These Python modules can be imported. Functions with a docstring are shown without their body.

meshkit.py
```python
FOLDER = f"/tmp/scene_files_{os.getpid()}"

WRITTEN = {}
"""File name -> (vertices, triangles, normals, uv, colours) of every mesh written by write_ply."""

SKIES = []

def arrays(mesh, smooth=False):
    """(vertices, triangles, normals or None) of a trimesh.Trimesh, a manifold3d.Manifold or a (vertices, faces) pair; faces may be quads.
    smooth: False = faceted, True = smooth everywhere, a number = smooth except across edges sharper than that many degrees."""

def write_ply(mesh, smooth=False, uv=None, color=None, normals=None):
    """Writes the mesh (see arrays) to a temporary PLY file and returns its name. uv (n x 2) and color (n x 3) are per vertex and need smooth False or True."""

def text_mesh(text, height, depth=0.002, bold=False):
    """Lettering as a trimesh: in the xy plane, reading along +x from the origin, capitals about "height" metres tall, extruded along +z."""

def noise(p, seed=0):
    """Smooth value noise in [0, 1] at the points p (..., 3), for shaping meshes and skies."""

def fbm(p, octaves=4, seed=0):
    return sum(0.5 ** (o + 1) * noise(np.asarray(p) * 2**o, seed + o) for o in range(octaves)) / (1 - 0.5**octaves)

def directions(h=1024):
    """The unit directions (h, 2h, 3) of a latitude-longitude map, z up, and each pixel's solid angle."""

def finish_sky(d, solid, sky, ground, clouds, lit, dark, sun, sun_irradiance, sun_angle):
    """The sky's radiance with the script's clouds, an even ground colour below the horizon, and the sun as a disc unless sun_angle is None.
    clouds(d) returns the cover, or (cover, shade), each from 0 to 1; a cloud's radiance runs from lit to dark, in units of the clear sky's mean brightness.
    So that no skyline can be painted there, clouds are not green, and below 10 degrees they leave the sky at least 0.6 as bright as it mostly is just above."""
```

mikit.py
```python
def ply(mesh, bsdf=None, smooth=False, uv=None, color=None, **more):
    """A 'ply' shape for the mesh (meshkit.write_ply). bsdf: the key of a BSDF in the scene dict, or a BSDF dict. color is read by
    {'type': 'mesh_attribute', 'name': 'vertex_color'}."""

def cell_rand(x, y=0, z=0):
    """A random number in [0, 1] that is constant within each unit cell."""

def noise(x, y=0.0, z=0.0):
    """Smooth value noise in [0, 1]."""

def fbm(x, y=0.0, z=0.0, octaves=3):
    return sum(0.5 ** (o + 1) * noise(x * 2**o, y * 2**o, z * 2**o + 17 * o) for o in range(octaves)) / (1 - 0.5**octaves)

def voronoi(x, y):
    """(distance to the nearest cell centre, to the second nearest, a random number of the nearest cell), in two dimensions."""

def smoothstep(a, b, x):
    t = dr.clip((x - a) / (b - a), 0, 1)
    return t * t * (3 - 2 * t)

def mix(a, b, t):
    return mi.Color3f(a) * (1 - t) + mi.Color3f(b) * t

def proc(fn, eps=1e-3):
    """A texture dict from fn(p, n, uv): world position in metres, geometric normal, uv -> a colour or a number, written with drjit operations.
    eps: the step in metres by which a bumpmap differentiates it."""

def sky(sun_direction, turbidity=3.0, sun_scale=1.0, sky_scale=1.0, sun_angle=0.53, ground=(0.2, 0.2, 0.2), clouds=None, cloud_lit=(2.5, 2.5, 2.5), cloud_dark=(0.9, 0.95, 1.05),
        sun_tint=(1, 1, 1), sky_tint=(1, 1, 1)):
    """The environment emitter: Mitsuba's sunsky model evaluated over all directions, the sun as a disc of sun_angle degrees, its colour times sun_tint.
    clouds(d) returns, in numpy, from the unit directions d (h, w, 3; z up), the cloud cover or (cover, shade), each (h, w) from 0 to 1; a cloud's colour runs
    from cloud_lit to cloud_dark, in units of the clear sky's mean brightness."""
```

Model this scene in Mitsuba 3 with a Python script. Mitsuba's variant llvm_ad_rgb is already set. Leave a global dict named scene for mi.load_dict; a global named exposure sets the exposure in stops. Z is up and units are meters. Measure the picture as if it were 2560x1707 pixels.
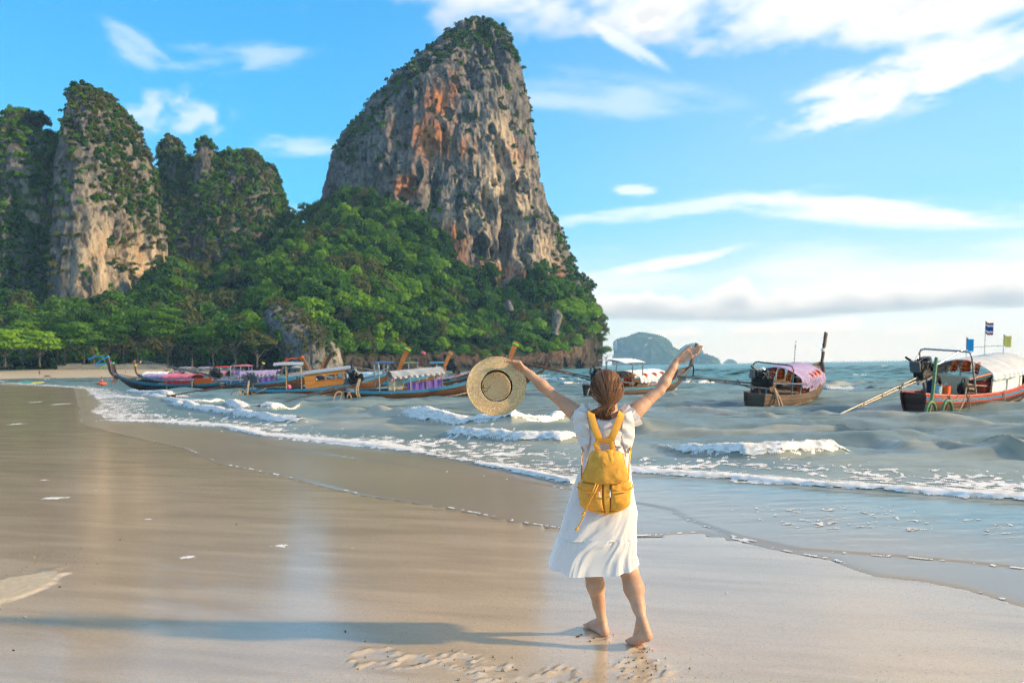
import math, random
import numpy as np, trimesh
import manifold3d as m3
import drjit as dr
import mitsuba as mi
import mikit, meshkit
from mikit import proc, smoothstep, mix
from scipy.spatial import cKDTree
from scipy import ndimage

T = mi.ScalarTransform4f
scene, labels = {}, {}

# ---------------------------------------------------------------- camera, sky, exposure
FPX = 2489.0                                   # 35 mm lens, in pixels of a 2560 wide frame
EYE = np.array([0.0, 0.0, 1.62])               # a standing photographer on the wet sand
PITCH, ROLL = math.radians(1.45), math.radians(0.85)
FWD = np.array([0, math.cos(PITCH), math.sin(PITCH)])
_U0 = np.array([0, -math.sin(PITCH), math.cos(PITCH)])
_R0 = np.array([1.0, 0, 0])
RIGHT = math.cos(ROLL) * _R0 - math.sin(ROLL) * _U0
UP = math.sin(ROLL) * _R0 + math.cos(ROLL) * _U0
SUN_EL, SUN_BACK = math.radians(22.0), math.radians(9.0)
SUN = np.array([math.cos(SUN_EL) * math.cos(SUN_BACK), -math.cos(SUN_EL) * math.sin(SUN_BACK), math.sin(SUN_EL)])
exposure = 2.72
HAZE = (5.5e-5, 0.9e-4, 1.3e-4)

scene['camera'] = {
    'type': 'thinlens', 'fov_axis': 'x', 'fov': math.degrees(2 * math.atan(1280 / FPX)),
    'to_world': T().look_at(origin=EYE.tolist(), target=(EYE + FWD).tolist(), up=UP.tolist()),
    'aperture_radius': 0.0045, 'focus_distance': 5.9, 'near_clip': 0.05, 'far_clip': 60000.0}


def direction(px, py):
    """The view direction of a point of the photograph (2560 x 1707), depth 1 along the view axis."""
    px, py = np.asarray(px, float), np.asarray(py, float)
    return FWD + ((px - 1280) / FPX)[..., None] * RIGHT - ((py - 853.5) / FPX)[..., None] * UP


def at(px, py, y):
    """The point of the world seen at (px, py) that stands y metres in front."""
    d = direction(px, py)
    return EYE + d * (np.asarray(y, float) / d[..., 1])[..., None]


def on_ground(px, py, z=0.0):
    d = direction(px, py)
    return EYE + d * ((z - EYE[2]) / d[..., 2])[..., None]


def azel(px, py):
    d = direction(px, py)
    return np.degrees(np.arctan2(d[..., 0], d[..., 1])), np.degrees(np.arctan2(d[..., 2], np.hypot(d[..., 0], d[..., 1])))


def np_step(a, b, x):
    t = np.clip((x - a) / (b - a), 0, 1)
    return t * t * (3 - 2 * t)


_TAB2 = np.random.default_rng(77).random((256, 256)).astype(np.float32)
_TAB3 = np.random.default_rng(78).random((64, 64, 64)).astype(np.float32)


def noise2(x, y, seed=0):
    """Smooth value noise in [0, 1] over the plane, from a table."""
    x, y = np.asarray(x, np.float32) + np.float32(17.3 * seed % 251), np.asarray(y, np.float32) + np.float32(31.7 * seed % 239)
    i, j = np.floor(x), np.floor(y)
    u, v = x - i, y - j
    u, v = u * u * (3 - 2 * u), v * v * (3 - 2 * v)
    i, j = i.astype(np.int32) & 255, j.astype(np.int32) & 255
    i1, j1 = (i + 1) & 255, (j + 1) & 255
    return (_TAB2[i, j] * (1 - u) + _TAB2[i1, j] * u) * (1 - v) + (_TAB2[i, j1] * (1 - u) + _TAB2[i1, j1] * u) * v


def fbm2(x, y, octaves=4, seed=0):
    return sum(0.5 ** (o + 1) * noise2(np.asarray(x) * 2 ** o, np.asarray(y) * 2 ** o, seed + 3 * o + 1) for o in range(octaves)) / (1 - 0.5 ** octaves)


def noise3(x, y, z, seed=0):
    x, y, z = (np.asarray(k, np.float32) + np.float32(s * seed % 61) for k, s in ((x, 7.3), (y, 11.7), (z, 5.9)))
    i, j, k = np.floor(x), np.floor(y), np.floor(z)
    u, v, w = x - i, y - j, z - k
    u, v, w = (t * t * (3 - 2 * t) for t in (u, v, w))
    i, j, k = (t.astype(np.int32) & 63 for t in (i, j, k))
    I, J, K = (i + 1) & 63, (j + 1) & 63, (k + 1) & 63
    t = _TAB3
    a = (t[i, j, k] * (1 - u) + t[I, j, k] * u) * (1 - v) + (t[i, J, k] * (1 - u) + t[I, J, k] * u) * v
    b = (t[i, j, K] * (1 - u) + t[I, j, K] * u) * (1 - v) + (t[i, J, K] * (1 - u) + t[I, J, K] * u) * v
    return a * (1 - w) + b * w


def fbm3(x, y, z, octaves=4, seed=0):
    return sum(0.5 ** (o + 1) * noise3(np.asarray(x) * 2 ** o, np.asarray(y) * 2 ** o, np.asarray(z) * 2 ** o, seed + 3 * o + 1) for o in range(octaves)) / (1 - 0.5 ** octaves)


def clouds(d):
    """Cover and shade of the clouds from noise: a bright altocumulus field high in the west, cirrus wisps, a cumulus bank low over the sea."""
    az = np.degrees(np.arctan2(d[..., 0], d[..., 1]))
    el = np.degrees(np.arcsin(d[..., 2]))
    cover, shade = np.zeros(az.shape), np.zeros(az.shape)

    def put(c, s):
        nonlocal cover, shade
        c = np.clip(c, 0, 1)
        tot = cover + c - cover * c
        shade = np.where(tot > 1e-6, (shade * cover * (1 - c) + s * c) / np.maximum(tot, 1e-6), 0)
        cover = tot

    def patch(x, y, a, b, rot, stretch, scale, seed, thr=0.5, soft=0.25, amount=1.0, sh=0.0):
        r = math.radians(rot)
        u = ((az - x) * math.cos(r) + (el - y) * math.sin(r))
        v = (-(az - x) * math.sin(r) + (el - y) * math.cos(r))
        env = 1 - np.sqrt((u / a) ** 2 + (v / b) ** 2)
        m = env > -0.36
        if not m.any():
            return
        p, q = u[m] / (scale * stretch), v[m] / scale
        warp = fbm2(p * 0.7, q * 0.7, 3, seed + 50) - 0.5
        n = np.zeros(az.shape)
        n[m] = fbm2(p + 1.2 * warp, q + 0.8 * warp, 6, seed)
        c = np_step(thr - soft, thr + soft, n + 0.55 * np.clip(env, -1, 0.6) - 0.12) * np_step(-0.35, 0.25, env)
        put(amount * c, sh)

    # the thin haze that pales the sky towards the sea and the sun
    haze = (0.05 + 0.24 * np_step(-14, 22, az) * np_step(140, 60, az)) * np_step(30, 8, el) + (0.24 + 0.36 * np_step(-16, 14, az) * np_step(150, 60, az)) * np_step(9.5, 0.2, el)
    put(haze * (0.9 + 0.2 * fbm2(az / 9, el / 2.5, 3, 70)), 0.25 - 0.1 * np_step(10, 0, el))
    # the high bright field: its lower edge runs from the cliff's top to the right
    edge = np.interp(az, [-180, -60, -7, -2, 3, 8, 14, 20, 27, 40, 180], [32, 26, 20.6, 19.8, 19.2, 18.6, 17.6, 16.6, 15.8, 16, 26])
    p, q = az / 5.2, (el - 0.10 * az) / 2.1
    n = fbm2(p + 0.9 * (fbm2(p * 0.6, q * 0.6, 3, 71) - 0.5), q, 7, 11)
    n2 = fbm2(az / 1.3, (el - 0.15 * az) / 0.65, 5, 12)
    body = np_step(-1.0, 1.9, (el - edge) + 5.2 * (n - 0.5) + 2.2 * (n2 - 0.5)) * np_step(70, 22, el) * (0.78 + 0.22 * np_step(0.3, 0.6, n))
    put(body * 0.96, 0.10 + 0.35 * np_step(0.45, 0.75, n) * np_step(0.4, 0.6, n2))
    # the plume under it at the right, and thin veils
    patch(21.5, 14.6, 7.0, 1.5, 12, 4.0, 0.55, 21, 0.47, 0.22, 0.85, 0.15)
    patch(26.0, 15.6, 7.0, 0.9, 14, 4.0, 0.5, 22, 0.50, 0.25, 0.6, 0.1)
    patch(4.5, 15.2, 8.0, 1.3, -6, 5.0, 0.7, 23, 0.52, 0.35, 0.34)
    patch(6.8, 17.8, 2.6, 0.45, -32, 4.0, 0.5, 24, 0.46, 0.3, 0.55)
    patch(20.0, 8.1, 9.0, 0.8, -7, 6.0, 0.45, 25, 0.46, 0.3, 0.75)
    patch(9.0, 8.7, 8.0, 0.45, 5, 6.0, 0.35, 26, 0.48, 0.3, 0.55)
    patch(7.2, 9.9, 1.2, 0.28, -4, 4.0, 0.4, 27, 0.40, 0.3, 0.6)
    patch(8.5, 5.7, 5.0, 0.35, 9, 6.0, 0.4, 28, 0.44, 0.3, 0.75)
    # left: small torn cumulus and cirrus
    patch(-18.4, 13.9, 4.0, 1.3, 0, 1.5, 0.6, 31, 0.62, 0.26, 0.55, 0.15)
    patch(-20.6, 17.0, 2.4, 0.9, -28, 4.0, 0.5, 32, 0.62, 0.3, 0.36)
    patch(-15.5, 17.0, 4.4, 0.9, 6, 5.0, 0.55, 33, 0.62, 0.3, 0.34)
    patch(-12.6, 12.4, 3.2, 0.7, 4, 4.0, 0.5, 34, 0.58, 0.3, 0.42)
    patch(-14.6, 9.0, 3.0, 0.5, 2, 5.0, 0.4, 35, 0.52, 0.3, 0.35)
    patch(-60, 16, 24, 5, 4, 3.0, 2.4, 36, 0.54, 0.2, 0.6, 0.1)
    patch(70, 22, 30, 7, -4, 3.0, 3.0, 37, 0.52, 0.2, 0.75, 0.15)
    patch(150, 26, 50, 9, 4, 3.0, 3.4, 38, 0.54, 0.2, 0.7, 0.2)
    # the cumulus bank over the sea: flat grey base, heaped tops
    far = np.where((az > 0.5) & (az < 120), 1.0, 0.0) * np_step(0.4, 1.6, az)
    heap = fbm2(az / 1.5, el / 1.0, 5, 41)
    top = np.interp(az, [0, 1.6, 2.6, 3.4, 4.6, 6.5, 8.0, 10, 13, 16, 19, 22, 25, 28, 60, 120], [3.3, 4.2, 5.3, 5.0, 4.3, 3.9, 4.1, 3.7, 4.6, 3.8, 4.3, 3.9, 4.8, 5.0, 4.5, 3.6])
    bot = np.interp(az, [0, 6, 10, 14, 18, 24, 30, 60], [2.75, 2.6, 2.45, 2.3, 2.55, 2.75, 2.5, 2.6])
    c = np_step(-0.12, 0.22, (top - el) + 1.7 * (heap - 0.5)) * np_step(-0.10, 0.16, el - bot + 0.10 * (heap - 0.5)) * far
    dark = np_step(0.95, 0.05, (el - bot) / np.maximum(top - bot, 0.3) - 0.6 * (heap - 0.5))
    put(c * 0.95, 0.22 + 0.72 * dark)
    veil = np_step(0.3, 0.9, fbm2(az / 6, el / 0.9, 4, 43) + 0.3 - 0.28 * np.abs(el - 4.9)) * far
    put(veil * 0.5, 0.02)
    heap2 = fbm2(az / 0.9, el / 0.55, 5, 45)
    for x, y, a, b, s in ((9.2, 1.75, 2.0, 0.35, 0.7), (16.0, 1.85, 4.2, 0.55, 0.85), (22.0, 1.55, 1.5, 0.2, 0.5), (40, 2.0, 8, 0.6, 0.8)):
        e = 1 - np.sqrt(((az - x) / a) ** 2 + ((el - y) / b) ** 2)
        put(s * np_step(-0.05, 0.35, e + 1.6 * (heap2 - 0.5)) * np_step(-0.3, 0, el - y + b * 0.75), 0.05 + 0.3 * np_step(0.1, -0.3, el - y))
    return cover, shade


scene['sky'] = mikit.sky(SUN.tolist(), turbidity=3.5, sun_angle=2.5, sun_scale=0.74, sky_scale=1.05, sun_tint=(1.0, 0.93, 0.82), clouds=clouds, cloud_lit=(2.7, 2.66, 2.6),
                         cloud_dark=(0.98, 1.12, 1.28), sky_tint=(0.17, 0.93, 1.36), ground=(0.16, 0.18, 0.17))


# ---------------------------------------------------------------- helpers
def rng_of(seed):
    return np.random.default_rng(seed)


def numbered(name):
    """name, or name_001, name_002 ... when that key (or a thing of that name) is taken."""
    used = numbered.used
    if name not in used:
        used[name] = 0
        return name
    used[name] += 1
    return f'{name}_{used[name]:03d}'


numbered.used = {}


def tag(key, label=None, category=None, group=None, kind=None):
    d = labels.setdefault(key, {})
    for k, v in (('label', label), ('category', category), ('group', group), ('kind', kind)):
        if v:
            d[k] = v
    return key


def thing(name, label, category, group=None):
    return tag(numbered(name), label, category, group)


def part(parent, name, mesh, bsdf, smooth=30, label=None, kind=None, **more):
    key = numbered(parent + '__' + name)
    scene[key] = mikit.ply(mesh, bsdf, smooth=smooth, **more)
    if label or kind:
        tag(key, label, kind=kind)
    return key


def one(name, mesh, bsdf, label, category=None, group=None, kind=None, smooth=30, **more):
    key = numbered(name)
    scene[key] = mikit.ply(mesh, bsdf, smooth=smooth, **more)
    return tag(key, label, category, group, kind)


def cat(ms):
    return trimesh.util.concatenate([m for m in ms if m is not None])


def tm(v, f):
    return trimesh.Trimesh(np.asarray(v, float), np.asarray(f, int), process=False)


def grid_faces(nu, nv, wrap=False):
    """Triangles of a grid with nv rows of nu vertices; wrap closes each row."""
    i, j = np.meshgrid(np.arange(nu if wrap else nu - 1), np.arange(nv - 1))
    a = (j * nu + i).ravel()
    b = (j * nu + (i + 1) % nu).ravel()
    return np.vstack([np.stack([a, b, b + nu], 1), np.stack([a, b + nu, a + nu], 1)])


def tube(points, radii, sides=8, caps=True):
    p = np.asarray(points, float)
    r = np.broadcast_to(np.asarray(radii, float), (len(p),))
    t = np.gradient(p, axis=0)
    t /= np.linalg.norm(t, axis=1, keepdims=True) + 1e-12
    n = np.cross(t[0], [0.0, 0.0, 1.0] if abs(t[0][2]) < 0.9 else [1.0, 0, 0])
    n /= np.linalg.norm(n)
    rows, ang = [], np.linspace(0, 2 * np.pi, sides, endpoint=False)
    for k in range(len(p)):
        n = n - t[k] * (n @ t[k])
        n /= np.linalg.norm(n) + 1e-12
        b = np.cross(t[k], n)
        rows.append(p[k] + r[k] * (np.cos(ang)[:, None] * n + np.sin(ang)[:, None] * b))
    v, f = np.vstack(rows), grid_faces(sides, len(p), True)
    if caps:
        k = np.arange(sides)
        e = len(v) + 1
        o = (len(p) - 1) * sides
        f = np.vstack([f, np.stack([k * 0 + len(v), (k + 1) % sides, k], 1), np.stack([k * 0 + e, o + k, o + (k + 1) % sides], 1)])
        v = np.vstack([v, p[:1], p[-1:]])
    return tm(v, f)


def bez(pts, n=24):
    """Catmull-Rom curve through the points."""
    p = np.asarray(pts, float)
    if len(p) == 2:
        return p[0] + np.linspace(0, 1, n)[:, None] * (p[1] - p[0])
    q = np.vstack([2 * p[0] - p[1], p, 2 * p[-1] - p[-2]])
    t = np.linspace(0, len(p) - 1 - 1e-9, n)
    k = t.astype(int)
    u = (t - k)[:, None]
    a, b, c, d = q[k], q[k + 1], q[k + 2], q[k + 3]
    return 0.5 * (2 * b + (c - a) * u + (2 * a - 5 * b + 4 * c - d) * u ** 2 + (3 * b - a - 3 * c + d) * u ** 3)


def box(size, at_=(0, 0, 0), r=0.0, rot=None):
    """A box with chamfered edges."""
    sx, sy, sz = (s / 2 for s in size)
    if r > 0:
        r = min(r, 0.49 * 2 * min(sx, sy, sz))
        pts = [(x * (sx - (r if a != 0 else 0)), y * (sy - (r if a != 1 else 0)), z * (sz - (r if a != 2 else 0))) for x in (-1, 1) for y in (-1, 1) for z in (-1, 1) for a in range(3)]
        m = trimesh.convex.convex_hull(np.array(pts))
    else:
        m = trimesh.creation.box((2 * sx, 2 * sy, 2 * sz))
    if rot is not None:
        m.apply_transform(rot)
    m.apply_translation(at_)
    return m


def rotation(axis, deg):
    return trimesh.transformations.rotation_matrix(math.radians(deg), axis)


def sheet(grid, thick):
    """A grid (rows, cols, 3) of points made into a sheet of the given thickness."""
    g = np.asarray(grid, float)
    nv, nu = g.shape[:2]
    du, dv = np.gradient(g, axis=1), np.gradient(g, axis=0)
    n = np.cross(du, dv)
    n /= np.linalg.norm(n, axis=-1, keepdims=True) + 1e-12
    top, low = (g + n * thick / 2).reshape(-1, 3), (g - n * thick / 2).reshape(-1, 3)
    f = grid_faces(nu, nv)
    N = nu * nv
    rim = np.concatenate([np.arange(nu), np.arange(1, nv) * nu + nu - 1, (nv - 1) * nu + np.arange(nu - 2, -1, -1), np.arange(nv - 2, 0, -1) * nu])
    a, b = rim, np.roll(rim, -1)
    side = np.vstack([np.stack([a, a + N, b], 1), np.stack([b, a + N, b + N], 1)])
    return tm(np.vstack([top, low]), np.vstack([f, f[:, ::-1] + N, side]))


def move(m, x=0, y=0, z=0, rz=0.0, s=1.0):
    m = m.copy()
    M = rotation([0, 0, 1], rz)
    M[:3, :3] *= s
    M[:3, 3] = (x, y, z)
    m.apply_transform(M)
    return m


def rgb(*c):
    return {'type': 'rgb', 'value': [float(x) for x in (c[0] if len(c) == 1 else c)]}


def paint(key, color, rough=0.5, metallic=0.0, vary=0.12, scale=6.0, spec=0.4):
    """A plain surface with a little grain and wear of its own colour."""
    c = mi.ScalarColor3f(*color)

    def fn(p, n, uv):
        k = mikit.fbm(p.x * scale, p.y * scale, p.z * scale * 1.7, 3)
        return mi.Color3f(c[0], c[1], c[2]) * (1 + vary * 2 * (k - 0.5))
    scene[key] = {'type': 'twosided', 'bsdf': {'type': 'principled', 'base_color': proc(fn), 'roughness': rough, 'metallic': metallic, 'specular': spec}}
    return key


# ---------------------------------------------------------------- plain paints, cloths and metals
for key, c, r in (('blue_paint', (0.022, 0.22, 0.38), 0.45), ('deep_blue_paint', (0.012, 0.085, 0.20), 0.5), ('teal_paint', (0.02, 0.16, 0.22), 0.5), ('red_paint', (0.42, 0.055, 0.030), 0.45), ('scarlet', (0.62, 0.030, 0.020), 0.6),
                  ('white_paint', (0.62, 0.62, 0.60), 0.5), ('grey_cloth', (0.50, 0.51, 0.52), 0.8), ('white_cloth', (0.74, 0.74, 0.73), 0.8), ('purple_cloth', (0.165, 0.090, 0.330), 0.8), ('lilac_cloth', (0.340, 0.270, 0.430), 0.8),
                  ('pink_cloth', (0.62, 0.150, 0.220), 0.8), ('beige_board', (0.50, 0.42, 0.29), 0.7), ('green_cloth', (0.16, 0.62, 0.08), 0.7), ('sky_cloth', (0.02, 0.34, 0.62), 0.7), ('orange_cloth', (0.78, 0.130, 0.020), 0.75),
                  ('yellow_cloth', (0.70, 0.60, 0.14), 0.75), ('black_paint', (0.012, 0.012, 0.013), 0.4), ('engine_grey', (0.10, 0.105, 0.11), 0.4), ('dark_cloth', (0.012, 0.013, 0.016), 0.85), ('navy_cloth', (0.020, 0.035, 0.10), 0.85),
                  ('hose_green', (0.10, 0.20, 0.095), 0.6), ('rope_tan', (0.38, 0.28, 0.185), 0.9), ('skin_far', (0.36, 0.19, 0.115), 0.6), ('rust_paint', (0.145, 0.062, 0.042), 0.7), ('pale_blue', (0.30, 0.50, 0.62), 0.6), ('roof_grey', (0.30, 0.33, 0.37), 0.6)):
    paint(key, c, r)
paint('steel', (0.40, 0.41, 0.42), 0.35, 0.9, 0.2, 9)
paint('dull_steel', (0.17, 0.17, 0.17), 0.5, 0.6, 0.25, 9)
paint('flag_blue', (0.035, 0.055, 0.24), 0.75)
paint('canopy_grey', (0.40, 0.395, 0.38), 0.8)


# ---------------------------------------------------------------- beach and sea
def curve(px):
    """A line on the flat beach, as y over x in metres, from points of the photograph."""
    w = on_ground(*np.array(px, float).T)
    o = np.argsort(w[:, 0])
    x, y = w[o, 0], w[o, 1]
    return np.append(x, [x[-1] + 3, x[-1] + 12, x[-1] + 60]), np.append(y, [y[-1] - 1.6, y[-1] - 5.5, y[-1] - 20])


SHORE = [(3400, 1720), (2900, 1610), (2560, 1516), (2417, 1473), (2304, 1451), (2191, 1440), (2123, 1419), (2085, 1400), (2011, 1388), (1921, 1370), (1830, 1347), (1740, 1331), (1650, 1338), (1589, 1340),
         (1500, 1332), (1400, 1321), (1292, 1304), (1230, 1291), (1083, 1262), (912, 1238), (818, 1216), (741, 1198), (640, 1176), (553, 1160), (460, 1120), (340, 1093), (205, 1062), (190, 1010), (182, 970), (0, 962), (-300, 957)]
LIP = [(3400, 1560), (2700, 1440), (2300, 1400), (1990, 1378), (1830, 1344), (1709, 1300), (1682, 1280), (1605, 1264), (1500, 1245), (1428, 1227), (1240, 1196), (1100, 1180), (900, 1150), (700, 1120), (500, 1085), (330, 1072), (215, 1040), (205, 1000), (200, 972), (0, 960), (-300, 955)]
BORE = [(3400, 1330), (2560, 1266), (2417, 1259), (2281, 1246), (2146, 1234), (2011, 1225), (1921, 1221), (1830, 1214), (1740, 1203), (1650, 1194), (1578, 1192), (1425, 1218), (1372, 1210), (1306, 1190), (1240, 1172), (1161, 1160),
        (1023, 1138), (829, 1115), (663, 1099), (553, 1074), (387, 1060), (265, 1050), (222, 1030), (250, 1010), (212, 972), (0, 957)]
XS, YS = curve(SHORE)
XL, YL = curve(LIP)
XB, YB = curve(BORE)


def smooth_curve(X, Y, x):
    return np.interp(x, X, Y, left=Y[0] + 0.0, right=Y[-1])


_TREES = {}


def side(X, Y, x, y):
    """Distance in metres seaward of a shore line (positive towards the sea)."""
    if id(X) not in _TREES:
        sx = np.concatenate([np.linspace(X[0], -20, 600), np.linspace(-20, 20, 4000), np.linspace(20, X[-1], 200)])
        sy = ndimage.gaussian_filter1d(np.interp(sx, X, Y), 2.0)
        _TREES[id(X)] = (cKDTree(np.stack([sx, sy], 1)), sx, sy)
    tree, sx, sy = _TREES[id(X)]
    dy = y - np.interp(x, sx, sy)
    out = np.sign(dy) * 30.0
    near = np.abs(dy) < 45
    d, _ = tree.query(np.stack([x[near], y[near]], 1), workers=-1)
    out[near] = np.sign(dy[near]) * np.minimum(d, 30)
    return out


def far_shore(x):
    """y of the water's edge under the far beach at the head of the bay."""
    return np.interp(x, [-400, -190, -120, -100, -80, -60], [262, 284, 292, 312, 380, 560])


def lod_grid(rows, a):
    """x, y of a fan of rows, finer near the beach's origin."""
    Y = np.repeat(rows[:, None], len(a), 1)
    X = (Y + 1.5) * a[None, :]
    return X, Y


# wave crests: points of the photograph along the line, height, length in front, length behind, foam from..to, foam strength
CRESTS = [
    ([(1140, 1152), (1306, 1187), (1425, 1214), (1578, 1190), (1740, 1199), (2011, 1221), (2281, 1242), (2560, 1262), (3300, 1310)], 0.075, 0.17, 1.0, 0.85),
    ([(235, 1052), (387, 1058), (553, 1070), (663, 1094), (829, 1110), (1023, 1133), (1160, 1156)], 0.055, 0.22, 1.6, 0.85),
    ([(1105, 1092), (1180, 1102), (1300, 1108), (1400, 1110), (1470, 1104)], 0.22, 0.30, 0.9, 1.0),
    ([(1640, 1122), (1690, 1136), (1760, 1143), (1850, 1150), (1960, 1148), (2060, 1142), (2130, 1134)], 0.23, 0.30, 0.9, 1.0),
    ([(980, 1050), (1060, 1058), (1170, 1064), (1280, 1070), (1360, 1062), (1440, 1050)], 0.36, 0.5, 1.2, 1.0),
    ([(420, 1014), (480, 1026), (560, 1038), (640, 1052), (700, 1060), (780, 1064)], 0.24, 0.5, 1.2, 1.0),
    ([(560, 1019), (620, 1026), (690, 1027), (760, 1020)], 0.26, 0.5, 1.2, 0.95),
    ([(400, 1005), (450, 1010), (520, 1010), (580, 1006)], 0.24, 0.5, 1.2, 0.9),
    ([(310, 981), (360, 987), (430, 989), (480, 986)], 0.28, 0.7, 1.4, 0.9),
    ([(345, 992), (400, 996), (470, 997)], 0.2, 0.6, 1.4, 0.85),
    ([(215, 987), (290, 995), (370, 1002)], 0.1, 0.5, 2.0, 0.8),
    ([(1220, 957), (1330, 953), (1420, 954), (1500, 957)], 0.34, 0.9, 1.8, 0.75),
    ([(1400, 966), (1450, 964), (1500, 968)], 0.26, 0.8, 1.6, 0.6),
    ([(2030, 974), (2070, 976), (2130, 975), (2200, 978)], 0.24, 0.7, 1.4, 0.75),
    ([(1690, 964), (1730, 962), (1790, 958)], 0.22, 0.6, 1.2, 0.6),
    ([(1500, 1076), (1640, 1085), (1800, 1088), (1950, 1082), (2080, 1078), (2200, 1094), (2300, 1100)], 0.30, 0.8, 1.0, 0.0),
    ([(2200, 1118), (2300, 1118), (2420, 1130), (2560, 1150), (2800, 1170)], 0.26, 0.7, 1.0, 0.0),
    ([(1560, 1025), (1700, 1030), (1850, 1040), (2000, 1052)], 0.18, 0.8, 1.1, 0.0),
    ([(2030, 972), (2160, 962), (2300, 964)], 0.30, 1.0, 1.5, 0.0),
    ([(820, 1034), (900, 1036), (1000, 1046), (1080, 1056)], 0.3, 0.6, 1.2, 0.0),
    ([(1480, 978), (1600, 988), (1720, 994)], 0.24, 0.9, 1.4, 0.0),
    ([(700, 1058), (800, 1066), (900, 1072), (1020, 1082)], 0.16, 0.5, 1.0, 0.0),
    ([(1840, 965), (1950, 975), (2060, 988)], 0.25, 1.0, 1.5, 0.0),
    ([(2000, 1040), (2200, 1052), (2400, 1060), (2600, 1072)], 0.17, 0.9, 1.3, 0.0),
]


def crest_line(px):
    w = on_ground(*np.array(px, float).T)
    return w[np.argsort(w[:, 0])]


def wander(x, n, front):
    return 2.2 * front * (fbm2(x / (3.5 * front + 0.4), 0 * x, 4, 40 + n) - 0.5)


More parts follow.
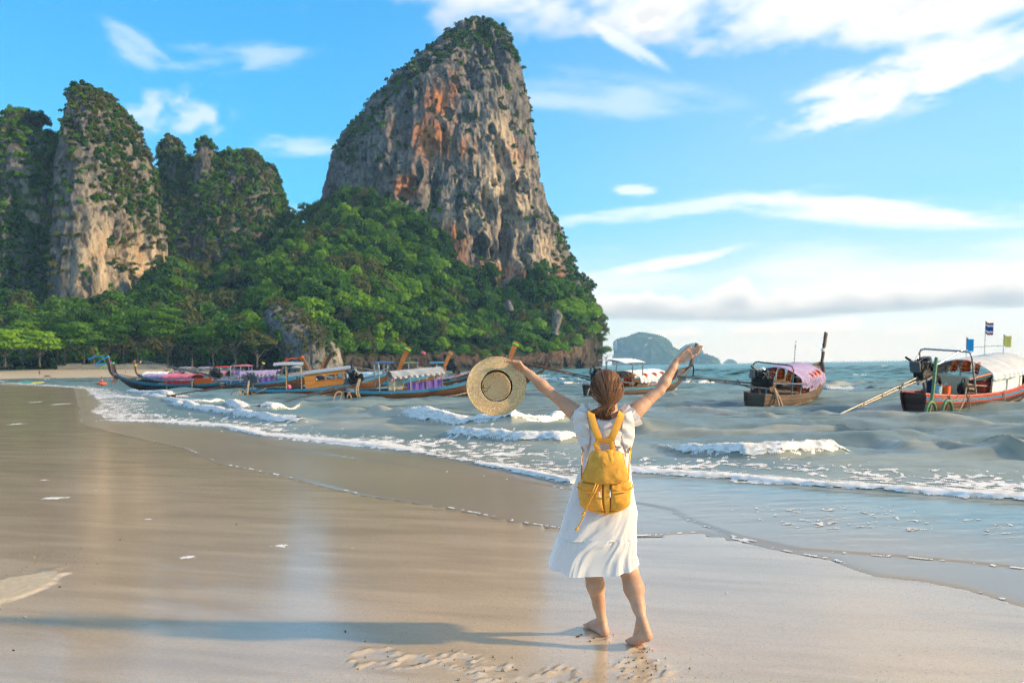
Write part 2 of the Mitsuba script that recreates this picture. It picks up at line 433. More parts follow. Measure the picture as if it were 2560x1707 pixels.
def rollers():
    """The tumbling foam on the face of each breaking crest, as lumpy ribbons."""
    vs, fs, k = [], [], 0
    for n, (px, h, front, back, fo) in enumerate(CRESTS):
        if fo <= 0:
            continue
        w = crest_line(px)
        dist = w[:, 1].mean()
        step = 0.0022 * dist
        nu, nv = int((w[-1, 0] - w[0, 0]) / step) + 2, 26
        x = np.linspace(w[0, 0], w[-1, 0], nu)
        yc = np.interp(x, w[:, 0], w[:, 1]) + wander(x, n, front)
        t = np.linspace(-1.15, 0.9, nv)
        d = np.where(t < 0, t * front, t * back * 0.5)
        X, Y = np.repeat(x[None], nv, 0), yc[None] + d[:, None]
        z = water_surface(X, Y)[0]
        tt = (x - x[0]) / (x[-1] - x[0])
        ends = (np_step(-0.02, 0.12, tt) * np_step(1.02, 0.88, tt))[None]
        sc = 0.6 * h + 0.06
        l1 = fbm3(X / sc / 1.3, Y / sc, z / sc, 4, 50 + n)
        l2 = fbm3(X / sc * 2.2, Y / sc * 3.0, z / sc * 2.2, 4, 51 + n)
        run = fbm2(x / (6 * front), 0 * x + n, 3, 52)[None]
        env = np.clip(1 - np.abs(t[:, None]) ** 1.6 / (0.75 + 0.8 * run), -1, 1)
        a = env * ends * fo
        thick = np.clip(a, 0, 1) ** 0.7 * h * (0.05 + 0.50 * np.clip(l1 - 0.30, 0, 1) + 0.16 * (l2 - 0.4))
        Z = z + 0.004 + np.maximum(thick, 0)
        Y = Y - 0.9 * np.maximum(thick, 0) * (t[:, None] < 0.2)
        on = (a + 1.3 * (l1 - 0.5) + 0.55 * (l2 - 0.5)) > 0.18
        f = grid_faces(nu, nv)
        f = f[on.ravel()[f].all(1)]
        vs.append(np.stack([X, Y, Z], -1).reshape(-1, 3))
        fs.append(f + k)
        k += len(vs[-1])
    return np.vstack(vs), np.vstack(fs)


def water_surface(X, Y):
    """(height, foam, painted light on the wave faces) of the sea at the points."""
    s = side(XS, YS, X, Y)
    sl = side(XL, YL, X, Y)
    sb = side(XB, YB, X, Y)
    rg = rng_of(5)
    open_ = np_step(1.0, 9.0, sb)
    z = np.zeros(X.shape)
    # swell and wind chop rolling in
    lam = np.concatenate([rg.uniform(3.2, 7.5, 12), rg.uniform(1.1, 3.0, 14), rg.uniform(9, 16, 5)])
    amp = np.concatenate([rg.uniform(0.016, 0.034, 12), rg.uniform(0.016, 0.032, 14), rg.uniform(0.014, 0.024, 5)])
    ang = np.concatenate([rg.normal(0.10, 0.22, 12), rg.normal(0.05, 0.30, 14), rg.normal(0.12, 0.15, 5)])
    for l, a, t in zip(lam, amp, ang):
        k = 2 * np.pi / l
        ph = k * (X * math.sin(t) - Y * math.cos(t)) + rg.uniform(0, 6.28) + 1.3 * (noise2(X / (3.1 * l), Y / (3.1 * l), 3) - 0.5)
        w = 0.5 + 0.5 * np.sin(ph)
        fade = np.exp(-np.maximum(Y - 260, 0) / 500) if l < 3.2 else 1.0
        z += a * (w ** 1.6 * 2 - 0.85) * fade * (0.6 + 0.8 * noise2(X / (5 * l), Y / (3 * l), int(l * 10)))
    z *= open_
    foam = np.zeros(X.shape)
    crest_light = np.zeros(X.shape)
    lace = fbm2(X / 0.22, Y / 0.42, 4, 7)
    lump = fbm2(X / 0.55, Y / 0.6, 4, 8)
    big = fbm2(X / 2.6, Y / 2.6, 3, 9)
    for n, (px, h, front, back, fo) in enumerate(CRESTS):
        w = crest_line(px)
        cx, cy = w[:, 0], w[:, 1]
        near = (X > cx[0] - 1.5) & (X < cx[-1] + 1.5) & (np.abs(Y - np.interp(X, cx, cy)) < 6 + 0.06 * Y)
        if not near.any():
            continue
        x, y = X[near], Y[near]
        d = y - np.interp(x, cx, cy) - wander(x, n, front)
        tt = (x - cx[0]) / max(cx[-1] - cx[0], 1.0)
        ends = np_step(-0.06, 0.16, tt) * np_step(1.06, 0.84, tt)
        hh = h * ends * (0.75 + 0.6 * (big[near] - 0.4))
        z[near] += hh * np.where(d < 0, np.exp(-(d / front) ** 2), np.exp(-(d / back) ** 2))
        crest_light[near] = np.maximum(crest_light[near], ends * np.exp(-(d / np.where(d < 0, 1.5 * front, 0.5 * back)) ** 2))  # wave faces: light through the thin crest, painted as a tan mask
        if fo > 0:
            foam[near] = np.maximum(foam[near], np.exp(-np.maximum(d, 0) / (1.6 * back)) * (d > -front) * ends * fo * (0.22 + 0.55 * lace[near]))
    # old foam lying in lacy streaks behind the bore
    net = 1 - np.abs(2 * fbm2(X / 0.42, Y / 0.62, 3, 60) - 1)
    net2 = 1 - np.abs(2 * fbm2(X / 0.16 + 0.8 * lace, Y / 0.24, 3, 61) - 1)
    wash = np_step(-0.15, 0.3, sb) * np.exp(-np.maximum(sb, 0) / 2.6)
    foam = np.maximum(foam, wash * (0.10 + 0.95 * np_step(0.60, 0.96, 0.5 * net + 0.5 * net2 + 0.35 * (big - 0.5))))
    foam = np.maximum(foam, 0.56 * np_step(0.46, 0.70, big) * np_step(0.80, 0.97, 0.5 * net + 0.5 * net2) * np_step(16, 2, sb) * (sb > 0))
    foam = np.maximum(foam, 0.40 * np_step(0.86, 0.98, net2) * np_step(0.5, 0.65, big) * np_step(0.2, 0.8, sl) * np_step(1.0, -0.5, sb))
    # white caps far out
    caps = fbm2(X / 5.0, Y / 3.0, 3, 19)
    foam = np.maximum(foam, 0.8 * np_step(0.73, 0.80, caps) * np_step(30, 70, Y) * np_step(0.06, 0.14, z))
    # thin sheets running up the sand
    zs = 0.010 * (1 - np.exp(-np.maximum(s, 0) / 0.05)) - 0.0025
    zs += 0.012 * np_step(0.0, 0.10, sl) + 0.016 * np_step(0, 2.0, sl)
    rip = fbm2(X / 0.5, Y / 0.16, 3, 14) - 0.5
    rip2 = fbm2((X + 0.6 * Y) / 0.9, (Y - 0.3 * X) / 0.12, 3, 15) - 0.5
    zs += np_step(0.05, 0.8, s) * (0.006 * rip + 0.004 * rip2) * (1 + 1.2 * np_step(0, 2, sl))
    chop = fbm2(X / 0.9, Y / 0.5, 4, 16) - 0.5
    z += zs + open_ * 0.10 * chop * np_step(250, 60, Y) + 0.03 * chop * np_step(0, 1.5, sb)
    rdg = lambda a, b, sd: 1 - np.abs(2 * fbm2((X + 0.15 * Y) / (1.5 * a), (Y - 0.08 * X) / b, 2, sd) - 1)
    z += np_step(0.3, 3, sb) * (0.060 * (rdg(1.5, 0.75, 62) - 0.6) * np_step(90, 45, Y) + 0.034 * (rdg(0.62, 0.30, 63) - 0.6) * np_step(34, 22, Y) + 0.016 * (rdg(0.3, 0.16, 64) - 0.6) * np_step(21, 14, Y)) * (0.5 + 0.9 * big)
    bead = fbm2(X / 0.05, Y / 0.09, 2, 17)
    rim = np.exp(-((s - 0.02) / 0.022) ** 2) * np_step(0.44, 0.62, 0.55 * bead + 0.5 * noise2(X / 0.45, Y / 0.5, 18))
    rim2 = np.exp(-((sl - 0.02) / 0.03) ** 2) * np_step(0.46, 0.6, bead)
    foam = np.maximum(foam, np.maximum(0.75 * rim, 0.5 * rim2))
    return z, foam, s, sb, crest_light


def sand_height(X, Y):
    s = side(XS, YS, X, Y)
    z = np.where(s > 0, -0.012 - 0.035 * np.minimum(s, 60) * np_step(0, 3, s), 0.0)
    z = z + np.where(s <= 0, 0.0025 * np.minimum(-s, 4), 0) * np_step(0.0, -2.0, X) * np_step(9, 4, Y)
    streak = fbm2((X - 0.9 * Y) / 1.3, (Y + 0.8 * X) / 0.34, 4, 23) - 0.5
    z = z + 0.0035 * streak * np_step(60, 15, Y)
    f = Y - far_shore(X)
    z = np.where((X < -45) & (f > -30), np.maximum(z, -1.2 + np_step(-30, 0, f) * 1.2 + 0.066 * np.clip(f, 0, 46)), z)
    return z


def dry_patch(X, Y):
    """The dry tongue of sand at the lower left."""
    c = on_ground(20, 1480)
    d = np.hypot((X - c[0] + 0.05) / 0.30, (Y - c[1]) / 0.78)
    return d + 0.9 * (fbm2(X / 0.16, Y / 0.2, 4, 31) - 0.5)


# sand: one sheet from behind the camera to the head of the bay
rows = np.concatenate([np.linspace(-14, 2.4, 12), np.linspace(2.6, 9.0, 260), np.geomspace(9.1, 700, 200)])
a = np.concatenate([np.linspace(-2.6, -0.66, 26), np.linspace(-0.65, 0.65, 560), np.linspace(0.66, 2.6, 26)])
Y = np.repeat(rows[:, None], len(a), 1)
X = (np.abs(Y) + 1.5) * a[None, :]
dp = dry_patch(X, Y)
crumb = fbm2(X / 0.03, Y / 0.03, 3, 32)
Z = sand_height(X, Y) + np_step(1.0, 0.8, dp) * (0.006 + 0.012 * crumb)
# scuffed footprints round the walker
scuff = fbm2(X / 0.05, Y / 0.06, 4, 33)
for px, py, r in ((1602, 1622, 0.05), (1606, 1672, 0.12), (1500, 1592, 0.06), (1150, 1650, 0.10), (930, 1642, 0.12), (1240, 1680, 0.1), (1030, 1652, 0.09), (1400, 1690, 0.1)):
    c = on_ground(px, py)
    d = np.hypot((X - c[0]) / r, (Y - c[1]) / (r * 1.3)) + 1.2 * (scuff - 0.5)
    Z += np.exp(-((d - 1) / 0.3) ** 2) * 0.010 * np_step(0.45, 0.7, crumb) - 0.003 * np_step(1, 0.5, d)
sand_v = np.stack([X, Y, Z], -1).reshape(-1, 3)


def sand_color(p, n, uv):
    g = mikit.fbm(p.x * 90, p.y * 90, 0, 2)
    s1 = mikit.fbm((p.x - 0.5 * p.y) * 0.9, (p.y + 0.35 * p.x) * 4.5, 1, 4)
    b = mikit.fbm(p.x * 0.35, p.y * 0.35, 2, 3)
    c = mix((0.440, 0.340, 0.228), (0.580, 0.460, 0.320), smoothstep(0.25, 0.75, 0.6 * s1 + 0.4 * b))
    speck = smoothstep(0.86, 0.92, mikit.noise(p.x * 120, p.y * 90, 3))
    return c * (0.90 + 0.2 * g) * (1 - 0.3 * speck * smoothstep(0.55, 0.75, b))


def dry_color(p, n, uv):
    g = mikit.fbm(p.x * 60, p.y * 60, p.z * 60, 3)
    b = mikit.fbm(p.x * 0.08, p.y * 0.08, 2, 3)
    return mix((0.42, 0.355, 0.255), (0.56, 0.49, 0.375), 0.55 * g + 0.45 * b)


DPC = on_ground(20, 1480)


def dryness(p, n, uv):
    d = dr.sqrt(dr.square((p.x - float(DPC[0]) + 0.05) / 0.30) + dr.square((p.y - float(DPC[1])) / 0.78)) + 0.30 * (mikit.fbm(p.x * 22, p.y * 16, 0, 3) - 0.5)
    return dr.maximum(smoothstep(0.95, 0.80, d), smoothstep(0.10, 0.45, p.z + 0.25 * (mikit.fbm(p.x * 0.1, p.y * 0.1, 0, 2) - 0.5)))


def film(p, n, uv):
    w = mikit.fbm((p.x - 0.9 * p.y) * 1.1, (p.y + 0.8 * p.x) * 4.5, 5, 3) - 0.5
    return 0.0009 * w + 0.0003 * (mikit.fbm(p.x * 9, p.y * 22, 6, 2) - 0.5)


scene['wet_sand'] = {'type': 'bumpmap', 'texture': proc(film, eps=0.01), 'scale': 1.0,
                     'bsdf': {'type': 'roughplastic', 'distribution': 'ggx', 'alpha': 0.022, 'int_ior': 1.36, 'diffuse_reflectance': proc(sand_color), 'nonlinear': False}}
scene['dry_sand'] = {'type': 'diffuse', 'reflectance': proc(dry_color)}
scene['sand_blend'] = {'type': 'blendbsdf', 'weight': proc(dryness), 'a': {'type': 'ref', 'id': 'wet_sand'}, 'b': {'type': 'ref', 'id': 'dry_sand'}}
scene['beach'] = mikit.ply(tm(sand_v, grid_faces(len(a), len(rows))), 'sand_blend', smooth=True)
tag('beach', 'wide flat wet sand beach mirroring the cliffs', kind='structure')



# sea
rows = np.concatenate([np.linspace(3.0, 6.0, 30), 1 / np.linspace(1 / 6.02, 1 / 38, 520), np.geomspace(38.3, 330, 330), np.geomspace(336, 9500, 60)])
a = np.concatenate([np.linspace(-1.5, -0.61, 60), np.linspace(-0.609, 0.609, 760), np.linspace(0.61, 2.2, 110)])
X, Y = lod_grid(rows, a)
Z, FO, S, SB, CREST_LIGHT = water_surface(X, Y)
zf = far_shore(X)
keep_v = (S > -0.06) & ~((X < -45) & (Y > zf + 6) & (Y < 900))
F = grid_faces(len(a), len(rows))
kf = F[keep_v.ravel()[F].all(1)]
V = np.stack([X, Y, Z], -1).reshape(-1, 3)
turb = fbm2(X / 6, Y / 4, 4, 25)
near_c, mid_c, sea_c = np.array([0.270, 0.225, 0.165]), np.array([0.110, 0.170, 0.172]), np.array([0.050, 0.215, 0.245])
film_c = np_step(0.0, 2.6, side(XL, YL, X, Y) + 0.8 * (turb - 0.5))[..., None]
deep = np.clip(np_step(18, 130, Y + 50 * (turb - 0.5) + 0.35 * X), 0, 1)[..., None] * (0.25 + 0.75 * np_step(-60, 5, X))[..., None]
col = near_c * (1 - film_c) + film_c * (mid_c * (1 - deep) + sea_c * deep)
silt_light = np.clip(0.85 * CREST_LIGHT + 0.45 * np_step(0.45, 0.7, turb) * np_step(90, 15, Y), 0, 1)[..., None] * film_c  # silt patches, plus the glow of the wave faces put into the colour
col = col * (1 - silt_light) + silt_light * np.array([0.290, 0.285, 0.215])
col = col * (0.86 + 0.28 * turb[..., None])
thin = (SB.ravel()[kf] < 0.15).all(1) & (V[kf[:, 0], 0] > -46)
scene['sea_water'] = {'type': 'principled', 'base_color': {'type': 'mesh_attribute', 'name': 'vertex_color'}, 'roughness': 0.36, 'eta': 1.33}
scene['swash_water'] = {**scene['sea_water'], 'roughness': 0.17}
for key, bs, fk in (('sea', 'sea_water', kf[~thin]), ('swash', 'swash_water', kf[thin])):
    used, inv = np.unique(fk, return_inverse=True)
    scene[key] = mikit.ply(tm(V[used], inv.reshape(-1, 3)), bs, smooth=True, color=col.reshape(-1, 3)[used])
tag('swash', 'thin sheet of water sliding back over the sand', kind='structure')
tag('sea', 'murky green grey sea rolling in small waves to a turquoise horizon', kind='structure')
# foam: the faces that carry bubbles, standing on the water
fine = fbm2(X / 0.075, Y / 0.12, 3, 28)
fo = FO + 0.50 * (fine - 0.5)
fv = (fo > 0.40) & keep_v
ff = F[fv.ravel()[F].sum(1) >= 2]
ff = ff[keep_v.ravel()[ff].all(1)]
FV = V.copy()
FV[:, 2] += (0.004 + 0.012 * np.clip(FO, 0, 1) * fine).ravel()
rv, rf = rollers()
FV, ff = np.vstack([FV, rv]), np.vstack([ff, rf + len(FV)])
used, inv = np.unique(ff, return_inverse=True)


def foam_color(p, n, uv):
    k = mikit.fbm(p.x * 14, p.y * 9, p.z * 20, 3)
    return mix((0.60, 0.58, 0.53), (0.84, 0.84, 0.83), smoothstep(0.25, 0.7, k))


scene['foam_white'] = {'type': 'twosided', 'bsdf': {'type': 'diffuse', 'reflectance': proc(foam_color)}}
scene['sea__foam'] = mikit.ply(tm(FV[used], inv.reshape(-1, 3)), 'foam_white', smooth=True)
tag('sea__foam', 'white foam of the breaking waves', kind='stuff')
print('sea', len(kf), 'foam', len(ff))


# ---------------------------------------------------------------- limestone cliffs
V = 1.08844       # points below are read off a 2352 pixel wide view of the photograph


def rock_bsdf(key, cream, grey, dark, rust, rust_at, cream_at, scale=1.0):
    """Karst limestone: grey weathered face, vertical black water streaks, cream fresh rock and rust red stains where the cliff shows them."""
    def blob(p, lst):
        w = mi.Float(0)
        for x, z, rx, rz, a in lst:
            w = dr.maximum(w, a * dr.exp(-dr.square((p.x - x) / rx) - dr.square((p.z - z) / rz)))
        return w

    def fn(p, n, uv):
        x, y, z = p.x * scale, p.y * scale, p.z * scale
        w1 = mikit.fbm(x * 0.05, y * 0.05, z * 0.03, 3)
        a = mikit.fbm(x * 0.22 + 3 * w1, y * 0.22, z * 0.045, 4)
        b = mikit.fbm(x * 0.55, y * 0.55, z * 0.07 + 5, 4)
        c = mikit.fbm(x * 0.9 + 9, y * 0.9, z * 0.35, 3)
        crack = mikit.fbm(x * 0.35 + 2, y * 0.35, z * 0.25, 4)
        col = mix([g * 0.75 for g in grey], [g * 1.35 for g in grey], smoothstep(0.3, 0.7, c))
        wc = blob(p, cream_at)
        col = mix(col, cream, smoothstep(0.66, 0.40, a) * smoothstep(0.28, 0.60, c + 0.2 * wc) * dr.clip(0.08 + wc, 0, 1))
        wr = blob(p, rust_at)
        col = mix(col, rust, smoothstep(0.42, 0.80, b * 0.70 + wr * 0.50 + 0.2 * (c - 0.5)) * dr.clip(0.15 + wr, 0, 1))
        col = mix(col, dark, 0.85 * smoothstep(0.56, 0.72, 0.7 * b + 0.3 * a + 0.02))
        col = mix(col, dark, 0.75 * smoothstep(0.62, 0.72, crack))
        return col * (0.6 + 0.75 * mikit.fbm(x * 1.9, y * 1.9, z * 0.8, 3))
    scene[key] = {'type': 'diffuse', 'reflectance': proc(fn)}
    return key


def karst(left, right, yc, depth, seed, nf=420, nz=380, ribs=1.0, holes=(), flat=0.75, lean=0.0, zbase=-3.0, inset=0.0, drop=0.0):
    """A limestone tower lofted over its left and right outline (points of the photograph at distance yc), weathered into ribs, flutes and hollows.
    Returns the mesh and, per vertex, the outward normal and whether it faces the bay."""
    L, R = at(*np.array(left, float).T * V, yc), at(*np.array(right, float).T * V, yc)
    L, R = L[np.argsort(L[:, 2])], R[np.argsort(R[:, 2])]
    top = max(L[-1, 2], R[-1, 2]) - drop
    t = np.linspace(0, 1, nz)
    zz = zbase + (top - zbase) * (1 - (1 - t) ** 1.25)
    xl, xr = np.interp(zz, L[:, 2], L[:, 0]), np.interp(zz, R[:, 2], R[:, 0])
    xl, xr = ndimage.gaussian_filter1d(xl, 1.5) + inset, ndimage.gaussian_filter1d(xr, 1.5) - inset
    xr = np.maximum(xr, xl + 0.4)
    th = np.concatenate([np.linspace(np.pi * 1.02, 2 * np.pi * 0.99, nf), np.linspace(0, np.pi, 40)])
    c, s = np.cos(th), np.sin(th)
    cx, hw = (xl + xr) / 2, (xr - xl) / 2
    hd = depth * np.sqrt(np.clip(1 - (np.clip(zz, 0, None) / (top * 1.04)) ** 2.6, 0.02, 1))
    X = cx[:, None] + hw[:, None] * np.sign(c) * np.abs(c) ** 0.9
    Yy = yc + hd[:, None] * np.sign(s) * np.abs(s) ** flat + lean * zz[:, None]
    Z = np.repeat(zz[:, None], len(th), 1)
    P = np.stack([X, Yy, Z], -1)
    n = np.cross(np.gradient(P, axis=1), np.gradient(P, axis=0))
    n[..., 2] *= 0.35
    n /= np.linalg.norm(n, axis=-1, keepdims=True) + 1e-9
    if (n[nz // 3, nf // 2, 1]) > 0:
        n = -n
    x, y, z = X, Yy, Z
    w = fbm3(x / 60, y / 60, z / 90, 3, seed) - 0.5
    rib = fbm3(x / 26 + 1.5 * w, y / 26, z / 110, 4, seed + 1) - 0.5
    rid = 1 - np.abs(2 * fbm3(x / 13 + w, y / 13, z / 40, 3, seed + 2) - 1)
    flute = fbm3(x / 5.0, y / 5.0, z / 22, 4, seed + 3) - 0.5
    drip = 1 - np.abs(2 * fbm3(x / 3.2, y / 3.2, z / 13, 3, seed + 4) - 1)
    ledge = fbm3(x / 22, y / 22, z / 7.5, 4, seed + 5) - 0.5
    pock = fbm3(x / 8.0, y / 8.0, z / 10.0, 4, seed + 6)
    calm = np.clip(np.minimum(hw[:, None] / 14, 1), 0.12, 1)
    deep = np_step(0.60, 0.72, fbm3(x / 12, y / 12, z / 60, 3, seed + 9))
    d = ribs * calm * (19.0 * rib - 8.0 * (rid - 0.62) + 4.4 * flute + 1.9 * (drip - 0.6) + 2.2 * ledge - 4.6 * np_step(0.56, 0.70, pock) - 7.5 * deep)
    fx, fz = X, Z
    for px, py, rx, rz, dep in holes:
        c0 = at(px * V, py * V, yc - depth)
        q = np.hypot((fx - c0[0]) / rx, (fz - c0[2]) / rz) + 1.9 * (fbm3(x / 5, y / 5, z / 11, 4, seed + 8) - 0.5)
        d = d - dep * np_step(1.1, 0.45, q) * (s < 0)[None, :]
    P = P + n * d[..., None]
    f = grid_faces(len(th), nz, True)
    # close the top
    tip = P[-1].mean(0) + [0, 0, 0.4]
    k = np.arange(len(th))
    o = (nz - 1) * len(th)
    f = np.vstack([f, np.stack([o + k, o + (k + 1) % len(th), 0 * k + nz * len(th)], 1)])
    m = tm(np.vstack([P.reshape(-1, 3), tip]), f)
    vn = np.array(m.vertex_normals)
    if vn[(nz // 3) * len(th) + nf // 2, 1] > 0:
        m.faces = m.faces[:, ::-1]
    return m


def px_of(p):
    """Where a point of the world lies in the 2352 pixel wide view."""
    q = np.asarray(p, float) - EYE
    k = FPX / (q @ FWD)
    return (1280 + (q @ RIGHT) * k) / V, (853.5 - (q @ UP) * k) / V


def W(px, py, y):
    p = at(px * V, py * V, y)
    return float(p[0]), float(p[2])


def spots(lst, y):
    """Stains given by centre and radii in the view, as world x, z, rx, rz, strength."""
    k = y * V / FPX
    return [(*W(px, py, y), rx * k, rz * k, a) for px, py, rx, rz, a in lst]


# the great tower
rock_bsdf('rock_tower', (0.520, 0.400, 0.275), (0.125, 0.120, 0.118), (0.028, 0.028, 0.030), (0.42, 0.165, 0.070),
          spots([(1000, 215, 45, 60, 0.9), (985, 300, 60, 70, 1.0), (930, 420, 35, 45, 1.0), (1035, 180, 25, 60, 0.7), (1060, 330, 40, 50, 0.6), (1040, 560, 50, 70, 0.85), (1110, 625, 90, 30, 0.9), (1225, 640, 60, 35, 0.8),
                 (900, 300, 40, 60, 0.45), (870, 400, 40, 40, 0.35), (1190, 320, 30, 60, 0.5), (1290, 610, 25, 40, 0.7), (1150, 820, 200, 18, 0.5)], 560),
          spots([(1160, 330, 60, 110, 1.0), (1130, 420, 60, 60, 1.0), (1210, 470, 40, 90, 0.8), (1080, 500, 90, 100, 0.55), (1250, 570, 50, 70, 0.7), (1040, 300, 60, 60, 0.35), (1150, 600, 110, 50, 0.6), (900, 380, 60, 60, 0.12), (1330, 760, 40, 60, 0.6)], 560))
tower = karst([(1120, 44), (1065, 58), (1022, 95), (998, 128), (960, 152), (912, 186), (882, 220), (852, 256), (822, 292), (796, 322), (781, 352), (766, 392), (758, 432), (750, 472), (735, 540), (715, 640), (690, 760), (680, 860)],
              [(1128, 44), (1152, 58), (1178, 95), (1202, 132), (1216, 182), (1226, 240), (1238, 300), (1242, 332), (1252, 384), (1264, 440), (1277, 500), (1302, 560), (1318, 602), (1342, 640), (1370, 664), (1381, 690), (1384, 760), (1386, 800), (1382, 860)],
              645, 84, 101, nf=600, nz=560, ribs=0.85, flat=0.72, inset=3.0, drop=8.0,
              holes=[(1098, 562, 5.0, 6.5, 14), (1168, 560, 3.0, 16, 9), (1172, 500, 3.0, 12, 7), (945, 415, 5, 5, 8), (925, 440, 5, 4, 7), (960, 395, 2.5, 7, 5), (1195, 405, 6, 5, 6), (1130, 580, 5, 5, 6), (1120, 455, 6, 9, 4), (1080, 250, 9, 4, 4), (1240, 480, 5, 5, 5),
                     (890, 380, 3, 9, 4), (1055, 460, 3, 8, 4), (1340, 832, 13, 5.5, 22), (1290, 835, 9, 3.5, 9), (1240, 834, 10, 3, 8)])
one('limestone_tower', tower, 'rock_tower', 'huge limestone tower with rust stained face and green summit rising over the bay', 'cliff', smooth=True)

# the pillar at the left and its lower wing behind
rock_bsdf('rock_pillar', (0.46, 0.37, 0.26), (0.115, 0.112, 0.108), (0.032, 0.033, 0.035), (0.38, 0.21, 0.10),
          spots([(275, 680, 25, 30, 0.9), (215, 560, 20, 60, 0.5), (235, 600, 30, 40, 0.4), (60, 400, 20, 40, 0.5), (130, 330, 15, 50, 0.4)], 420),
          spots([(255, 590, 85, 95, 1.1), (185, 480, 20, 120, 0.4), (60, 480, 60, 60, 0.5), (30, 370, 30, 40, 0.5), (100, 460, 40, 50, 0.5), (250, 320, 50, 60, 0.25)], 420))
pillar = karst([(205, 192), (190, 205), (180, 222), (166, 250), (158, 300), (156, 380), (158, 450), (168, 560), (172, 660), (168, 760), (160, 860)],
               [(212, 192), (240, 202), (262, 228), (288, 264), (308, 298), (322, 340), (334, 392), (340, 432), (346, 505), (350, 560), (355, 640), (358, 760), (360, 860)],
               470, 52, 211, nf=420, nz=380, ribs=0.62, flat=0.8, inset=2.0, drop=5.5, holes=[(250, 560, 6, 13, 6), (265, 610, 4, 8, 4), (232, 540, 3, 10, 3)])
one('limestone_pillar', pillar, 'rock_pillar', 'limestone pillar with a pale bare lower face behind the beach trees', 'cliff', smooth=True)
wing = karst([(20, 318), (-60, 330), (-130, 400), (-220, 480), (-280, 600), (-300, 700), (-310, 860)],
             [(60, 300), (100, 280), (140, 264), (172, 262), (190, 330), (200, 420), (210, 520), (215, 640), (220, 760), (220, 860)],
             462, 46, 301, nf=300, nz=240, ribs=0.6, flat=0.7, inset=2.0, drop=2.5)
one('limestone_ridge', wing, 'rock_pillar', 'grey limestone ridge with ivy green bands at the frame edge left of the pillar', 'cliff', smooth=True)

# the overgrown hump in the middle and its bare spires
rock_bsdf('rock_hump', (0.32, 0.26, 0.19), (0.100, 0.098, 0.095), (0.03, 0.03, 0.032), (0.28, 0.15, 0.08), spots([(620, 600, 12, 60, 0.6), (450, 520, 20, 40, 0.4)], 520), spots([(450, 500, 25, 50, 0.6), (545, 610, 30, 40, 0.6), (622, 580, 14, 60, 0.6)], 520))
hump = karst([(505, 346), (455, 350), (428, 354), (400, 372), (372, 402), (360, 440), (352, 500), (345, 560), (340, 660), (330, 860)],
             [(512, 347), (548, 354), (598, 360), (624, 378), (642, 398), (652, 430), (661, 462), (668, 500), (664, 560), (655, 640), (650, 760), (645, 860)],
             560, 58, 401, nf=300, nz=260, ribs=0.7, flat=0.75, inset=2.5, drop=6.0)
one('limestone_hump', hump, 'rock_hump', 'rounded limestone hill draped in green vines between the pillar and the tower', 'cliff', smooth=True)
spire = karst([(384, 318), (374, 334), (370, 352), (366, 400), (362, 470), (358, 560)], [(394, 318), (408, 328), (414, 352), (426, 400), (430, 470), (432, 560)], 536, 13, 421, nf=140, nz=160, ribs=0.55, zbase=60)
spire_a = spire
one('rock_spire', spire, 'rock_hump', 'left rock spire on the shoulder of the overgrown hill', 'rock', smooth=True)
spire = karst([(460, 326), (455, 334), (447, 372), (443, 420), (440, 500), (438, 560)], [(484, 330), (490, 344), (493, 372), (495, 420), (500, 500), (505, 560)], 526, 15, 431, nf=140, nz=160, ribs=0.55, zbase=60)
spire_b = spire
one('rock_spire', spire, 'rock_hump', 'taller bare grey rock spire in the middle of the overgrown hill', 'rock', smooth=True)
stack = karst([(640, 528), (628, 545), (620, 600), (616, 640)], [(648, 528), (650, 560), (640, 600), (634, 640)], 512, 8, 441, nf=100, nz=120, ribs=0.5, zbase=55)
one('rock_spire', stack, 'rock_hump', 'narrow pale rock fin at the right foot of the overgrown hill', 'rock', smooth=True)

# the crag on the shore
rock_bsdf('rock_crag', (0.32, 0.28, 0.24), (0.125, 0.124, 0.124), (0.030, 0.030, 0.032), (0.26, 0.19, 0.12), [(0, 0, 1, 1, 0.0)], spots([(755, 815, 14, 25, 0.9), (700, 760, 40, 40, 0.3)], 330), scale=2.2)
crag = karst([(632, 694), (622, 700), (610, 718), (612, 740), (618, 762), (632, 790), (655, 815), (662, 860)], [(648, 692), (668, 704), (690, 718), (712, 742), (736, 766), (752, 782), (768, 800), (776, 838), (780, 860)],
             352, 17, 501, nf=260, nz=220, ribs=0.62, flat=0.7)
one('shore_crag', crag, 'rock_crag', 'jagged grey limestone crag on the shore behind the orange cabin boat', 'rock', smooth=True)
nub = karst([(1160, 692), (1158, 705), (1156, 730)], [(1172, 690), (1180, 705), (1184, 735)], 505, 5, 511, nf=80, nz=80, ribs=0.5, zbase=30)
one('rock_outcrop', nub, 'rock_crag', 'small pointed grey outcrop among the trees below the tower', 'rock', smooth=True)
nub = karst([(1268, 715), (1266, 730), (1264, 765)], [(1284, 712), (1294, 725), (1284, 765)], 528, 5, 521, nf=80, nz=80, ribs=0.5, zbase=18)
one('rock_outcrop', nub, 'rock_tower', 'small pale rock face among the trees near the headland tip', 'rock', smooth=True)

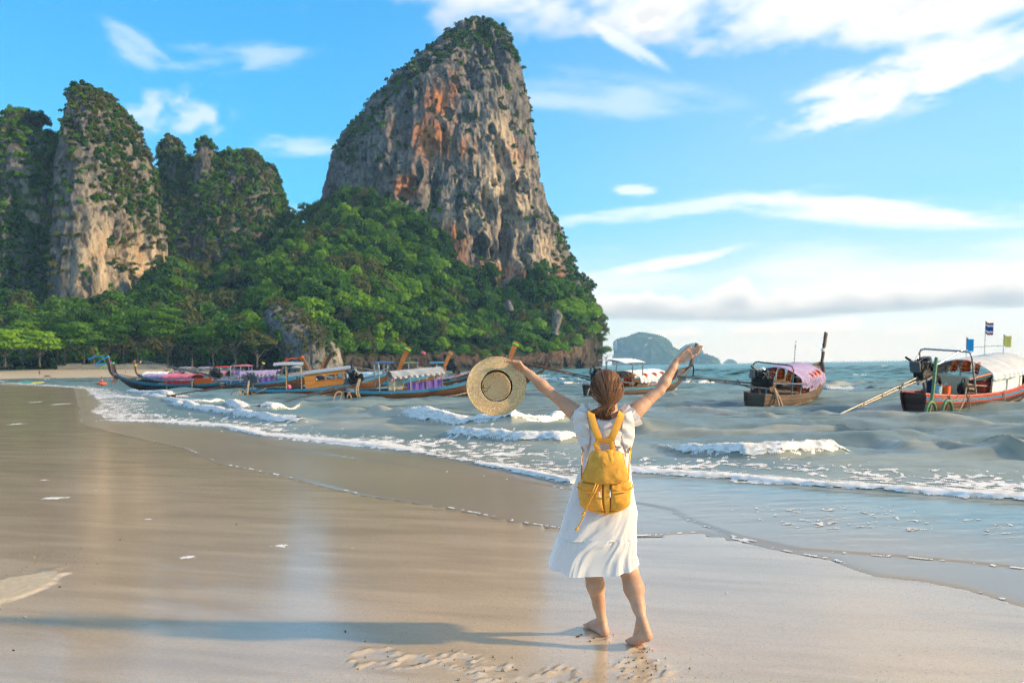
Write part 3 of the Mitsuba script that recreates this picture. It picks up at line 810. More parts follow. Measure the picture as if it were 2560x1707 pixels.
# far islands
def island(outline_l, outline_r, y, depth, seed, name, label, k, nf=160, nz=110):
    m = karst(outline_l, outline_r, y, depth, seed, nf=nf, nz=nz, ribs=0.0, flat=0.8, zbase=-20)
    v = np.array(m.vertices)
    n = np.array(m.vertex_normals)
    n[:, 2] *= 0.3
    s_ = y / 4500 * k
    w = fbm3(v[:, 0] / (190 * s_), v[:, 1] / (190 * s_), v[:, 2] / (420 * s_), 4, seed) - 0.5
    w2 = fbm3(v[:, 0] / (60 * s_), v[:, 1] / (60 * s_), v[:, 2] / (150 * s_), 4, seed + 1) - 0.5
    w3 = fbm3(v[:, 0] / (22 * s_), v[:, 1] / (22 * s_), v[:, 2] / (22 * s_), 3, seed + 2) - 0.5
    fade = np.clip(v[:, 2] / 60, 0, 1)[:, None]
    m.vertices = v + n * (90 * w + 45 * w2 + 12 * w3)[:, None] * s_ * (0.3 + 0.7 * fade) * [1, 1, 0.35]
    return one(name, m, 'island_skin', label, 'island', 'far islands on the horizon', smooth=True)


def island_skin(p, n, uv):
    x, y, z = p.x * 0.012, p.y * 0.012, p.z * 0.012
    a = mikit.fbm(x * 1.6, y * 1.6, z * 0.35, 4)
    b = mikit.fbm(x * 5, y * 5, z * 5, 3)
    bare = smoothstep(0.52, 0.62, a + 0.22 * smoothstep(0.55, 0.2, n.z) * smoothstep(60, 130, p.z) - 0.12 + 0.1 * (b - 0.5))
    green = mix((0.018, 0.040, 0.016), (0.045, 0.075, 0.026), b)
    rock = mix((0.13, 0.12, 0.11), (0.46, 0.37, 0.28), smoothstep(0.35, 0.65, mikit.fbm(x * 4, y * 4, z * 0.7, 3)))
    return mix(green, rock, bare)


scene['island_skin'] = {'type': 'diffuse', 'reflectance': proc(island_skin)}
island([(1405, 836), (1404, 815), (1407, 785), (1414, 778), (1425, 775), (1440, 773), (1446, 769), (1462, 764)], [(1480, 764), (1495, 766), (1512, 770), (1526, 777), (1533, 790), (1537, 797), (1546, 800), (1556, 808), (1566, 822), (1572, 836)], 4500, 260, 541,
       'island', 'largest far island with pale cliffs to the right of the headland', 1.0)
island([(1560, 836), (1562, 812), (1566, 800), (1573, 792), (1580, 790), (1586, 788)], [(1600, 788), (1608, 796), (1613, 806), (1615, 820), (1618, 836)], 5200, 150, 551, 'island', 'domed far island behind the raised open hand', 0.7, 100, 80)
island([(1585, 836), (1592, 820), (1602, 813)], [(1620, 814), (1634, 818), (1644, 823), (1650, 829), (1652, 836)], 4300, 90, 561, 'island', 'low green island in front of the domed one', 0.5, 100, 60)
island([(1663, 836), (1665, 832), (1669, 828), (1673, 826)], [(1680, 825), (1686, 828), (1690, 832), (1692, 836)], 6500, 60, 571, 'island', 'tiny lone islet on the horizon left of the second boat', 0.6, 60, 40)


# ---------------------------------------------------------------- wooded slope
COLS = np.array([(-120, 690, 430, 352, 1.0), (-60, 690, 425, 352, 1.0), (0, 682, 420, 352, 1.0), (60, 690, 415, 352, 1.0), (120, 700, 412, 352, 1.0), (175, 702, 412, 352, 1.0), (230, 690, 412, 352, 1.0), (300, 680, 420, 352, 1.0), (345, 645, 440, 352, 1.0), (400, 625, 480, 352, 1.0),
                 (450, 640, 490, 352, 1.0), (520, 625, 490, 352, 1.0), (560, 600, 495, 352, 1.0), (600, 590, 500, 345, 5), (640, 560, 520, 350, 6), (660, 515, 540, 352, 6), (690, 500, 550, 356, 7), (720, 492, 555, 360, 7), (750, 478, 560, 366, 8), (800, 452, 566, 376, 9), (850, 450, 566, 388, 10),
                 (880, 462, 566, 396, 10), (920, 485, 562, 408, 11), (960, 492, 560, 420, 11), (990, 500, 560, 430, 12), (1010, 545, 556, 436, 12), (1035, 588, 552, 444, 12), (1065, 612, 550, 454, 12), (1100, 636, 550, 466, 12), (1140, 648, 550, 480, 12), (1180, 658, 552, 494, 12), (1220, 650, 556, 508, 13),
                 (1260, 646, 560, 522, 13), (1300, 652, 566, 540, 15), (1340, 690, 590, 566, 20), (1368, 720, 610, 590, 22), (1384, 760, 625, 612, 20)], float)


def slope_point(px, v):
    """A point of the wooded slope: px in the view, v from 0 at the foot of the rock band to 1 under the cliffs."""
    yt, ytop, yb, lip = (np.interp(px, COLS[:, 0], COLS[:, k]) for k in (2, 1, 3, 4))
    lip = np.where(lip > 2, lip * (0.30 + 0.75 * fbm2(np.asarray(px) / 38.0, 0 * np.asarray(px), 3, 604)), lip)
    top = at(px * V, ytop * V, yt)
    zt = np.maximum(top[..., 2] - 3.0, lip + 2)
    u = np.clip((v - 0.12) / 0.88, 0, 1)
    y = np.where(v < 0.12, yb + 5.0 * (v / 0.12), yb + 5.0 + (yt - yb - 5.0) * u)
    z = np.where(v < 0.12, -1.5 + (lip + 1.5) * np.clip(v / 0.105, 0, 1), lip + (zt - lip) * u ** 0.92)
    d = direction(px * V, 800.0 + 0 * px)
    return np.stack([d[..., 0] / d[..., 1] * y, y, z], -1)


px, vv = np.meshgrid(np.linspace(-120, 1384, 700), np.concatenate([np.linspace(0, 0.12, 30), np.linspace(0.13, 1, 60)]))
P = slope_point(px, vv)
x, y, z = P[..., 0], P[..., 1], P[..., 2]
band = np_step(0.16, 0.08, vv)
cave = np_step(0.50, 0.66, fbm3(x / 13, 0 * y, 0 * z, 3, 605)) * np_step(7.0, 2.0, z)
P[..., 1] += band * (15 * (fbm3(x / 12, y / 30, z / 18, 4, 601) - 0.5) + 9 * (fbm3(x / 3.4, y / 9, z / 5, 4, 602) - 0.5)) + (4.5 * np_step(4.6, 1.8, z + 2 * fbm3(x / 4, y, z, 3, 606)) + 9 * cave) * band * np_step(620, 700, px)
P[..., 2] += (1 - band) * 7 * (fbm2(x / 22, y / 22, 4, 603) - 0.5)
rock_bsdf('rock_band', (0.150, 0.115, 0.085), (0.042, 0.038, 0.035), (0.010, 0.010, 0.010), (0.13, 0.065, 0.036), spots([(900, 800, 120, 20, 0.5), (1120, 815, 120, 20, 0.7), (1300, 800, 90, 30, 0.6)], 450),
          spots([(1250, 800, 130, 25, 0.7), (1330, 790, 60, 50, 0.9), (860, 805, 40, 20, 0.4)], 480), scale=1.6)


def slope_color(p, n, uv):
    k = mikit.fbm(p.x * 0.25, p.y * 0.25, p.z * 0.25, 3)
    return mix((0.016, 0.026, 0.010), (0.035, 0.045, 0.018), k)


scene['forest_floor'] = {'type': 'diffuse', 'reflectance': proc(slope_color)}
F = grid_faces(700, 90)
rocky = (vv < 0.125).ravel()[F].all(1)
fm = tm(P.reshape(-1, 3), F)
if np.array(fm.vertex_normals)[45 * 700 + 350, 1] > 0:
    F = F[:, ::-1]


def sub(faces):
    u, i = np.unique(faces, return_inverse=True)
    return tm(P.reshape(-1, 3)[u], i.reshape(-1, 3))


scene['hillside'] = mikit.ply(sub(F[~rocky]), 'forest_floor', smooth=True)
tag('hillside', 'steep wooded hillside below the cliffs', kind='structure')
one('sea_cliff', sub(F[rocky]), 'rock_band', 'low dark undercut sea cliff along the foot of the wooded hill', 'cliff', smooth=True)


# ---------------------------------------------------------------- leaves, crowns
def leaf_bsdf(key, a, b, c):
    def fn(p, n, uv):
        k = mikit.fbm(p.x * 0.16, p.y * 0.16, p.z * 0.16, 2)
        j = mikit.cell_rand(p.x * 1.7, p.y * 1.7, p.z * 1.7)
        col = mix(mix(a, b, smoothstep(0.3, 0.7, k)), c, smoothstep(0.6, 1.0, j) * 0.7)
        return col
    scene[key] = {'type': 'principledthin', 'base_color': proc(fn), 'roughness': 0.55, 'diff_trans': 0.30, 'eta': 1.35}
    return key


LEAF = [leaf_bsdf('leaf_deep', (0.021, 0.065, 0.018), (0.037, 0.102, 0.021), (0.064, 0.139, 0.026)),
        leaf_bsdf('leaf_mid', (0.055, 0.144, 0.020), (0.094, 0.209, 0.026), (0.144, 0.261, 0.039)),
        leaf_bsdf('leaf_bright', (0.131, 0.274, 0.021), (0.189, 0.346, 0.029), (0.235, 0.378, 0.052)),
        leaf_bsdf('leaf_olive', (0.070, 0.090, 0.028), (0.110, 0.125, 0.040), (0.140, 0.150, 0.055)),
        leaf_bsdf('leaf_dusty', (0.100, 0.115, 0.060), (0.140, 0.150, 0.085), (0.17, 0.17, 0.11))]
paint('bark', (0.11, 0.085, 0.065), 0.9, vary=0.3, scale=3)
paint('bark_pale', (0.30, 0.27, 0.23), 0.9, vary=0.25, scale=3)


def crown(seed, R=5.0, H=5.0, lobes=9, leaves=70, size=0.8, flatten=0.75, layered=False, droop=0.0):
    """A crown of leaf clumps: lobes spread through its volume, each covered in small bent leaves; gaps between the lobes."""
    rg = rng_of(seed)
    vs, fs = [], []
    n = 0
    for i in range(lobes):
        if layered:
            ph = i * 2.399 + rg.uniform(-0.4, 0.4)
            tier = i / max(lobes - 1, 1)
            rr = R * (0.62 * (1 - 0.55 * tier)) * rg.uniform(0.5, 1.15)
            c = np.array([rr * np.cos(ph), rr * np.sin(ph), H * (0.15 + 0.85 * tier)])
            rad = np.array([R * 0.52, R * 0.52, R * 0.15]) * rg.uniform(0.8, 1.15) * (1 - 0.35 * tier)
        else:
            ph, u = rg.uniform(0, 2 * np.pi), rg.uniform(-0.2, 1)
            q = np.sqrt(max(0, 1 - max(u, 0) ** 2)) * rg.uniform(0.45, 0.8)
            c = np.array([R * q * np.cos(ph), R * q * np.sin(ph), H * (0.42 + 0.45 * u)])
            rad = np.array([R * 0.42, R * 0.42, R * 0.42 * flatten]) * rg.uniform(0.7, 1.2)
        d = rg.normal(size=(leaves, 3))
        d[:, 2] = np.where(d[:, 2] < -0.3, -0.5 * d[:, 2], d[:, 2])
        d /= np.linalg.norm(d, axis=1, keepdims=True)
        p = c + d * rad * rg.uniform(0.62, 1.08, (leaves, 1))
        p[:, 2] -= droop * rg.uniform(0, 1, leaves) ** 2 * R
        nrm = d * [1, 1, 1.4] + rg.normal(size=(leaves, 3)) * 0.34
        nrm /= np.linalg.norm(nrm, axis=1, keepdims=True)
        a = np.cross(nrm, rg.normal(size=(leaves, 3)))
        a /= np.linalg.norm(a, axis=1, keepdims=True)
        b = np.cross(nrm, a)
        s = size * rg.uniform(0.55, 1.25, (leaves, 1))
        bend = nrm * s * 0.22
        v = np.stack([p - a * s * 0.62, p - b * s * 0.36 + bend, p + a * s * 0.62, p + b * s * 0.36 + bend], 1).reshape(-1, 3)
        k = n + 4 * np.arange(leaves)
        fs.append(np.vstack([np.stack([k, k + 1, k + 2], 1), np.stack([k, k + 2, k + 3], 1)]))
        vs.append(v)
        n += 4 * leaves
    return tm(np.vstack(vs), np.vstack(fs))


def trunk(seed, H, r, crown_r, limbs=5):
    rg = rng_of(seed)
    base = bez([(0, 0, -0.4), (rg.uniform(-.3, .3), rg.uniform(-.3, .3), H * 0.35), (rg.uniform(-.6, .6), rg.uniform(-.6, .6), H * 0.75)], 10)
    ms = [tube(base, np.linspace(r, r * 0.55, 10), 8)]
    for i in range(limbs):
        a = 2 * np.pi * i / limbs + rg.uniform(-.4, .4)
        e = base[-1] + np.array([np.cos(a) * crown_r * 0.7, np.sin(a) * crown_r * 0.7, H * rg.uniform(0.2, 0.45)])
        s = base[rg.integers(5, 9)]
        ms.append(tube(bez([s, (s + e) / 2 + [0, 0, H * 0.1], e], 8), np.linspace(r * 0.5, r * 0.12, 8), 6))
    return cat(ms)


CROWNS = [crown(700, 5.0, 6.5, 9, 90, 0.95), crown(701, 4.6, 7.4, 10, 84, 0.9, 0.9), crown(702, 5.8, 5.6, 8, 100, 1.0, 0.75), crown(703, 4.2, 6.8, 8, 92, 0.9, 1.0, droop=0.5)]
BUSH = [crown(710, 2.2, 2.2, 5, 34, 0.85), crown(711, 2.0, 3.0, 5, 36, 0.8, 1.0, droop=0.9), crown(712, 2.8, 1.7, 6, 32, 0.9, 0.6)]
GROUPS = {}


def shapes_of(kind, i, leaf):
    """The shapegroup of one crown or bush in one leaf colour."""
    key = f'{kind}_shape_{i}_{leaf}'
    if key not in GROUPS:
        m = {'crown': CROWNS, 'bush': BUSH}[kind][i]
        scene[key] = {'type': 'shapegroup', 'leaves': mikit.ply(m, LEAF[leaf], smooth=False)}
        GROUPS[key] = True
    return key


def put_plant(key, kind, i, leaf, p, s, rz, tilt=0.0, sz=1.0):
    M = T().translate([float(k) for k in p]).rotate([0, 0, 1], float(rz)).scale([float(s), float(s), float(s * sz)])
    scene[key] = {'type': 'instance', 'to_world': M, 'shapegroup': {'type': 'ref', 'id': shapes_of(kind, i, leaf)}}


rg = rng_of(41)
# the jungle on the slope: the trees nearest the shore stand one by one, the mass above them is forest
spot = []
while len(spot) < 4200:
    px_, v_ = rg.uniform(-110, 1380), rg.uniform(0.095, 1.0)
    spot.append((px_, v_))
spot = np.array(spot)
pts = slope_point(spot[:, 0], spot[:, 1])
wgt = np.sqrt((np.interp(spot[:, 0], COLS[:, 0], COLS[:, 2]) - np.interp(spot[:, 0], COLS[:, 0], COLS[:, 3])) / 180) + 0.25
order = np.argsort(rg.uniform(0, 1, len(pts)) / wgt)
tree_ = cKDTree(pts)
taken, chosen = np.zeros(len(pts), bool), []
for k in order:
    if not taken[k]:
        chosen.append(k)
        taken[tree_.query_ball_point(pts[k], 5.6)] = True
chosen = np.array(chosen)
zone = fbm2(pts[:, 0] / 30, pts[:, 1] / 30, 3, 610)
near = chosen[np.argsort(pts[chosen, 1])]
n_forest = 0
SKIP = [((690, 790), 0.0, 0.10)]
for k in near:
    p = pts[k] + [0, 0, 7 * (fbm2(pts[k, 0] / 22, pts[k, 1] / 22, 4, 603) - 0.5)]
    u = spot[k, 1]
    q = zone[k] + 0.03 + rg.normal(0, 0.11) + 0.10 * np_step(700, 900, spot[k, 0]) * np_step(0.6, 0.15, u) - 0.10 * np_step(0.6, 1.0, u)
    leaf = 0 if q < 0.46 else 1 if q < 0.60 else 2 if q < 0.74 else 3
    if rg.uniform() < 0.06:
        leaf = 3
    if spot[k, 0] < 560 and leaf == 2:
        leaf = 1
    s = rg.uniform(0.8, 1.6) * (1.0 if u > 0.16 else 0.8)
    x0, y0 = px_of(p + [0, 0, 4])
    if 595 < x0 < 790 and 690 < y0 < 850 and p[1] < 346:
        continue
    n_forest += 1
    put_plant(f'forest__{n_forest:04d}', 'crown', int(rg.integers(0, 4)), leaf, p - [0, 0, 1.5], s, rg.uniform(0, 360), sz=rg.uniform(0.85, 1.3))
tag('forest', 'dense green jungle covering the slope below the cliffs', 'forest', kind='stuff')
print('forest', n_forest)


# ---------------------------------------------------------------- plants clinging to the cliffs
def in_poly(poly, x, y):
    c = np.zeros(len(x), bool)
    p = np.array(poly, float)
    j = len(p) - 1
    for i in range(len(p)):
        cond = (p[i, 1] > y) != (p[j, 1] > y)
        with np.errstate(divide='ignore', invalid='ignore'):
            c ^= cond & (x < (p[j, 0] - p[i, 0]) * (y - p[i, 1]) / (p[j, 1] - p[i, 1]) + p[i, 0])
        j = i
    return c


scrub_n = 0


def clothe(mesh, seed, areas, base=0.0, up_bonus=0.9, leaves=(0, 1, 3), count=9000, size=(0.55, 1.1), gap=1.7, kinds=(0, 1, 2)):
    """Bushes rooted on a cliff: everywhere on ledges and tops, densely where the photograph shows green."""
    global scrub_n
    rg = rng_of(seed)
    p, fi = trimesh.sample.sample_surface(mesh, count, seed=seed)
    n = np.array(mesh.face_normals)[fi]
    q = np.full(len(p), base) + up_bonus * np_step(0.25, 0.75, n[:, 2])
    x, y = px_of(p)
    front = n[:, 1] < 0.35
    for poly, dens in areas:
        jx, jy = rg.normal(0, 5, len(p)), rg.normal(0, 5, len(p))
        m = in_poly(poly, x + jx, y + jy) & front
        q[m] = np.maximum(q[m], dens) if dens > 0 else np.minimum(q[m], -dens)
    nz = fbm3(p[:, 0] / 9, p[:, 1] / 9, p[:, 2] / 14, 3, seed)
    ok = rg.uniform(0, 1, len(p)) < q * (0.35 + 1.3 * nz)
    p, n, nz = p[ok], n[ok], nz[ok]
    t, taken = cKDTree(p), np.zeros(len(p), bool)
    for k in range(len(p)):
        if taken[k]:
            continue
        taken[t.query_ball_point(p[k], gap)] = True
        scrub_n += 1
        s = rg.uniform(*size)
        c = nz[k] + rg.normal(0, 0.12)
        leaf = leaves[min(int(np.clip((c - 0.3) / 0.4, 0, 0.999) * len(leaves)), len(leaves) - 1)]
        put_plant(f'cliff_scrub__{scrub_n:04d}', 'bush', int(rg.choice(kinds)), leaf, p[k] + n[k] * 0.5 - [0, 0, 0.8 * s], s, rg.uniform(0, 360), sz=rg.uniform(0.8, 1.3))


clothe(tower, 801, [([(1000, 128), (1030, 90), (1070, 55), (1120, 40), (1155, 55), (1205, 135), (1195, 140), (1165, 118), (1120, 110), (1075, 112), (1040, 125), (1005, 145)], 1.0),
                    ([(780, 345), (800, 315), (850, 255), (910, 185), (1000, 125), (1010, 140), (960, 175), (920, 210), (890, 250), (880, 290), (840, 310), (815, 330), (800, 360), (775, 370)], 0.95),
                    ([(800, 330), (830, 335), (815, 375), (800, 370)], 0.9), ([(745, 470), (800, 435), (880, 440), (930, 470), (1005, 480), (1020, 560), (1000, 560), (900, 520), (740, 520)], 0.9),
                    ([(1205, 130), (1225, 190), (1228, 240), (1218, 240), (1205, 170)], 0.6), ([(1232, 285), (1250, 380), (1240, 380), (1228, 300)], 0.4), ([(1250, 380), (1270, 470), (1310, 570), (1320, 640), (1300, 600), (1275, 520), (1255, 440)], 0.75),
                    ([(1300, 570), (1330, 600), (1385, 670), (1388, 760), (1370, 770), (1345, 720), (1310, 700), (1296, 640)], 1.0), ([(1215, 610), (1280, 615), (1300, 700), (1210, 690)], 0.95), ([(1340, 720), (1385, 720), (1386, 790), (1350, 790)], 0.35),
                    ([(1010, 640), (1130, 640), (1210, 665), (1300, 690), (1380, 700), (1380, 760), (1000, 760)], 0.9)],
       base=0.002, up_bonus=0.22, leaves=(0, 0, 1, 3, 1), count=26000, gap=1.6)
clothe(pillar, 802, [([(160, 255), (185, 205), (230, 195), (262, 225), (310, 300), (342, 430), (350, 560), (330, 560), (300, 500), (262, 470), (240, 400), (215, 330), (190, 260)], 0.62), ([(180, 200), (230, 190), (250, 220), (240, 250), (190, 250), (165, 260)], 0.95),
                     ([(290, 440), (345, 440), (352, 620), (330, 600), (300, 520)], 0.8), ([(150, 260), (195, 300), (200, 440), (160, 440)], 0.12), ([(160, 480), (340, 500), (345, 690), (165, 690)], -0.02)],
       base=0.1, up_bonus=0.6, leaves=(0, 1, 3, 3), count=15000, gap=1.5)
clothe(wing, 803, [([(0, 330), (60, 295), (150, 255), (170, 290), (130, 310), (60, 330), (0, 350)], 1.0), ([(60, 360), (120, 330), (150, 380), (110, 450), (60, 440)], 0.9), ([(0, 440), (40, 440), (80, 540), (160, 480), (170, 700), (0, 700)], 0.97), ([(130, 300), (180, 290), (180, 350), (150, 360)], 0.8)],
       base=0.15, up_bonus=0.8, leaves=(0, 0, 1), count=12000, gap=1.9, size=(0.7, 1.3))
clothe(hump, 804, [([(430, 380), (520, 370), (590, 350), (650, 400), (670, 500), (650, 640), (340, 660), (345, 480), (365, 400)], 0.96), ([(420, 470), (470, 470), (475, 560), (425, 560)], -0.25), ([(520, 590), (575, 590), (570, 640), (525, 640)], -0.3), ([(515, 385), (545, 390), (545, 440), (520, 440)], -0.15)],
       base=0.6, up_bonus=0.8, leaves=(0, 0, 1, 1, 3), count=15000, gap=1.9, size=(0.65, 1.35))
clothe(spire_a, 806, [([(355, 340), (425, 310), (430, 345), (400, 350), (365, 380)], 0.85), ([(405, 330), (430, 330), (435, 480), (410, 480)], 0.8), ([(355, 400), (440, 410), (440, 560), (355, 560)], 0.9)], base=0.05, up_bonus=0.6, count=3000, gap=1.5, size=(0.6, 1.1))
clothe(spire_b, 807, [([(440, 320), (500, 320), (500, 338), (440, 338)], 0.7), ([(435, 420), (510, 420), (510, 560), (435, 560)], 0.9), ([(485, 335), (510, 335), (510, 450), (490, 450)], 0.6)], base=0.02, up_bonus=0.5, count=3000, gap=1.5, size=(0.6, 1.1))
clothe(crag, 805, [([(618, 690), (680, 690), (720, 735), (700, 740), (660, 710)], 0.8), ([(680, 765), (720, 755), (735, 790), (700, 810)], 0.9), ([(740, 770), (775, 800), (760, 800)], 0.4)], base=0.05, up_bonus=0.25, leaves=(1, 3, 4), count=3500, gap=1.2, size=(0.4, 0.75))
tag('cliff_scrub', 'shrubs and creepers clinging to the limestone cliffs', 'scrub', kind='stuff')
print('scrub', scrub_n)


# ---------------------------------------------------------------- long-tail boats
def wood(key, a, b, rough=0.55, k=1.0):
    def fn(p, n, uv):
        g = mikit.fbm((p.x + p.y) * 0.8 * k, (p.x - p.y) * 0.8 * k, p.z * 22 * k, 4)
        w = mikit.fbm(p.x * 1.1, p.y * 1.1, p.z * 3.0, 3)
        return mix(a, b, smoothstep(0.28, 0.72, 0.6 * g + 0.4 * w))
    scene[key] = {'type': 'twosided', 'bsdf': {'type': 'principled', 'base_color': proc(fn), 'roughness': rough, 'specular': 0.4}}
    return key


wood('hull_dark', (0.016, 0.012, 0.010), (0.050, 0.035, 0.026))
wood('hull_brown', (0.045, 0.022, 0.013), (0.150, 0.066, 0.032), 0.45)
wood('hull_weathered', (0.055, 0.040, 0.031), (0.150, 0.105, 0.076), 0.7)
wood('hull_maroon', (0.050, 0.018, 0.013), (0.115, 0.048, 0.034), 0.45)
wood('wood_orange', (0.34, 0.125, 0.026), (0.54, 0.235, 0.055), 0.45)
wood('wood_plank', (0.13, 0.095, 0.070), (0.29, 0.22, 0.165), 0.8)
wood('post_orange', (0.26, 0.085, 0.020), (0.42, 0.165, 0.040), 0.5)
wood('post_dark', (0.045, 0.026, 0.022), (0.105, 0.060, 0.048), 0.55)


class Boat:
    """One long-tail boat: local x runs from the stern (0) to the bow (L), z = 0 is the waterline."""

    def __init__(self, stern, head, L, B, label, free=0.55, bowrise=0.85, heel=0.0, trim=0.0, group='long-tail boats in the bay', z=0.0):
        self.L, self.B, self.free, self.rise = L, B, free, bowrise
        self.M = T().translate([float(stern[0]), float(stern[1]), float(z)]).rotate([0, 0, 1], float(head)).rotate([0, 1, 0], -trim).rotate([1, 0, 0], heel)
        self.m4 = np.array(self.M.matrix, float)
        self.head = head
        self.key = thing('longtail_boat', label, 'boat', group)

    def put(self, name, mesh, bsdf, smooth=30, under=None, label=None, kind=None):
        m = mesh.copy()
        m.apply_transform(self.m4)
        return part(under or self.key, name, m, bsdf, smooth, label, kind)

    def world(self, p):
        return (self.m4 @ np.append(np.asarray(p, float), 1))[:3]

    def half(self, t):
        t = np.asarray(t, float)
        a = 0.36 + 0.64 * np.sin(np.pi / 2 * np.clip(t / 0.48, 0, 1))
        b = 1 - np.clip((t - 0.48) / 0.52, 0, 1) ** 2.3
        return self.B / 2 * np.where(t < 0.48, a, b) + 0.03

    def sheer(self, t):
        t = np.asarray(t, float)
        return self.free + 0.16 * np.clip(1 - t / 0.28, 0, 1) ** 2 + self.rise * np.clip((t - 0.36) / 0.64, 0, 1) ** 2.1

    def keel(self, t):
        t = np.asarray(t, float)
        return -0.32 + (self.sheer(1.0) + 0.12) * np.clip((t - 0.66) / 0.34, 0, 1) ** 2.0

    def skin(self, t, s, out=0.0):
        """A point of the port (s > 0) or starboard (s < 0) side; |s| from 0 at the gunwale to 1 at the keel."""
        a = np.abs(s)
        y = np.sign(s) * (self.half(t) * np.clip(1 - a ** 2.4, 0, 1) ** 0.62 + out)
        z = self.sheer(t) + (self.keel(t) - self.sheer(t)) * a ** 0.9
        rake = 0.16 * self.L * 0.3 * np.clip((t - 0.7) / 0.3, 0, 1) ** 2 * (1 - a)
        return np.stack([t * self.L + rake - 0.12 * (1 - a) * np.clip(1 - t / 0.1, 0, 1), y, z], -1)

    def hull(self, bsdf, inner='wood_plank'):
        t, s = np.meshgrid(np.linspace(0, 1, 44), np.concatenate([np.linspace(1e-4, 1, 15), np.linspace(-1, -1e-4, 15)[1:]]))
        g = self.skin(t, s)
        self.put('hull', sheet(g, 0.05), bsdf, 50)
        s = np.linspace(1e-4, 1, 12)
        q = self.skin(np.full(12, 0.012), s)
        q2 = q * [1, -1, 1]
        self.put('transom', sheet(np.stack([q, q2], 1), 0.05), bsdf)

    def strip(self, name, bsdf, s0, s1, out=0.03, t0=0.0, t1=0.985, side=(1, -1), label=None):
        for sd in side:
            t, s = np.meshgrid(np.linspace(t0, t1, 44), np.linspace(s0, s1, 4) + 1e-4)
            g = self.skin(t, sd * s, out)
            self.put(name, sheet(g, 0.028), bsdf, 40, label=label)

    def gunwale(self, bsdf, r=0.038):
        for sd in (1, -1):
            p = self.skin(np.linspace(0, 0.99, 40), np.full(40, sd * 1e-4), 0.0)
            self.put('gunwale', tube(p, r, 8), bsdf, 40)

    def plank_across(self, name, t0, t1, drop, bsdf='wood_plank', thick=0.04):
        t, k = np.meshgrid(np.linspace(t0, t1, 6), np.linspace(-1, 1, 5))
        x = t * self.L
        y = k * (self.half(t) - 0.05)
        z = self.sheer(t) - drop + 0 * k
        self.put(name, sheet(np.stack([x, y, z], -1), thick), bsdf)

    def deck(self, thwarts=(0.30, 0.42, 0.54, 0.66), fore=(0.80, 0.97)):
        self.plank_across('floorboard', 0.03, 0.78, self.free + 0.0 - 0.02, 'wood_plank')
        for t in thwarts:
            self.plank_across('thwart', t, t + 0.028, 0.16)
        self.plank_across('foredeck', fore[0], fore[1], 0.07)
        self.plank_across('stern_deck', 0.0, 0.075, 0.03)

    def post(self, bsdf, h=1.3, lean=0.45, w=0.20, ribbons=(), thick=0.085):
        z1, x1 = float(self.sheer(1.0)), self.L * 1.048
        path = bez([(self.L * 0.99, 0, z1 - 0.45), (x1 - 0.02, 0, z1 + 0.02), (x1 + lean * 0.42, 0, z1 + h * 0.5), (x1 + lean, 0, z1 + h)], 16)
        tan = np.gradient(path, axis=0)
        tan /= np.linalg.norm(tan, axis=1, keepdims=True)
        nrm = np.stack([tan[:, 2], 0 * tan[:, 0], -tan[:, 0]], 1)
        ww = w * (0.75 + 0.55 * np.linspace(0, 1, 16) ** 1.6)[:, None]
        g = np.stack([path - nrm * ww / 2, path + nrm * ww / 2], 1)
        self.put('prow_post', sheet(g, thick), bsdf)
        self.post_path, self.post_w = path, ww
        for name, key, u, size, tails in ribbons:
            i = int(u * 15)
            c, tn = path[i], tan[i]
            a = np.linspace(0, 2 * np.pi, 20, endpoint=False)
            ms = []
            for k in range(3):
                cc = c + tn * (k - 1) * 0.045 * size / 0.16
                ring = cc + np.cos(a)[:, None] * nrm[i] * (ww[i] / 2 + 0.035) + np.sin(a)[:, None] * np.array([0, thick / 2 + 0.03, 0])
                ms.append(tube(np.vstack([ring, ring[:1]]), 0.03 * size / 0.16, 6, False))
            for dx, dy, dz in tails:
                e = c + np.array([dx, dy, dz])
                mid = (c + e) / 2 + np.array([0.05, 0.04, 0.10 * abs(dx)])
                p = bez([c, mid, e], 10)
                g2 = np.stack([p + np.array([0, 0, 1]) * 0.05 * np.linspace(0.6, 1.5, 10)[:, None], p - np.array([0, 0.02, 1]) * 0.05 * np.linspace(0.6, 1.5, 10)[:, None]], 1)
                ms.append(sheet(g2, 0.012))
            self.put('ribbon', cat(ms), key, 40, label=name)

    def canopy(self, t0, t1, top, bsdf, arch=0.24, over=1.02, valance=0.22, valance_bsdf=None, posts=3, sag=0.05, rise=0.0, post_bsdf='steel'):
        n, k = 40, 17
        t, v = np.meshgrid(np.linspace(t0, t1, n), np.linspace(-1, 1, k))
        b = np.maximum(self.half(np.clip(t, 0.15, 0.62)), self.B * 0.40) * over
        z = top + rise * (t - t0) / (t1 - t0) + arch * (1 - v ** 2) - sag * np.sin(np.pi * np.linspace(0, 1, n) * (posts - 1))[None] ** 2 * (0.4 + 0.6 * v ** 2)
        z = z + 0.012 * np.sin(t * self.L * 9 + v * 2)
        g = np.stack([t * self.L, v * b, z], -1)
        ck = self.put('canopy', sheet(g, 0.02), bsdf, 40)
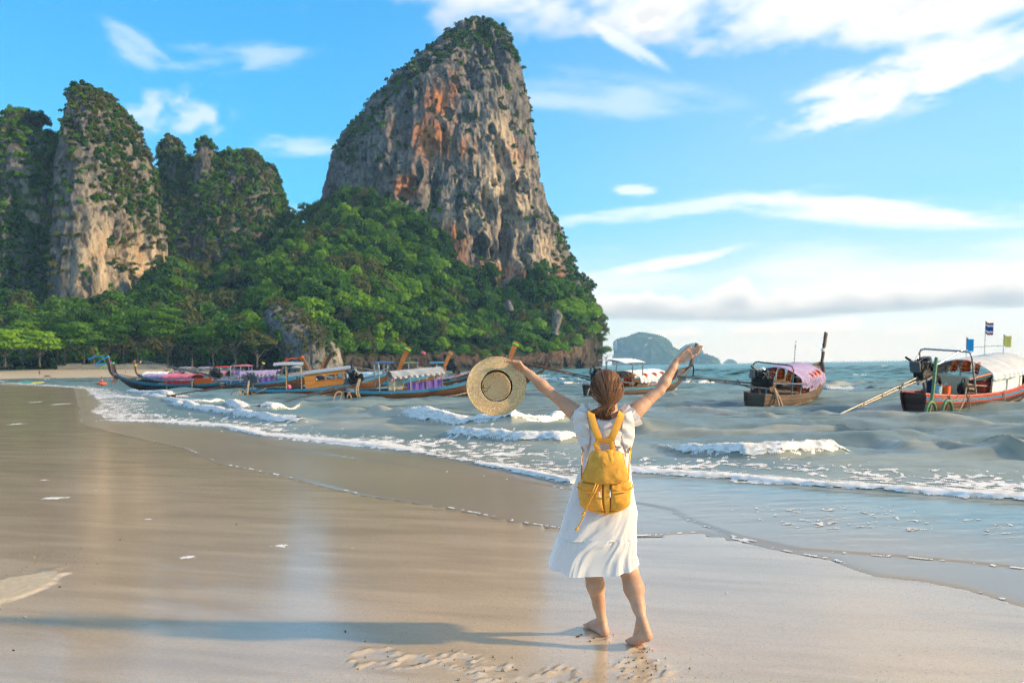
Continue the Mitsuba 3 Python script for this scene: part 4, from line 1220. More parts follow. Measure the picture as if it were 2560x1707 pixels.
        for sd, row in ((1, -1), (-1, 0)):
            if valance > 0:
                e = g[row]
                wv = 0.035 * np.sin(np.linspace(0, 60, n))
                low = e + np.stack([0 * wv, sd * (0.05 + wv), -valance * (1 + 0.25 * np.abs(np.sin(np.linspace(0, np.pi * 9, n))))], -1)
                mid = (e + low) / 2 + np.stack([0 * wv, sd * (0.03 + wv), 0 * wv], -1)
                self.put('valance', sheet(np.stack([e + [0, sd * 0.012, 0.008], mid, low], 0), 0.014), valance_bsdf or bsdf, 40, under=ck)
            for u in np.linspace(0.03, 0.97, posts):
                i = int(u * (n - 1))
                p = g[row, i]
                tt = p[0] / self.L
                f = self.skin(np.array(tt), np.array(sd * 1e-4))
                self.put('canopy_post', tube([f, p], 0.022, 6), post_bsdf)
        return ck

    def side_cloth(self, t0, t1, h, bsdf, side=-1, label=None, lean=0.0, name='side_cloth'):
        n = 36
        t = np.linspace(t0, t1, n)
        base = self.skin(t, np.full(n, side * 1e-4)) + [0, -side * 0.03, 0.02]
        fold = 0.022 * np.sin(np.linspace(0, 34, n)) + 0.012 * np.sin(np.linspace(0, 91, n))
        rows = []
        for k, u in enumerate((0, 0.35, 0.7, 1.0)):
            rows.append(base + np.stack([0 * t, side * (fold * (0.4 + u) + lean * u), h * u * (1 + 0.04 * np.sin(t * 40))], -1))
        self.put(name, sheet(np.stack(rows, 0), 0.016), bsdf, 40, label=label)

    def engine(self, x=0.55, z=None, yaw=25.0, tilt=-8.0, shaft=4.2, tiller=1.5, s=1.0, body='black_paint', shaft_bsdf='dull_steel', prop=True, detail=True):
        """Car engine on a swivel, its long propeller shaft pointing astern, the steering pole inboard."""
        z = float(self.sheer(0.05)) + 0.42 if z is None else z
        R = rotation([0, 0, 1], yaw) @ rotation([0, 1, 0], tilt)
        R[:3, 3] = (x, 0, z)

        def q(m):
            m = m.copy()
            m.apply_scale(s)
            m.apply_transform(R)
            return m
        ms = [box((0.62, 0.34, 0.30), (0, 0, 0.05), 0.04), box((0.50, 0.26, 0.20), (0.02, 0.02, 0.28), 0.04), box((0.16, 0.40, 0.34), (0.36, 0, 0.10), 0.03)]
        for i in range(4):
            ms.append(trimesh.creation.cylinder(0.045, 0.16, sections=10, transform=trimesh.transformations.translation_matrix([-0.2 + 0.13 * i, 0.08, 0.42])))
        ms.append(trimesh.creation.cylinder(0.13, 0.10, sections=16, transform=trimesh.transformations.translation_matrix([0.1, -0.06, 0.48])))
        for y_ in (-0.21, 0.21):
            ms.append(trimesh.creation.cylinder(0.10, 0.05, sections=14, transform=trimesh.transformations.translation_matrix([0.30, 0, 0.12]) @ rotation([1, 0, 0], 90) @ trimesh.transformations.translation_matrix([0, 0, y_])))
        ms.append(tube(bez([(0.2, -0.2, 0.2), (-0.1, -0.28, 0.45), (-0.4, -0.2, 0.1)], 10), 0.028, 6))
        ek = self.put('engine', q(cat(ms)), body)
        if detail:
            self.put('radiator', q(box((0.10, 0.36, 0.36), (-0.38, 0.0, 0.34), 0.02)), 'engine_grey', under=ek)
            self.put('exhaust', q(tube(bez([(0.1, 0.18, 0.2), (0.0, 0.3, 0.35), (-0.35, 0.32, 0.62)], 10), 0.04, 8)), 'black_paint', under=ek)
            pipe = [tube(bez([(0.3 - 0.1 * i, 0.16 * (-1) ** i, 0.2), (0.15, 0.2 * (-1) ** i, 0.55), (-0.2, 0.1, 0.5 - 0.1 * i)], 10), 0.02, 6) for i in range(4)]
            self.put('pipe', q(cat(pipe)), 'steel', under=ek)
        self.put('swivel', q(cat([box((0.30, 0.42, 0.07), (0, 0, -0.15), 0.02), tube([(0, 0, -0.15), (0.02, 0, -0.75)], 0.05, 8), box((0.9, 0.07, 0.08), (-0.1, 0.14, -0.16), 0.02), box((0.9, 0.07, 0.08), (-0.1, -0.14, -0.16), 0.02)])), 'dull_steel')
        sh = [tube([(-0.3, 0, -0.02), (-shaft / s, 0, -0.02)], 0.036, 8), tube([(-0.3, 0, -0.13), (-0.62 * shaft / s, 0, -0.085)], 0.03, 6)]
        for u in (0.25, 0.42, 0.6):
            sh.append(box((0.06, 0.08, 0.15), (-u * shaft / s, 0, -0.06), 0.01))
        sh.append(box((0.30, 0.02, 0.16), (-0.94 * shaft / s, 0, -0.12), 0.005))
        self.put('tail_shaft', q(cat(sh)), shaft_bsdf)
        if prop:
            bl = [trimesh.creation.cylinder(0.05, 0.12, sections=10, transform=trimesh.transformations.translation_matrix([-shaft / s - 0.04, 0, -0.02]) @ rotation([0, 1, 0], 90))]
            for k in range(3):
                b = trimesh.creation.icosphere(2, 1.0)
                b.apply_scale([0.02, 0.075, 0.14])
                b.apply_transform(rotation([0, 0, 1], 28))
                b.apply_translation([0, 0, 0.15])
                b.apply_transform(rotation([1, 0, 0], 120 * k + 8))
                b.apply_translation([-shaft / s - 0.05, 0, -0.02])
                bl.append(b)
            self.put('propeller', q(cat(bl)), 'dull_steel')
        self.put('tiller', q(cat([tube([(0.4, 0.06, 0.02), (0.4 + tiller, 0.1, 0.14)], 0.026, 8), tube([(0.4 + tiller * 0.7, 0.09, 0.1), (0.55 + tiller, 0.1, 0.145)], 0.034, 8)])), 'steel')

    def arch_frame(self, t=0.15, h=1.55, bsdf='steel', bar=0.0, lean=0.0, roof=None, r=0.024):
        b = float(self.half(t))
        z0 = float(self.sheer(t))
        x = t * self.L
        pts = [(x, -b, z0), (x + lean, -b, z0 + h - 0.16), (x + lean, -b + 0.05, z0 + h - 0.04), (x + lean, -b + 0.18, z0 + h), (x + lean, b - 0.18, z0 + h), (x + lean, b - 0.05, z0 + h - 0.04), (x + lean, b, z0 + h - 0.16), (x, b, z0)]
        self.put('frame', tube(np.array(pts), r, 8), bsdf, 60)
        if roof:
            g = np.stack(np.meshgrid(np.linspace(x - 0.7, x + 1.0, 9), np.linspace(-b * 1.05, b * 1.05, 5), indexing='ij'), -1)
            g = np.concatenate([g, np.zeros((9, 5, 1))], -1)
            g[..., 2] = z0 + h + 0.04 + 0.10 * (1 - (g[..., 1] / b) ** 2) - 0.05 * ((g[..., 0] - x) / 1.0) ** 2
            self.put('sunshade', sheet(g.transpose(1, 0, 2), 0.03), roof, 40)
            self.put('frame', tube([(x + 0.85, -b, z0), (x + 0.85, -b, z0 + h)], r, 8), bsdf)
            self.put('frame', tube([(x + 0.85, b, z0), (x + 0.85, b, z0 + h)], r, 8), bsdf)

    def hoops(self, bsdf='rope_tan', n=3, r=0.36, side=-1):
        """Old hoses bent into fenders that hang over the stern."""
        for k in range(n):
            c = self.skin(np.array(0.02 + 0.012 * k), np.array(side * 0.15))
            a = np.linspace(0.1, np.pi - 0.1, 16)
            dx, dy = -0.30 + 0.22 * k, side * 0.10
            p = np.stack([c[0] - 0.25 + dx + r * np.cos(a) * 0.9, c[1] + dy + 0.1 * np.sin(a), -0.08 + (0.30 + r * 0.9) * np.sin(a)], -1)
            self.put('fender_hose', tube(p, 0.035, 8), bsdf, 60)

    def rope(self, pts, r=0.016, bsdf='rope_tan'):
        self.put('rope', tube(bez([np.asarray(p, float) for p in pts], 14), r, 6), bsdf, 60)


def vest(scale=1.0, seed=0):
    """A buoyancy vest: two front slabs, back slab, collar roll."""
    rg = rng_of(seed)
    ms = [box((0.20, 0.09, 0.46), (-0.13, 0.06, 0), 0.035), box((0.20, 0.09, 0.46), (0.13, 0.06, 0), 0.035), box((0.42, 0.08, 0.44), (0, -0.06, 0.02), 0.035), tube(bez([(-0.15, 0.08, 0.22), (-0.1, -0.05, 0.30), (0.1, -0.05, 0.30), (0.15, 0.08, 0.22)], 12), 0.06, 8)]
    m = cat(ms)
    m.apply_scale(scale)
    return m


def jackets(boat, spots_, labels_, s=0.8):
    for i, (x, y, z, a, b) in enumerate(spots_):
        m = vest(s, i)
        m.apply_transform(rotation([1, 0, 0], b) @ rotation([0, 0, 1], a))
        m.apply_translation((x, y, z))
        m.apply_transform(boat.m4)
        k = thing('life_jacket', labels_[i] if isinstance(labels_, list) else labels_, 'life jacket', 'life jackets under boat canopies')
        kk = part(k, 'foam_panel', m, 'orange_cloth', 30)
        st = cat([box((0.46 * s, 0.21 * s, 0.035), (0, 0, zz * s), 0.01) for zz in (-0.1, 0.06)])
        st.apply_transform(rotation([1, 0, 0], b) @ rotation([0, 0, 1], a))
        st.apply_translation((x, y, z))
        st.apply_transform(boat.m4)
        part(k, 'strap', st, 'dark_cloth')


def stern_at(px, py):
    return on_ground(px, py)[:2]


GB = 'boats moored in the shallows at the left'
# right: red and blue striped boat, its engine towards the beach
bA = Boat(stern_at(2285, 1030), 41.5, 9.3, 2.0, 'maroon boat with red and blue stripes, white canopy and three flags at the right edge', 0.46, 0.72, heel=5.0, trim=2.2)
bA.hull('hull_maroon')
bA.gunwale('red_paint', 0.035)
bA.strip('stripe', 'red_paint', 0.03, 0.085, 0.03, label='red stripe')
bA.strip('stripe', 'blue_paint', 0.095, 0.165, 0.034, label='blue stripe')
bA.strip('stripe', 'red_paint', 0.175, 0.235, 0.03, label='red stripe')
bA.strip('bottom_paint', 'deep_blue_paint', 0.62, 0.93, 0.012, 0.12, 0.86)
bA.deck((0.28, 0.40, 0.50, 0.60))
bA.post('post_dark', 1.35, 0.30, 0.24, [('red and blue ribbon', 'pink_cloth', 0.42, 0.16, [(0.1, -0.1, -0.5)])])
bA.canopy(0.345, 0.72, 1.14, 'grey_cloth', 0.38, 1.04, 0.20, 'white_cloth', 4, 0.02, 0.10)
bA.side_cloth(0.36, 0.62, 0.44, 'white_cloth', -1, 'cream side cloth')
bA.engine(0.50, 1.18, -6, -13, 5.3, 2.0, 1.0)
bA.arch_frame(0.26, 1.42, 'steel', lean=-0.45, r=0.032)
bA.rope([(0.2, -0.55, 1.75), (-0.4, -0.75, 0.6), (-0.6, -0.7, -0.1)], 0.055, 'hose_green')
for k in range(2):
    a = np.linspace(0, np.pi, 14)
    bA.put('fender_hose', tube(np.stack([-0.55 + 0.75 * k + 0.36 * np.cos(a), -0.8 - 0.16 * k + 0 * a, -0.05 + 0.50 * np.sin(a)], -1), 0.05, 8), 'hose_green', 60)
bA.rope([(1.7, -0.86, 0.75), (1.2, -1.0, 0.3), (0.55, -1.05, -0.1)], 0.022)
bA.rope([(1.9, -0.8, 0.85), (2.4, -0.82, 0.78), (3.1, -0.9, 0.72)], 0.02)
for x_ in (0.95, 1.9, 4.0):
    bA.put('fender_pole', tube([(x_, -bA.half(x_ / 9.3) - 0.08, 0.55), (x_ + 0.15, -bA.half(x_ / 9.3) - 0.10, -0.2)], 0.022, 6), 'rope_tan')
bA.put('bulkhead', box((0.05, 1.05, 0.72), (2.95, 0.15, 0.64), 0.015), 'beige_board', label='beige plywood panel')
for i in range(3):
    bA.put('bench_slat', box((0.05, 1.2, 0.06), (3.6 + 0.28 * i, 0, 0.80 - 0.06 * i), 0.01), 'wood_plank')
bA.plank_across('foredeck_cloth', 0.80, 0.95, -0.02, 'pink_cloth', 0.03)
bA.strip('side_lining', 'teal_paint', 0.02, 0.07, -0.06, 0.6, 0.97, (1,))

# the purple-canopied boat right of the middle
bC = Boat(stern_at(1886, 1020), 57.0, 7.9, 1.9, 'weathered boat with a crumpled lilac canopy, alone right of the woman', 0.38, 0.80, heel=7.0, trim=3.2)
bC.hull('hull_weathered')
bC.gunwale('hull_weathered', 0.04)
bC.strip('bottom_paint', 'red_paint', 0.60, 0.92, 0.012, 0.10, 0.86)
bC.deck((0.20, 0.26, 0.32, 0.66), (0.82, 0.97))
bC.post('post_dark', 1.25, 0.25, 0.22, [('white ribbon', 'white_cloth', 0.62, 0.16, []), ('red ribbon', 'scarlet', 0.16, 0.12, [])])
bC.canopy(0.30, 0.66, 0.98, 'lilac_cloth', 0.34, 1.03, 0.30, 'lilac_cloth', 4, 0.04, 0.02)
bC.side_cloth(0.42, 0.60, 0.36, 'lilac_cloth', -1, 'lilac side cloth')
bC.engine(0.45, 0.86, -52, 3, 3.1, 1.3, 0.95)
bC.arch_frame(0.22, 1.12, 'dull_steel', r=0.03)
bC.put('board', box((0.62, 0.04, 0.42), (1.9, 0.25, 0.58), 0.01, rotation([0, 0, 1], 20)), 'blue_paint', label='blue board')
bC.rope([(0.5, -0.5, 0.75), (0.35, -0.75, 0.2), (0.3, -0.75, -0.1)], 0.045)
bC.rope([(0.55, -0.5, 0.75), (0.62, -0.78, 0.2), (0.62, -0.8, -0.1)], 0.045)
for k in range(2):
    a = np.linspace(0, np.pi, 12)
    bC.put('fender_hose', tube(np.stack([-0.25 + 0.3 * k + 0.3 * np.cos(a), -0.62 + 0 * a, -0.08 + 0.22 * np.sin(a)], -1), 0.03, 6), 'rope_tan', 60)
bC.put('pennant_pole', tube([(4.3, 0, 1.3), (4.32, 0, 2.25)], 0.014, 6), 'dull_steel')
bC.put('pennant', sheet(np.stack([bez([(4.32, 0, 2.2), (4.25, 0.03, 1.95), (4.34, 0, 1.65)], 8), bez([(4.2, -0.05, 2.15), (4.16, 0.0, 1.9), (4.28, -0.04, 1.65)], 8)], 1), 0.008), 'white_cloth')
bC.put('bow_box', box((0.5, 0.6, 0.28), (5.6, 0, 0.56), 0.02), 'black_paint')
bC.put('bow_hatch', box((0.03, 0.24, 0.2), (5.33, 0.02, 0.62), 0.01), 'beige_board')
jackets(bC, [(2.62, -0.35, 0.98, 20, 10), (2.60, -0.05, 1.02, -10, 5), (2.66, 0.28, 0.98, 15, 12), (2.9, -0.80, 0.62, 60, 0), (3.6, -0.82, 0.82, 90, 20), (4.1, -0.82, 0.84, 90, 10), (4.6, -0.80, 0.88, 90, 15)], ['left of three orange life jackets at the rear of the lilac canopy', 'middle of three orange life jackets at the rear of the lilac canopy', 'right of three orange life jackets at the rear of the lilac canopy', 'orange life jacket on the gunwale below the rear corner of the lilac canopy',
             'orange life jacket under the lilac side flap, nearest the stern', 'orange life jacket under the middle of the lilac side flap', 'orange life jacket under the lilac side flap, nearest the bow'])

# the white-canopied boat behind the woman's head
bB = Boat(stern_at(1474, 993), 45.0, 8.4, 1.95, 'grey weathered boat with a white canopy behind the head of the woman', 0.46, 0.70, heel=5.0, trim=2.0)
bB.hull('hull_weathered')
bB.gunwale('hull_weathered', 0.035)
bB.strip('stripe', 'blue_paint', 0.06, 0.15, 0.03, label='light blue stripe')
bB.deck((0.3, 0.45, 0.6), (0.80, 0.97))
bB.post('post_dark', 1.3, 0.62, 0.20, [('white ribbon', 'white_cloth', 0.80, 0.12, [])])
bB.canopy(0.34, 0.66, 0.98, 'white_cloth', 0.22, 1.04, 0.26, 'white_cloth', 4, 0.03, 0.0, 'dull_steel')
bB.side_cloth(0.42, 0.64, 0.40, 'lilac_cloth', -1, 'lilac side cloth')
bB.engine(0.5, 0.95, -46, 11, 4.6, 1.4, 1.0, shaft_bsdf='rust_paint')
bB.arch_frame(0.28, 1.28, 'dull_steel', roof='white_cloth', r=0.03)
bB.hoops('dull_steel', 3, 0.34)
bB.rope([(8.9, -0.1, 1.3), (9.0, -0.1, 0.9), (8.9, -0.1, 0.5)], 0.04, 'dark_cloth')
jackets(bB, [(2.75, -0.5, 0.85, 20, 10), (2.75, -0.2, 0.66, -10, 5), (3.4, -0.85, 0.84, 90, 15), (4.2, -0.85, 0.84, 90, 15), (4.9, -0.85, 0.86, 90, 10)], ['upper orange life jacket right beside the hair of the woman', 'lower orange life jacket right beside the hair of the woman', 'orange life jacket under the white side flap, nearest the head of the woman',
             'orange life jacket under the middle of the white side flap beyond the woman', 'orange life jacket under the white side flap, nearest the raised arm'])

# left group, from the hat leftwards
bD = Boat(stern_at(868, 1001), 17.0, 8.3, 1.9, 'brown boat with grey canopy and purple side cloth, bow behind the straw hat', 0.42, 0.92, heel=4.0, trim=1.8, group=GB)
bD.hull('hull_brown')
bD.gunwale('blue_paint', 0.03)
bD.strip('stripe', 'blue_paint', 0.03, 0.115, 0.03, label='blue stripe')
bD.strip('bottom_paint', 'red_paint', 0.60, 0.92, 0.012, 0.10, 0.86)
bD.strip('boot_line', 'white_paint', 0.555, 0.60, 0.016, 0.5, 0.9)
bD.deck((0.22, 0.50, 0.62, 0.70))
bD.post('post_orange', 1.35, 0.55, 0.24, [('green ribbon', 'green_cloth', 0.97, 0.10, []), ('red and green ribbon', 'green_cloth', 0.45, 0.10, [(-0.9, -0.1, -0.25)])])
bD.canopy(0.27, 0.60, 1.20, 'canopy_grey', 0.20, 1.04, 0.10, 'canopy_grey', 4, 0.03, 0.12)
bD.side_cloth(0.36, 0.58, 0.40, 'purple_cloth', -1, 'purple side cloth')
bD.engine(0.45, 1.00, -5, -14, 4.4, 1.2, 1.05, body='black_paint')
bD.arch_frame(0.19, 1.45, 'steel', r=0.03)
bD.put('bulkhead', box((0.75, 0.04, 0.46), (2.45, -0.55, 0.70), 0.01), 'beige_board', label='beige plywood panel')
bD.hoops('rope_tan', 3, 0.34)
bD.rope([(0.55, -0.6, 1.15), (0.35, -0.8, 0.5), (0.6, -0.85, -0.1)], 0.04)
bD.rope([(0.62, -0.6, 1.15), (0.45, -0.8, 0.5), (0.72, -0.85, -0.1)], 0.04)

bE = Boat(stern_at(612, 996), 11.0, 8.6, 2.0, 'brown boat with an orange wooden cabin with three windows', 0.46, 0.85, heel=3.0, trim=1.4, group=GB)
bE.hull('hull_brown')
bE.gunwale('blue_paint', 0.03)
bE.strip('stripe', 'blue_paint', 0.03, 0.115, 0.03, label='blue stripe')
bE.deck((0.16, 0.22, 0.72))
bE.post('post_orange', 1.35, 0.62, 0.25, [('pale green ribbon', 'green_cloth', 0.97, 0.10, []), ('pink ribbon', 'pink_cloth', 0.12, 0.14, [(-0.1, -0.1, -0.3)])])
# the cabin: plank walls with openings, roof
t0, t1, hw = 0.405, 0.66, 0.80
ck = None
from shapely.geometry import Polygon, box as sbox
for sd in (-1, 1):
    x0, x1 = t0 * 8.6, t1 * 8.6
    wall = Polygon([(x0, 0.46), (x1, 0.66), (x1 + 0.18, 1.48), (x0 - 0.05, 1.30)])
    for a0, a1 in ((0.30, 0.50), (0.57, 0.77), (0.83, 0.985)):
        u0, u1 = x0 + (x1 - x0) * a0, x0 + (x1 - x0) * a1
        wall = wall.difference(sbox(u0, 0.83 + 0.08 * a0, u1, 1.16 + 0.12 * a0).buffer(0.03))
    g = trimesh.creation.extrude_polygon(wall, 0.05, engine='earcut')
    g.apply_transform(rotation([1, 0, 0], 90))
    g.apply_translation((0, sd * hw + 0.025, 0))
    k = bE.put('cabin_wall', g, 'wood_orange')
    for a0, a1 in ((0.30, 0.50), (0.57, 0.77), (0.83, 0.985)):
        u0, u1 = x0 + (x1 - x0) * a0 - 0.03, x0 + (x1 - x0) * a1 + 0.03
        zb, zt = 0.80 + 0.08 * a0, 1.19 + 0.12 * a0
        bE.put('window_frame', cat([box((u1 - u0 + 0.08, 0.075, 0.035), ((u0 + u1) / 2, sd * hw, zb), 0.005), box((u1 - u0 + 0.08, 0.075, 0.035), ((u0 + u1) / 2, sd * hw, zt), 0.005), box((0.035, 0.075, zt - zb), (u0 - 0.02, sd * hw, (zb + zt) / 2), 0.005), box((0.035, 0.075, zt - zb), (u1 + 0.02, sd * hw, (zb + zt) / 2), 0.005)]), 'wood_orange', under=k)
g = np.stack(np.meshgrid(np.linspace(x0 - 0.95, x1 + 0.45, 12), np.linspace(-1, 1, 7), indexing='xy'), -1)
g = np.concatenate([g, np.zeros((7, 12, 1))], -1)
g[..., 2] = 1.32 + 0.20 * (g[..., 0] - x0) / (x1 - x0) + 0.10 * (1 - g[..., 1] ** 2)
g[..., 1] *= 0.92
bE.put('roof', sheet(g, 0.07), 'roof_grey', 40)
bE.put('cabin_door', box((0.04, 0.55, 0.78), (x0 - 0.3, -0.3, 0.86), 0.01), 'post_dark')
bE.put('cabin_post', box((0.07, 0.07, 0.95), (x0 - 0.45, -0.76, 0.88), 0.01), 'post_dark')
bE.engine(0.42, 0.98, -13, -8, 5.0, 0.9, 0.95, body='engine_grey', shaft_bsdf='rust_paint')
bE.arch_frame(0.28, 1.42, 'rope_tan', roof='roof_grey', r=0.028)
bE.hoops('rope_tan', 3, 0.36)
bE.rope([(0.3, -0.6, 1.05), (0.22, -0.85, 0.5), (0.22, -0.85, -0.1)], 0.06)
bE.rope([(1.3, -0.8, 0.62), (0.9, -0.88, 0.45), (0.4, -0.9, 0.2)], 0.02)
bE.put('float_ball', trimesh.creation.icosphere(2, 0.14).apply_translation((2.55, -0.7, 0.62)), 'pink_cloth', label='pink float')

bF = Boat(at(556, 977, 84)[:2], 155.5, 12.0, 1.9, 'long dark boat with a blue ribbon on its bow, leftmost of the near row', 0.48, 0.95, heel=-2.0, trim=0.8, group=GB)
bF.hull('hull_dark')
bF.gunwale('teal_paint', 0.04)
bF.strip('stripe', 'teal_paint', 0.03, 0.15, 0.03, label='teal stripe')
bF.deck((0.3, 0.5, 0.6))
bF.post('post_dark', 1.5, 0.55, 0.34, [('blue ribbon', 'sky_cloth', 0.97, 0.16, [(1.2, 0.3, -0.75), (2.1, 0.2, -0.15)]), ('orange ribbon', 'orange_cloth', 0.14, 0.22, [(0.2, 0.2, -0.9)])], 0.14)
bF.canopy(0.22, 0.47, 1.15, 'pink_cloth', 0.2, 1.0, 0.16, 'pink_cloth', 4)
bF.side_cloth(0.22, 0.46, 0.34, 'scarlet', 1, 'red side cloth')
bF.side_cloth(0.06, 0.2, 0.5, 'orange_cloth', 1, 'orange cloth')
bF.engine(0.7, 1.25, 200, 12, 6.5, 1.0, 1.2)
for x_ in (5.2, 2.4):
    bF.put('fender_pole', box((0.12, 0.05, 1.0), (x_, 0.98, 0.35), 0.01), 'rope_tan')
bF.put('name_board', box((1.1, 0.03, 0.22), (9.4, 0.72, 0.92), 0.01), 'wood_plank')


def small_boat(px, py, y, head, L, label, hull, stripe, post, ribbons, cloth, canopy_h=1.35, arch=True, roof=None, engine=True, lean=0.5, h=1.3, side=None):
    b = Boat(at(px, py, y)[:2], head, L, 1.85, label, 0.48, 0.85, heel=float(rng_of(int(px)).uniform(-3, 3)), trim=1.0, group=GB)
    b.hull(hull)
    b.gunwale(stripe, 0.035)
    b.strip('stripe', stripe, 0.03, 0.11, 0.03)
    b.deck((0.3, 0.6))
    b.post(post, h, lean, 0.26, ribbons, 0.11)
    if cloth:
        b.canopy(0.28, 0.62, canopy_h - 0.15, cloth, 0.22, 1.02, 0.16, cloth, 3)
    if side:
        b.side_cloth(0.32, 0.6, 0.36, side, -1)
        b.side_cloth(0.32, 0.6, 0.36, side, 1)
    if engine:
        b.engine(0.5, 1.15, float(rng_of(int(py * px)).uniform(-40, 40)), 10, 4.5, 1.0, 0.95, detail=False)
    if arch:
        b.arch_frame(0.20, 1.55, 'steel', roof=roof, r=0.035)
    return b


small_boat(505, 974, 96, 165, 9.5, 'dark boat half hidden behind the long dark boat, bow tied with pale blue', 'hull_dark', 'teal_paint', 'post_dark', [('blue ribbon', 'sky_cloth', 0.9, 0.16, [(1.4, 0.2, -0.3)]), ('orange ribbon', 'orange_cloth', 0.1, 0.2, [(0.5, 0.2, -0.8)])], 'lilac_cloth', 1.3, False, None, False, 0.5, 1.25)
small_boat(476, 972, 112, 172, 8.5, 'dark boat with a bright green ribbon on its bow post', 'hull_dark', 'teal_paint', 'post_dark', [('green ribbon', 'green_cloth', 0.97, 0.2, [(1.5, 0.2, -0.7)]), ('red ribbon', 'scarlet', 0.1, 0.16, [(0.6, 0.1, -0.9)])], 'white_cloth', 1.5, False, None, False, 0.45, 1.3)
small_boat(500, 968, 128, 170, 8.5, 'distant boat with a yellow and pink cloth on its bow post', 'hull_dark', 'lilac_cloth', 'post_orange', [('yellow cloth', 'yellow_cloth', 0.75, 0.22, [(0.1, 0, -0.4)]), ('pink cloth', 'pink_cloth', 0.95, 0.2, [])], 'pink_cloth', 1.5, True, 'lilac_cloth', False, 0.4, 1.7)
small_boat(528, 976, 86, 4, 9.2, 'brown purple-canopied boat between the long dark boat and the cabin boat', 'hull_brown', 'blue_paint', 'post_dark', [('white ribbon', 'white_cloth', 0.12, 0.16, [(-0.3, 0, -0.5)])], 'lilac_cloth', 1.45, True, None, True, 0.7, 1.45, 'purple_cloth')
small_boat(560, 966, 104, 2, 9.6, 'boat with an orange bow post and green tie behind the cabin roof', 'hull_brown', 'blue_paint', 'post_orange', [('pale green ribbon', 'green_cloth', 0.14, 0.16, [(-0.2, 0, -0.4)])], 'lilac_cloth', 1.5, True, 'pink_cloth', True, 0.75, 1.4)
small_boat(520, 962, 122, 8, 8.4, 'boat with a red-topped bow post leaning right under a sunshade', 'hull_brown', 'lilac_cloth', 'post_dark', [('red ribbon', 'scarlet', 0.97, 0.18, []), ('white ribbon', 'white_cloth', 0.1, 0.16, [])], 'purple_cloth', 1.5, True, 'scarlet', True, 0.8, 1.6)
small_boat(480, 960, 136, 6, 8.8, 'distant boat with a pale blue sunshade and pink canopy', 'hull_dark', 'lilac_cloth', 'post_dark', [('yellow ribbon', 'yellow_cloth', 0.9, 0.2, [])], 'pink_cloth', 1.5, True, 'lilac_cloth', True, 0.5, 1.4)
small_boat(1010, 968, 82, 176, 7.6, 'boat with a long orange ribbon on its bow post and a blue sunshade', 'hull_weathered', 'teal_paint', 'post_orange', [('orange ribbon', 'orange_cloth', 0.97, 0.16, [(1.7, 0.1, -0.45)]), ('cream ribbon', 'rope_tan', 0.08, 0.18, [])], 'pale_blue', 1.1, True, 'deep_blue_paint', False, 0.7, 1.25)
small_boat(820, 962, 92, 10, 8.0, 'boat with a pink scarf on its bow post beside the steel frame', 'hull_weathered', 'teal_paint', 'post_dark', [('pink scarf', 'pink_cloth', 0.97, 0.22, [(-0.7, 0.1, -1.0)])], 'pale_blue', 1.2, False, None, True, 0.55, 1.75)
small_boat(880, 974, 74, 12, 6.6, 'brown boat with an orange bow post tied with pink behind the grey canopy', 'hull_brown', 'blue_paint', 'post_orange', [('cream ribbon', 'rope_tan', 0.97, 0.12, []), ('pink ribbon', 'pink_cloth', 0.08, 0.18, [(-0.1, -0.1, -0.3)])], None, 1.3, False, None, False, 0.62, 1.4)
small_boat(980, 962, 96, 6, 8.2, 'boat with a green sunshade behind the grey canopy', 'hull_dark', 'lilac_cloth', 'post_dark', [], 'lilac_cloth', 1.5, True, 'hose_green', True, 0.5, 1.0)
small_boat(1125, 966, 84, 14, 8.0, 'boat with a purple canopy whose bow is hidden by the straw hat', 'hull_dark', 'teal_paint', 'post_dark', [], 'lilac_cloth', 1.35, False, 'blue_paint', True, 0.5, 1.2, 'purple_cloth')
small_boat(1062, 962, 98, 8, 6.0, 'boat with a tilted blue sunshade left of the straw hat', 'hull_dark', 'teal_paint', 'post_dark', [], None, 1.3, True, 'blue_paint', True, 0.5, 1.0)


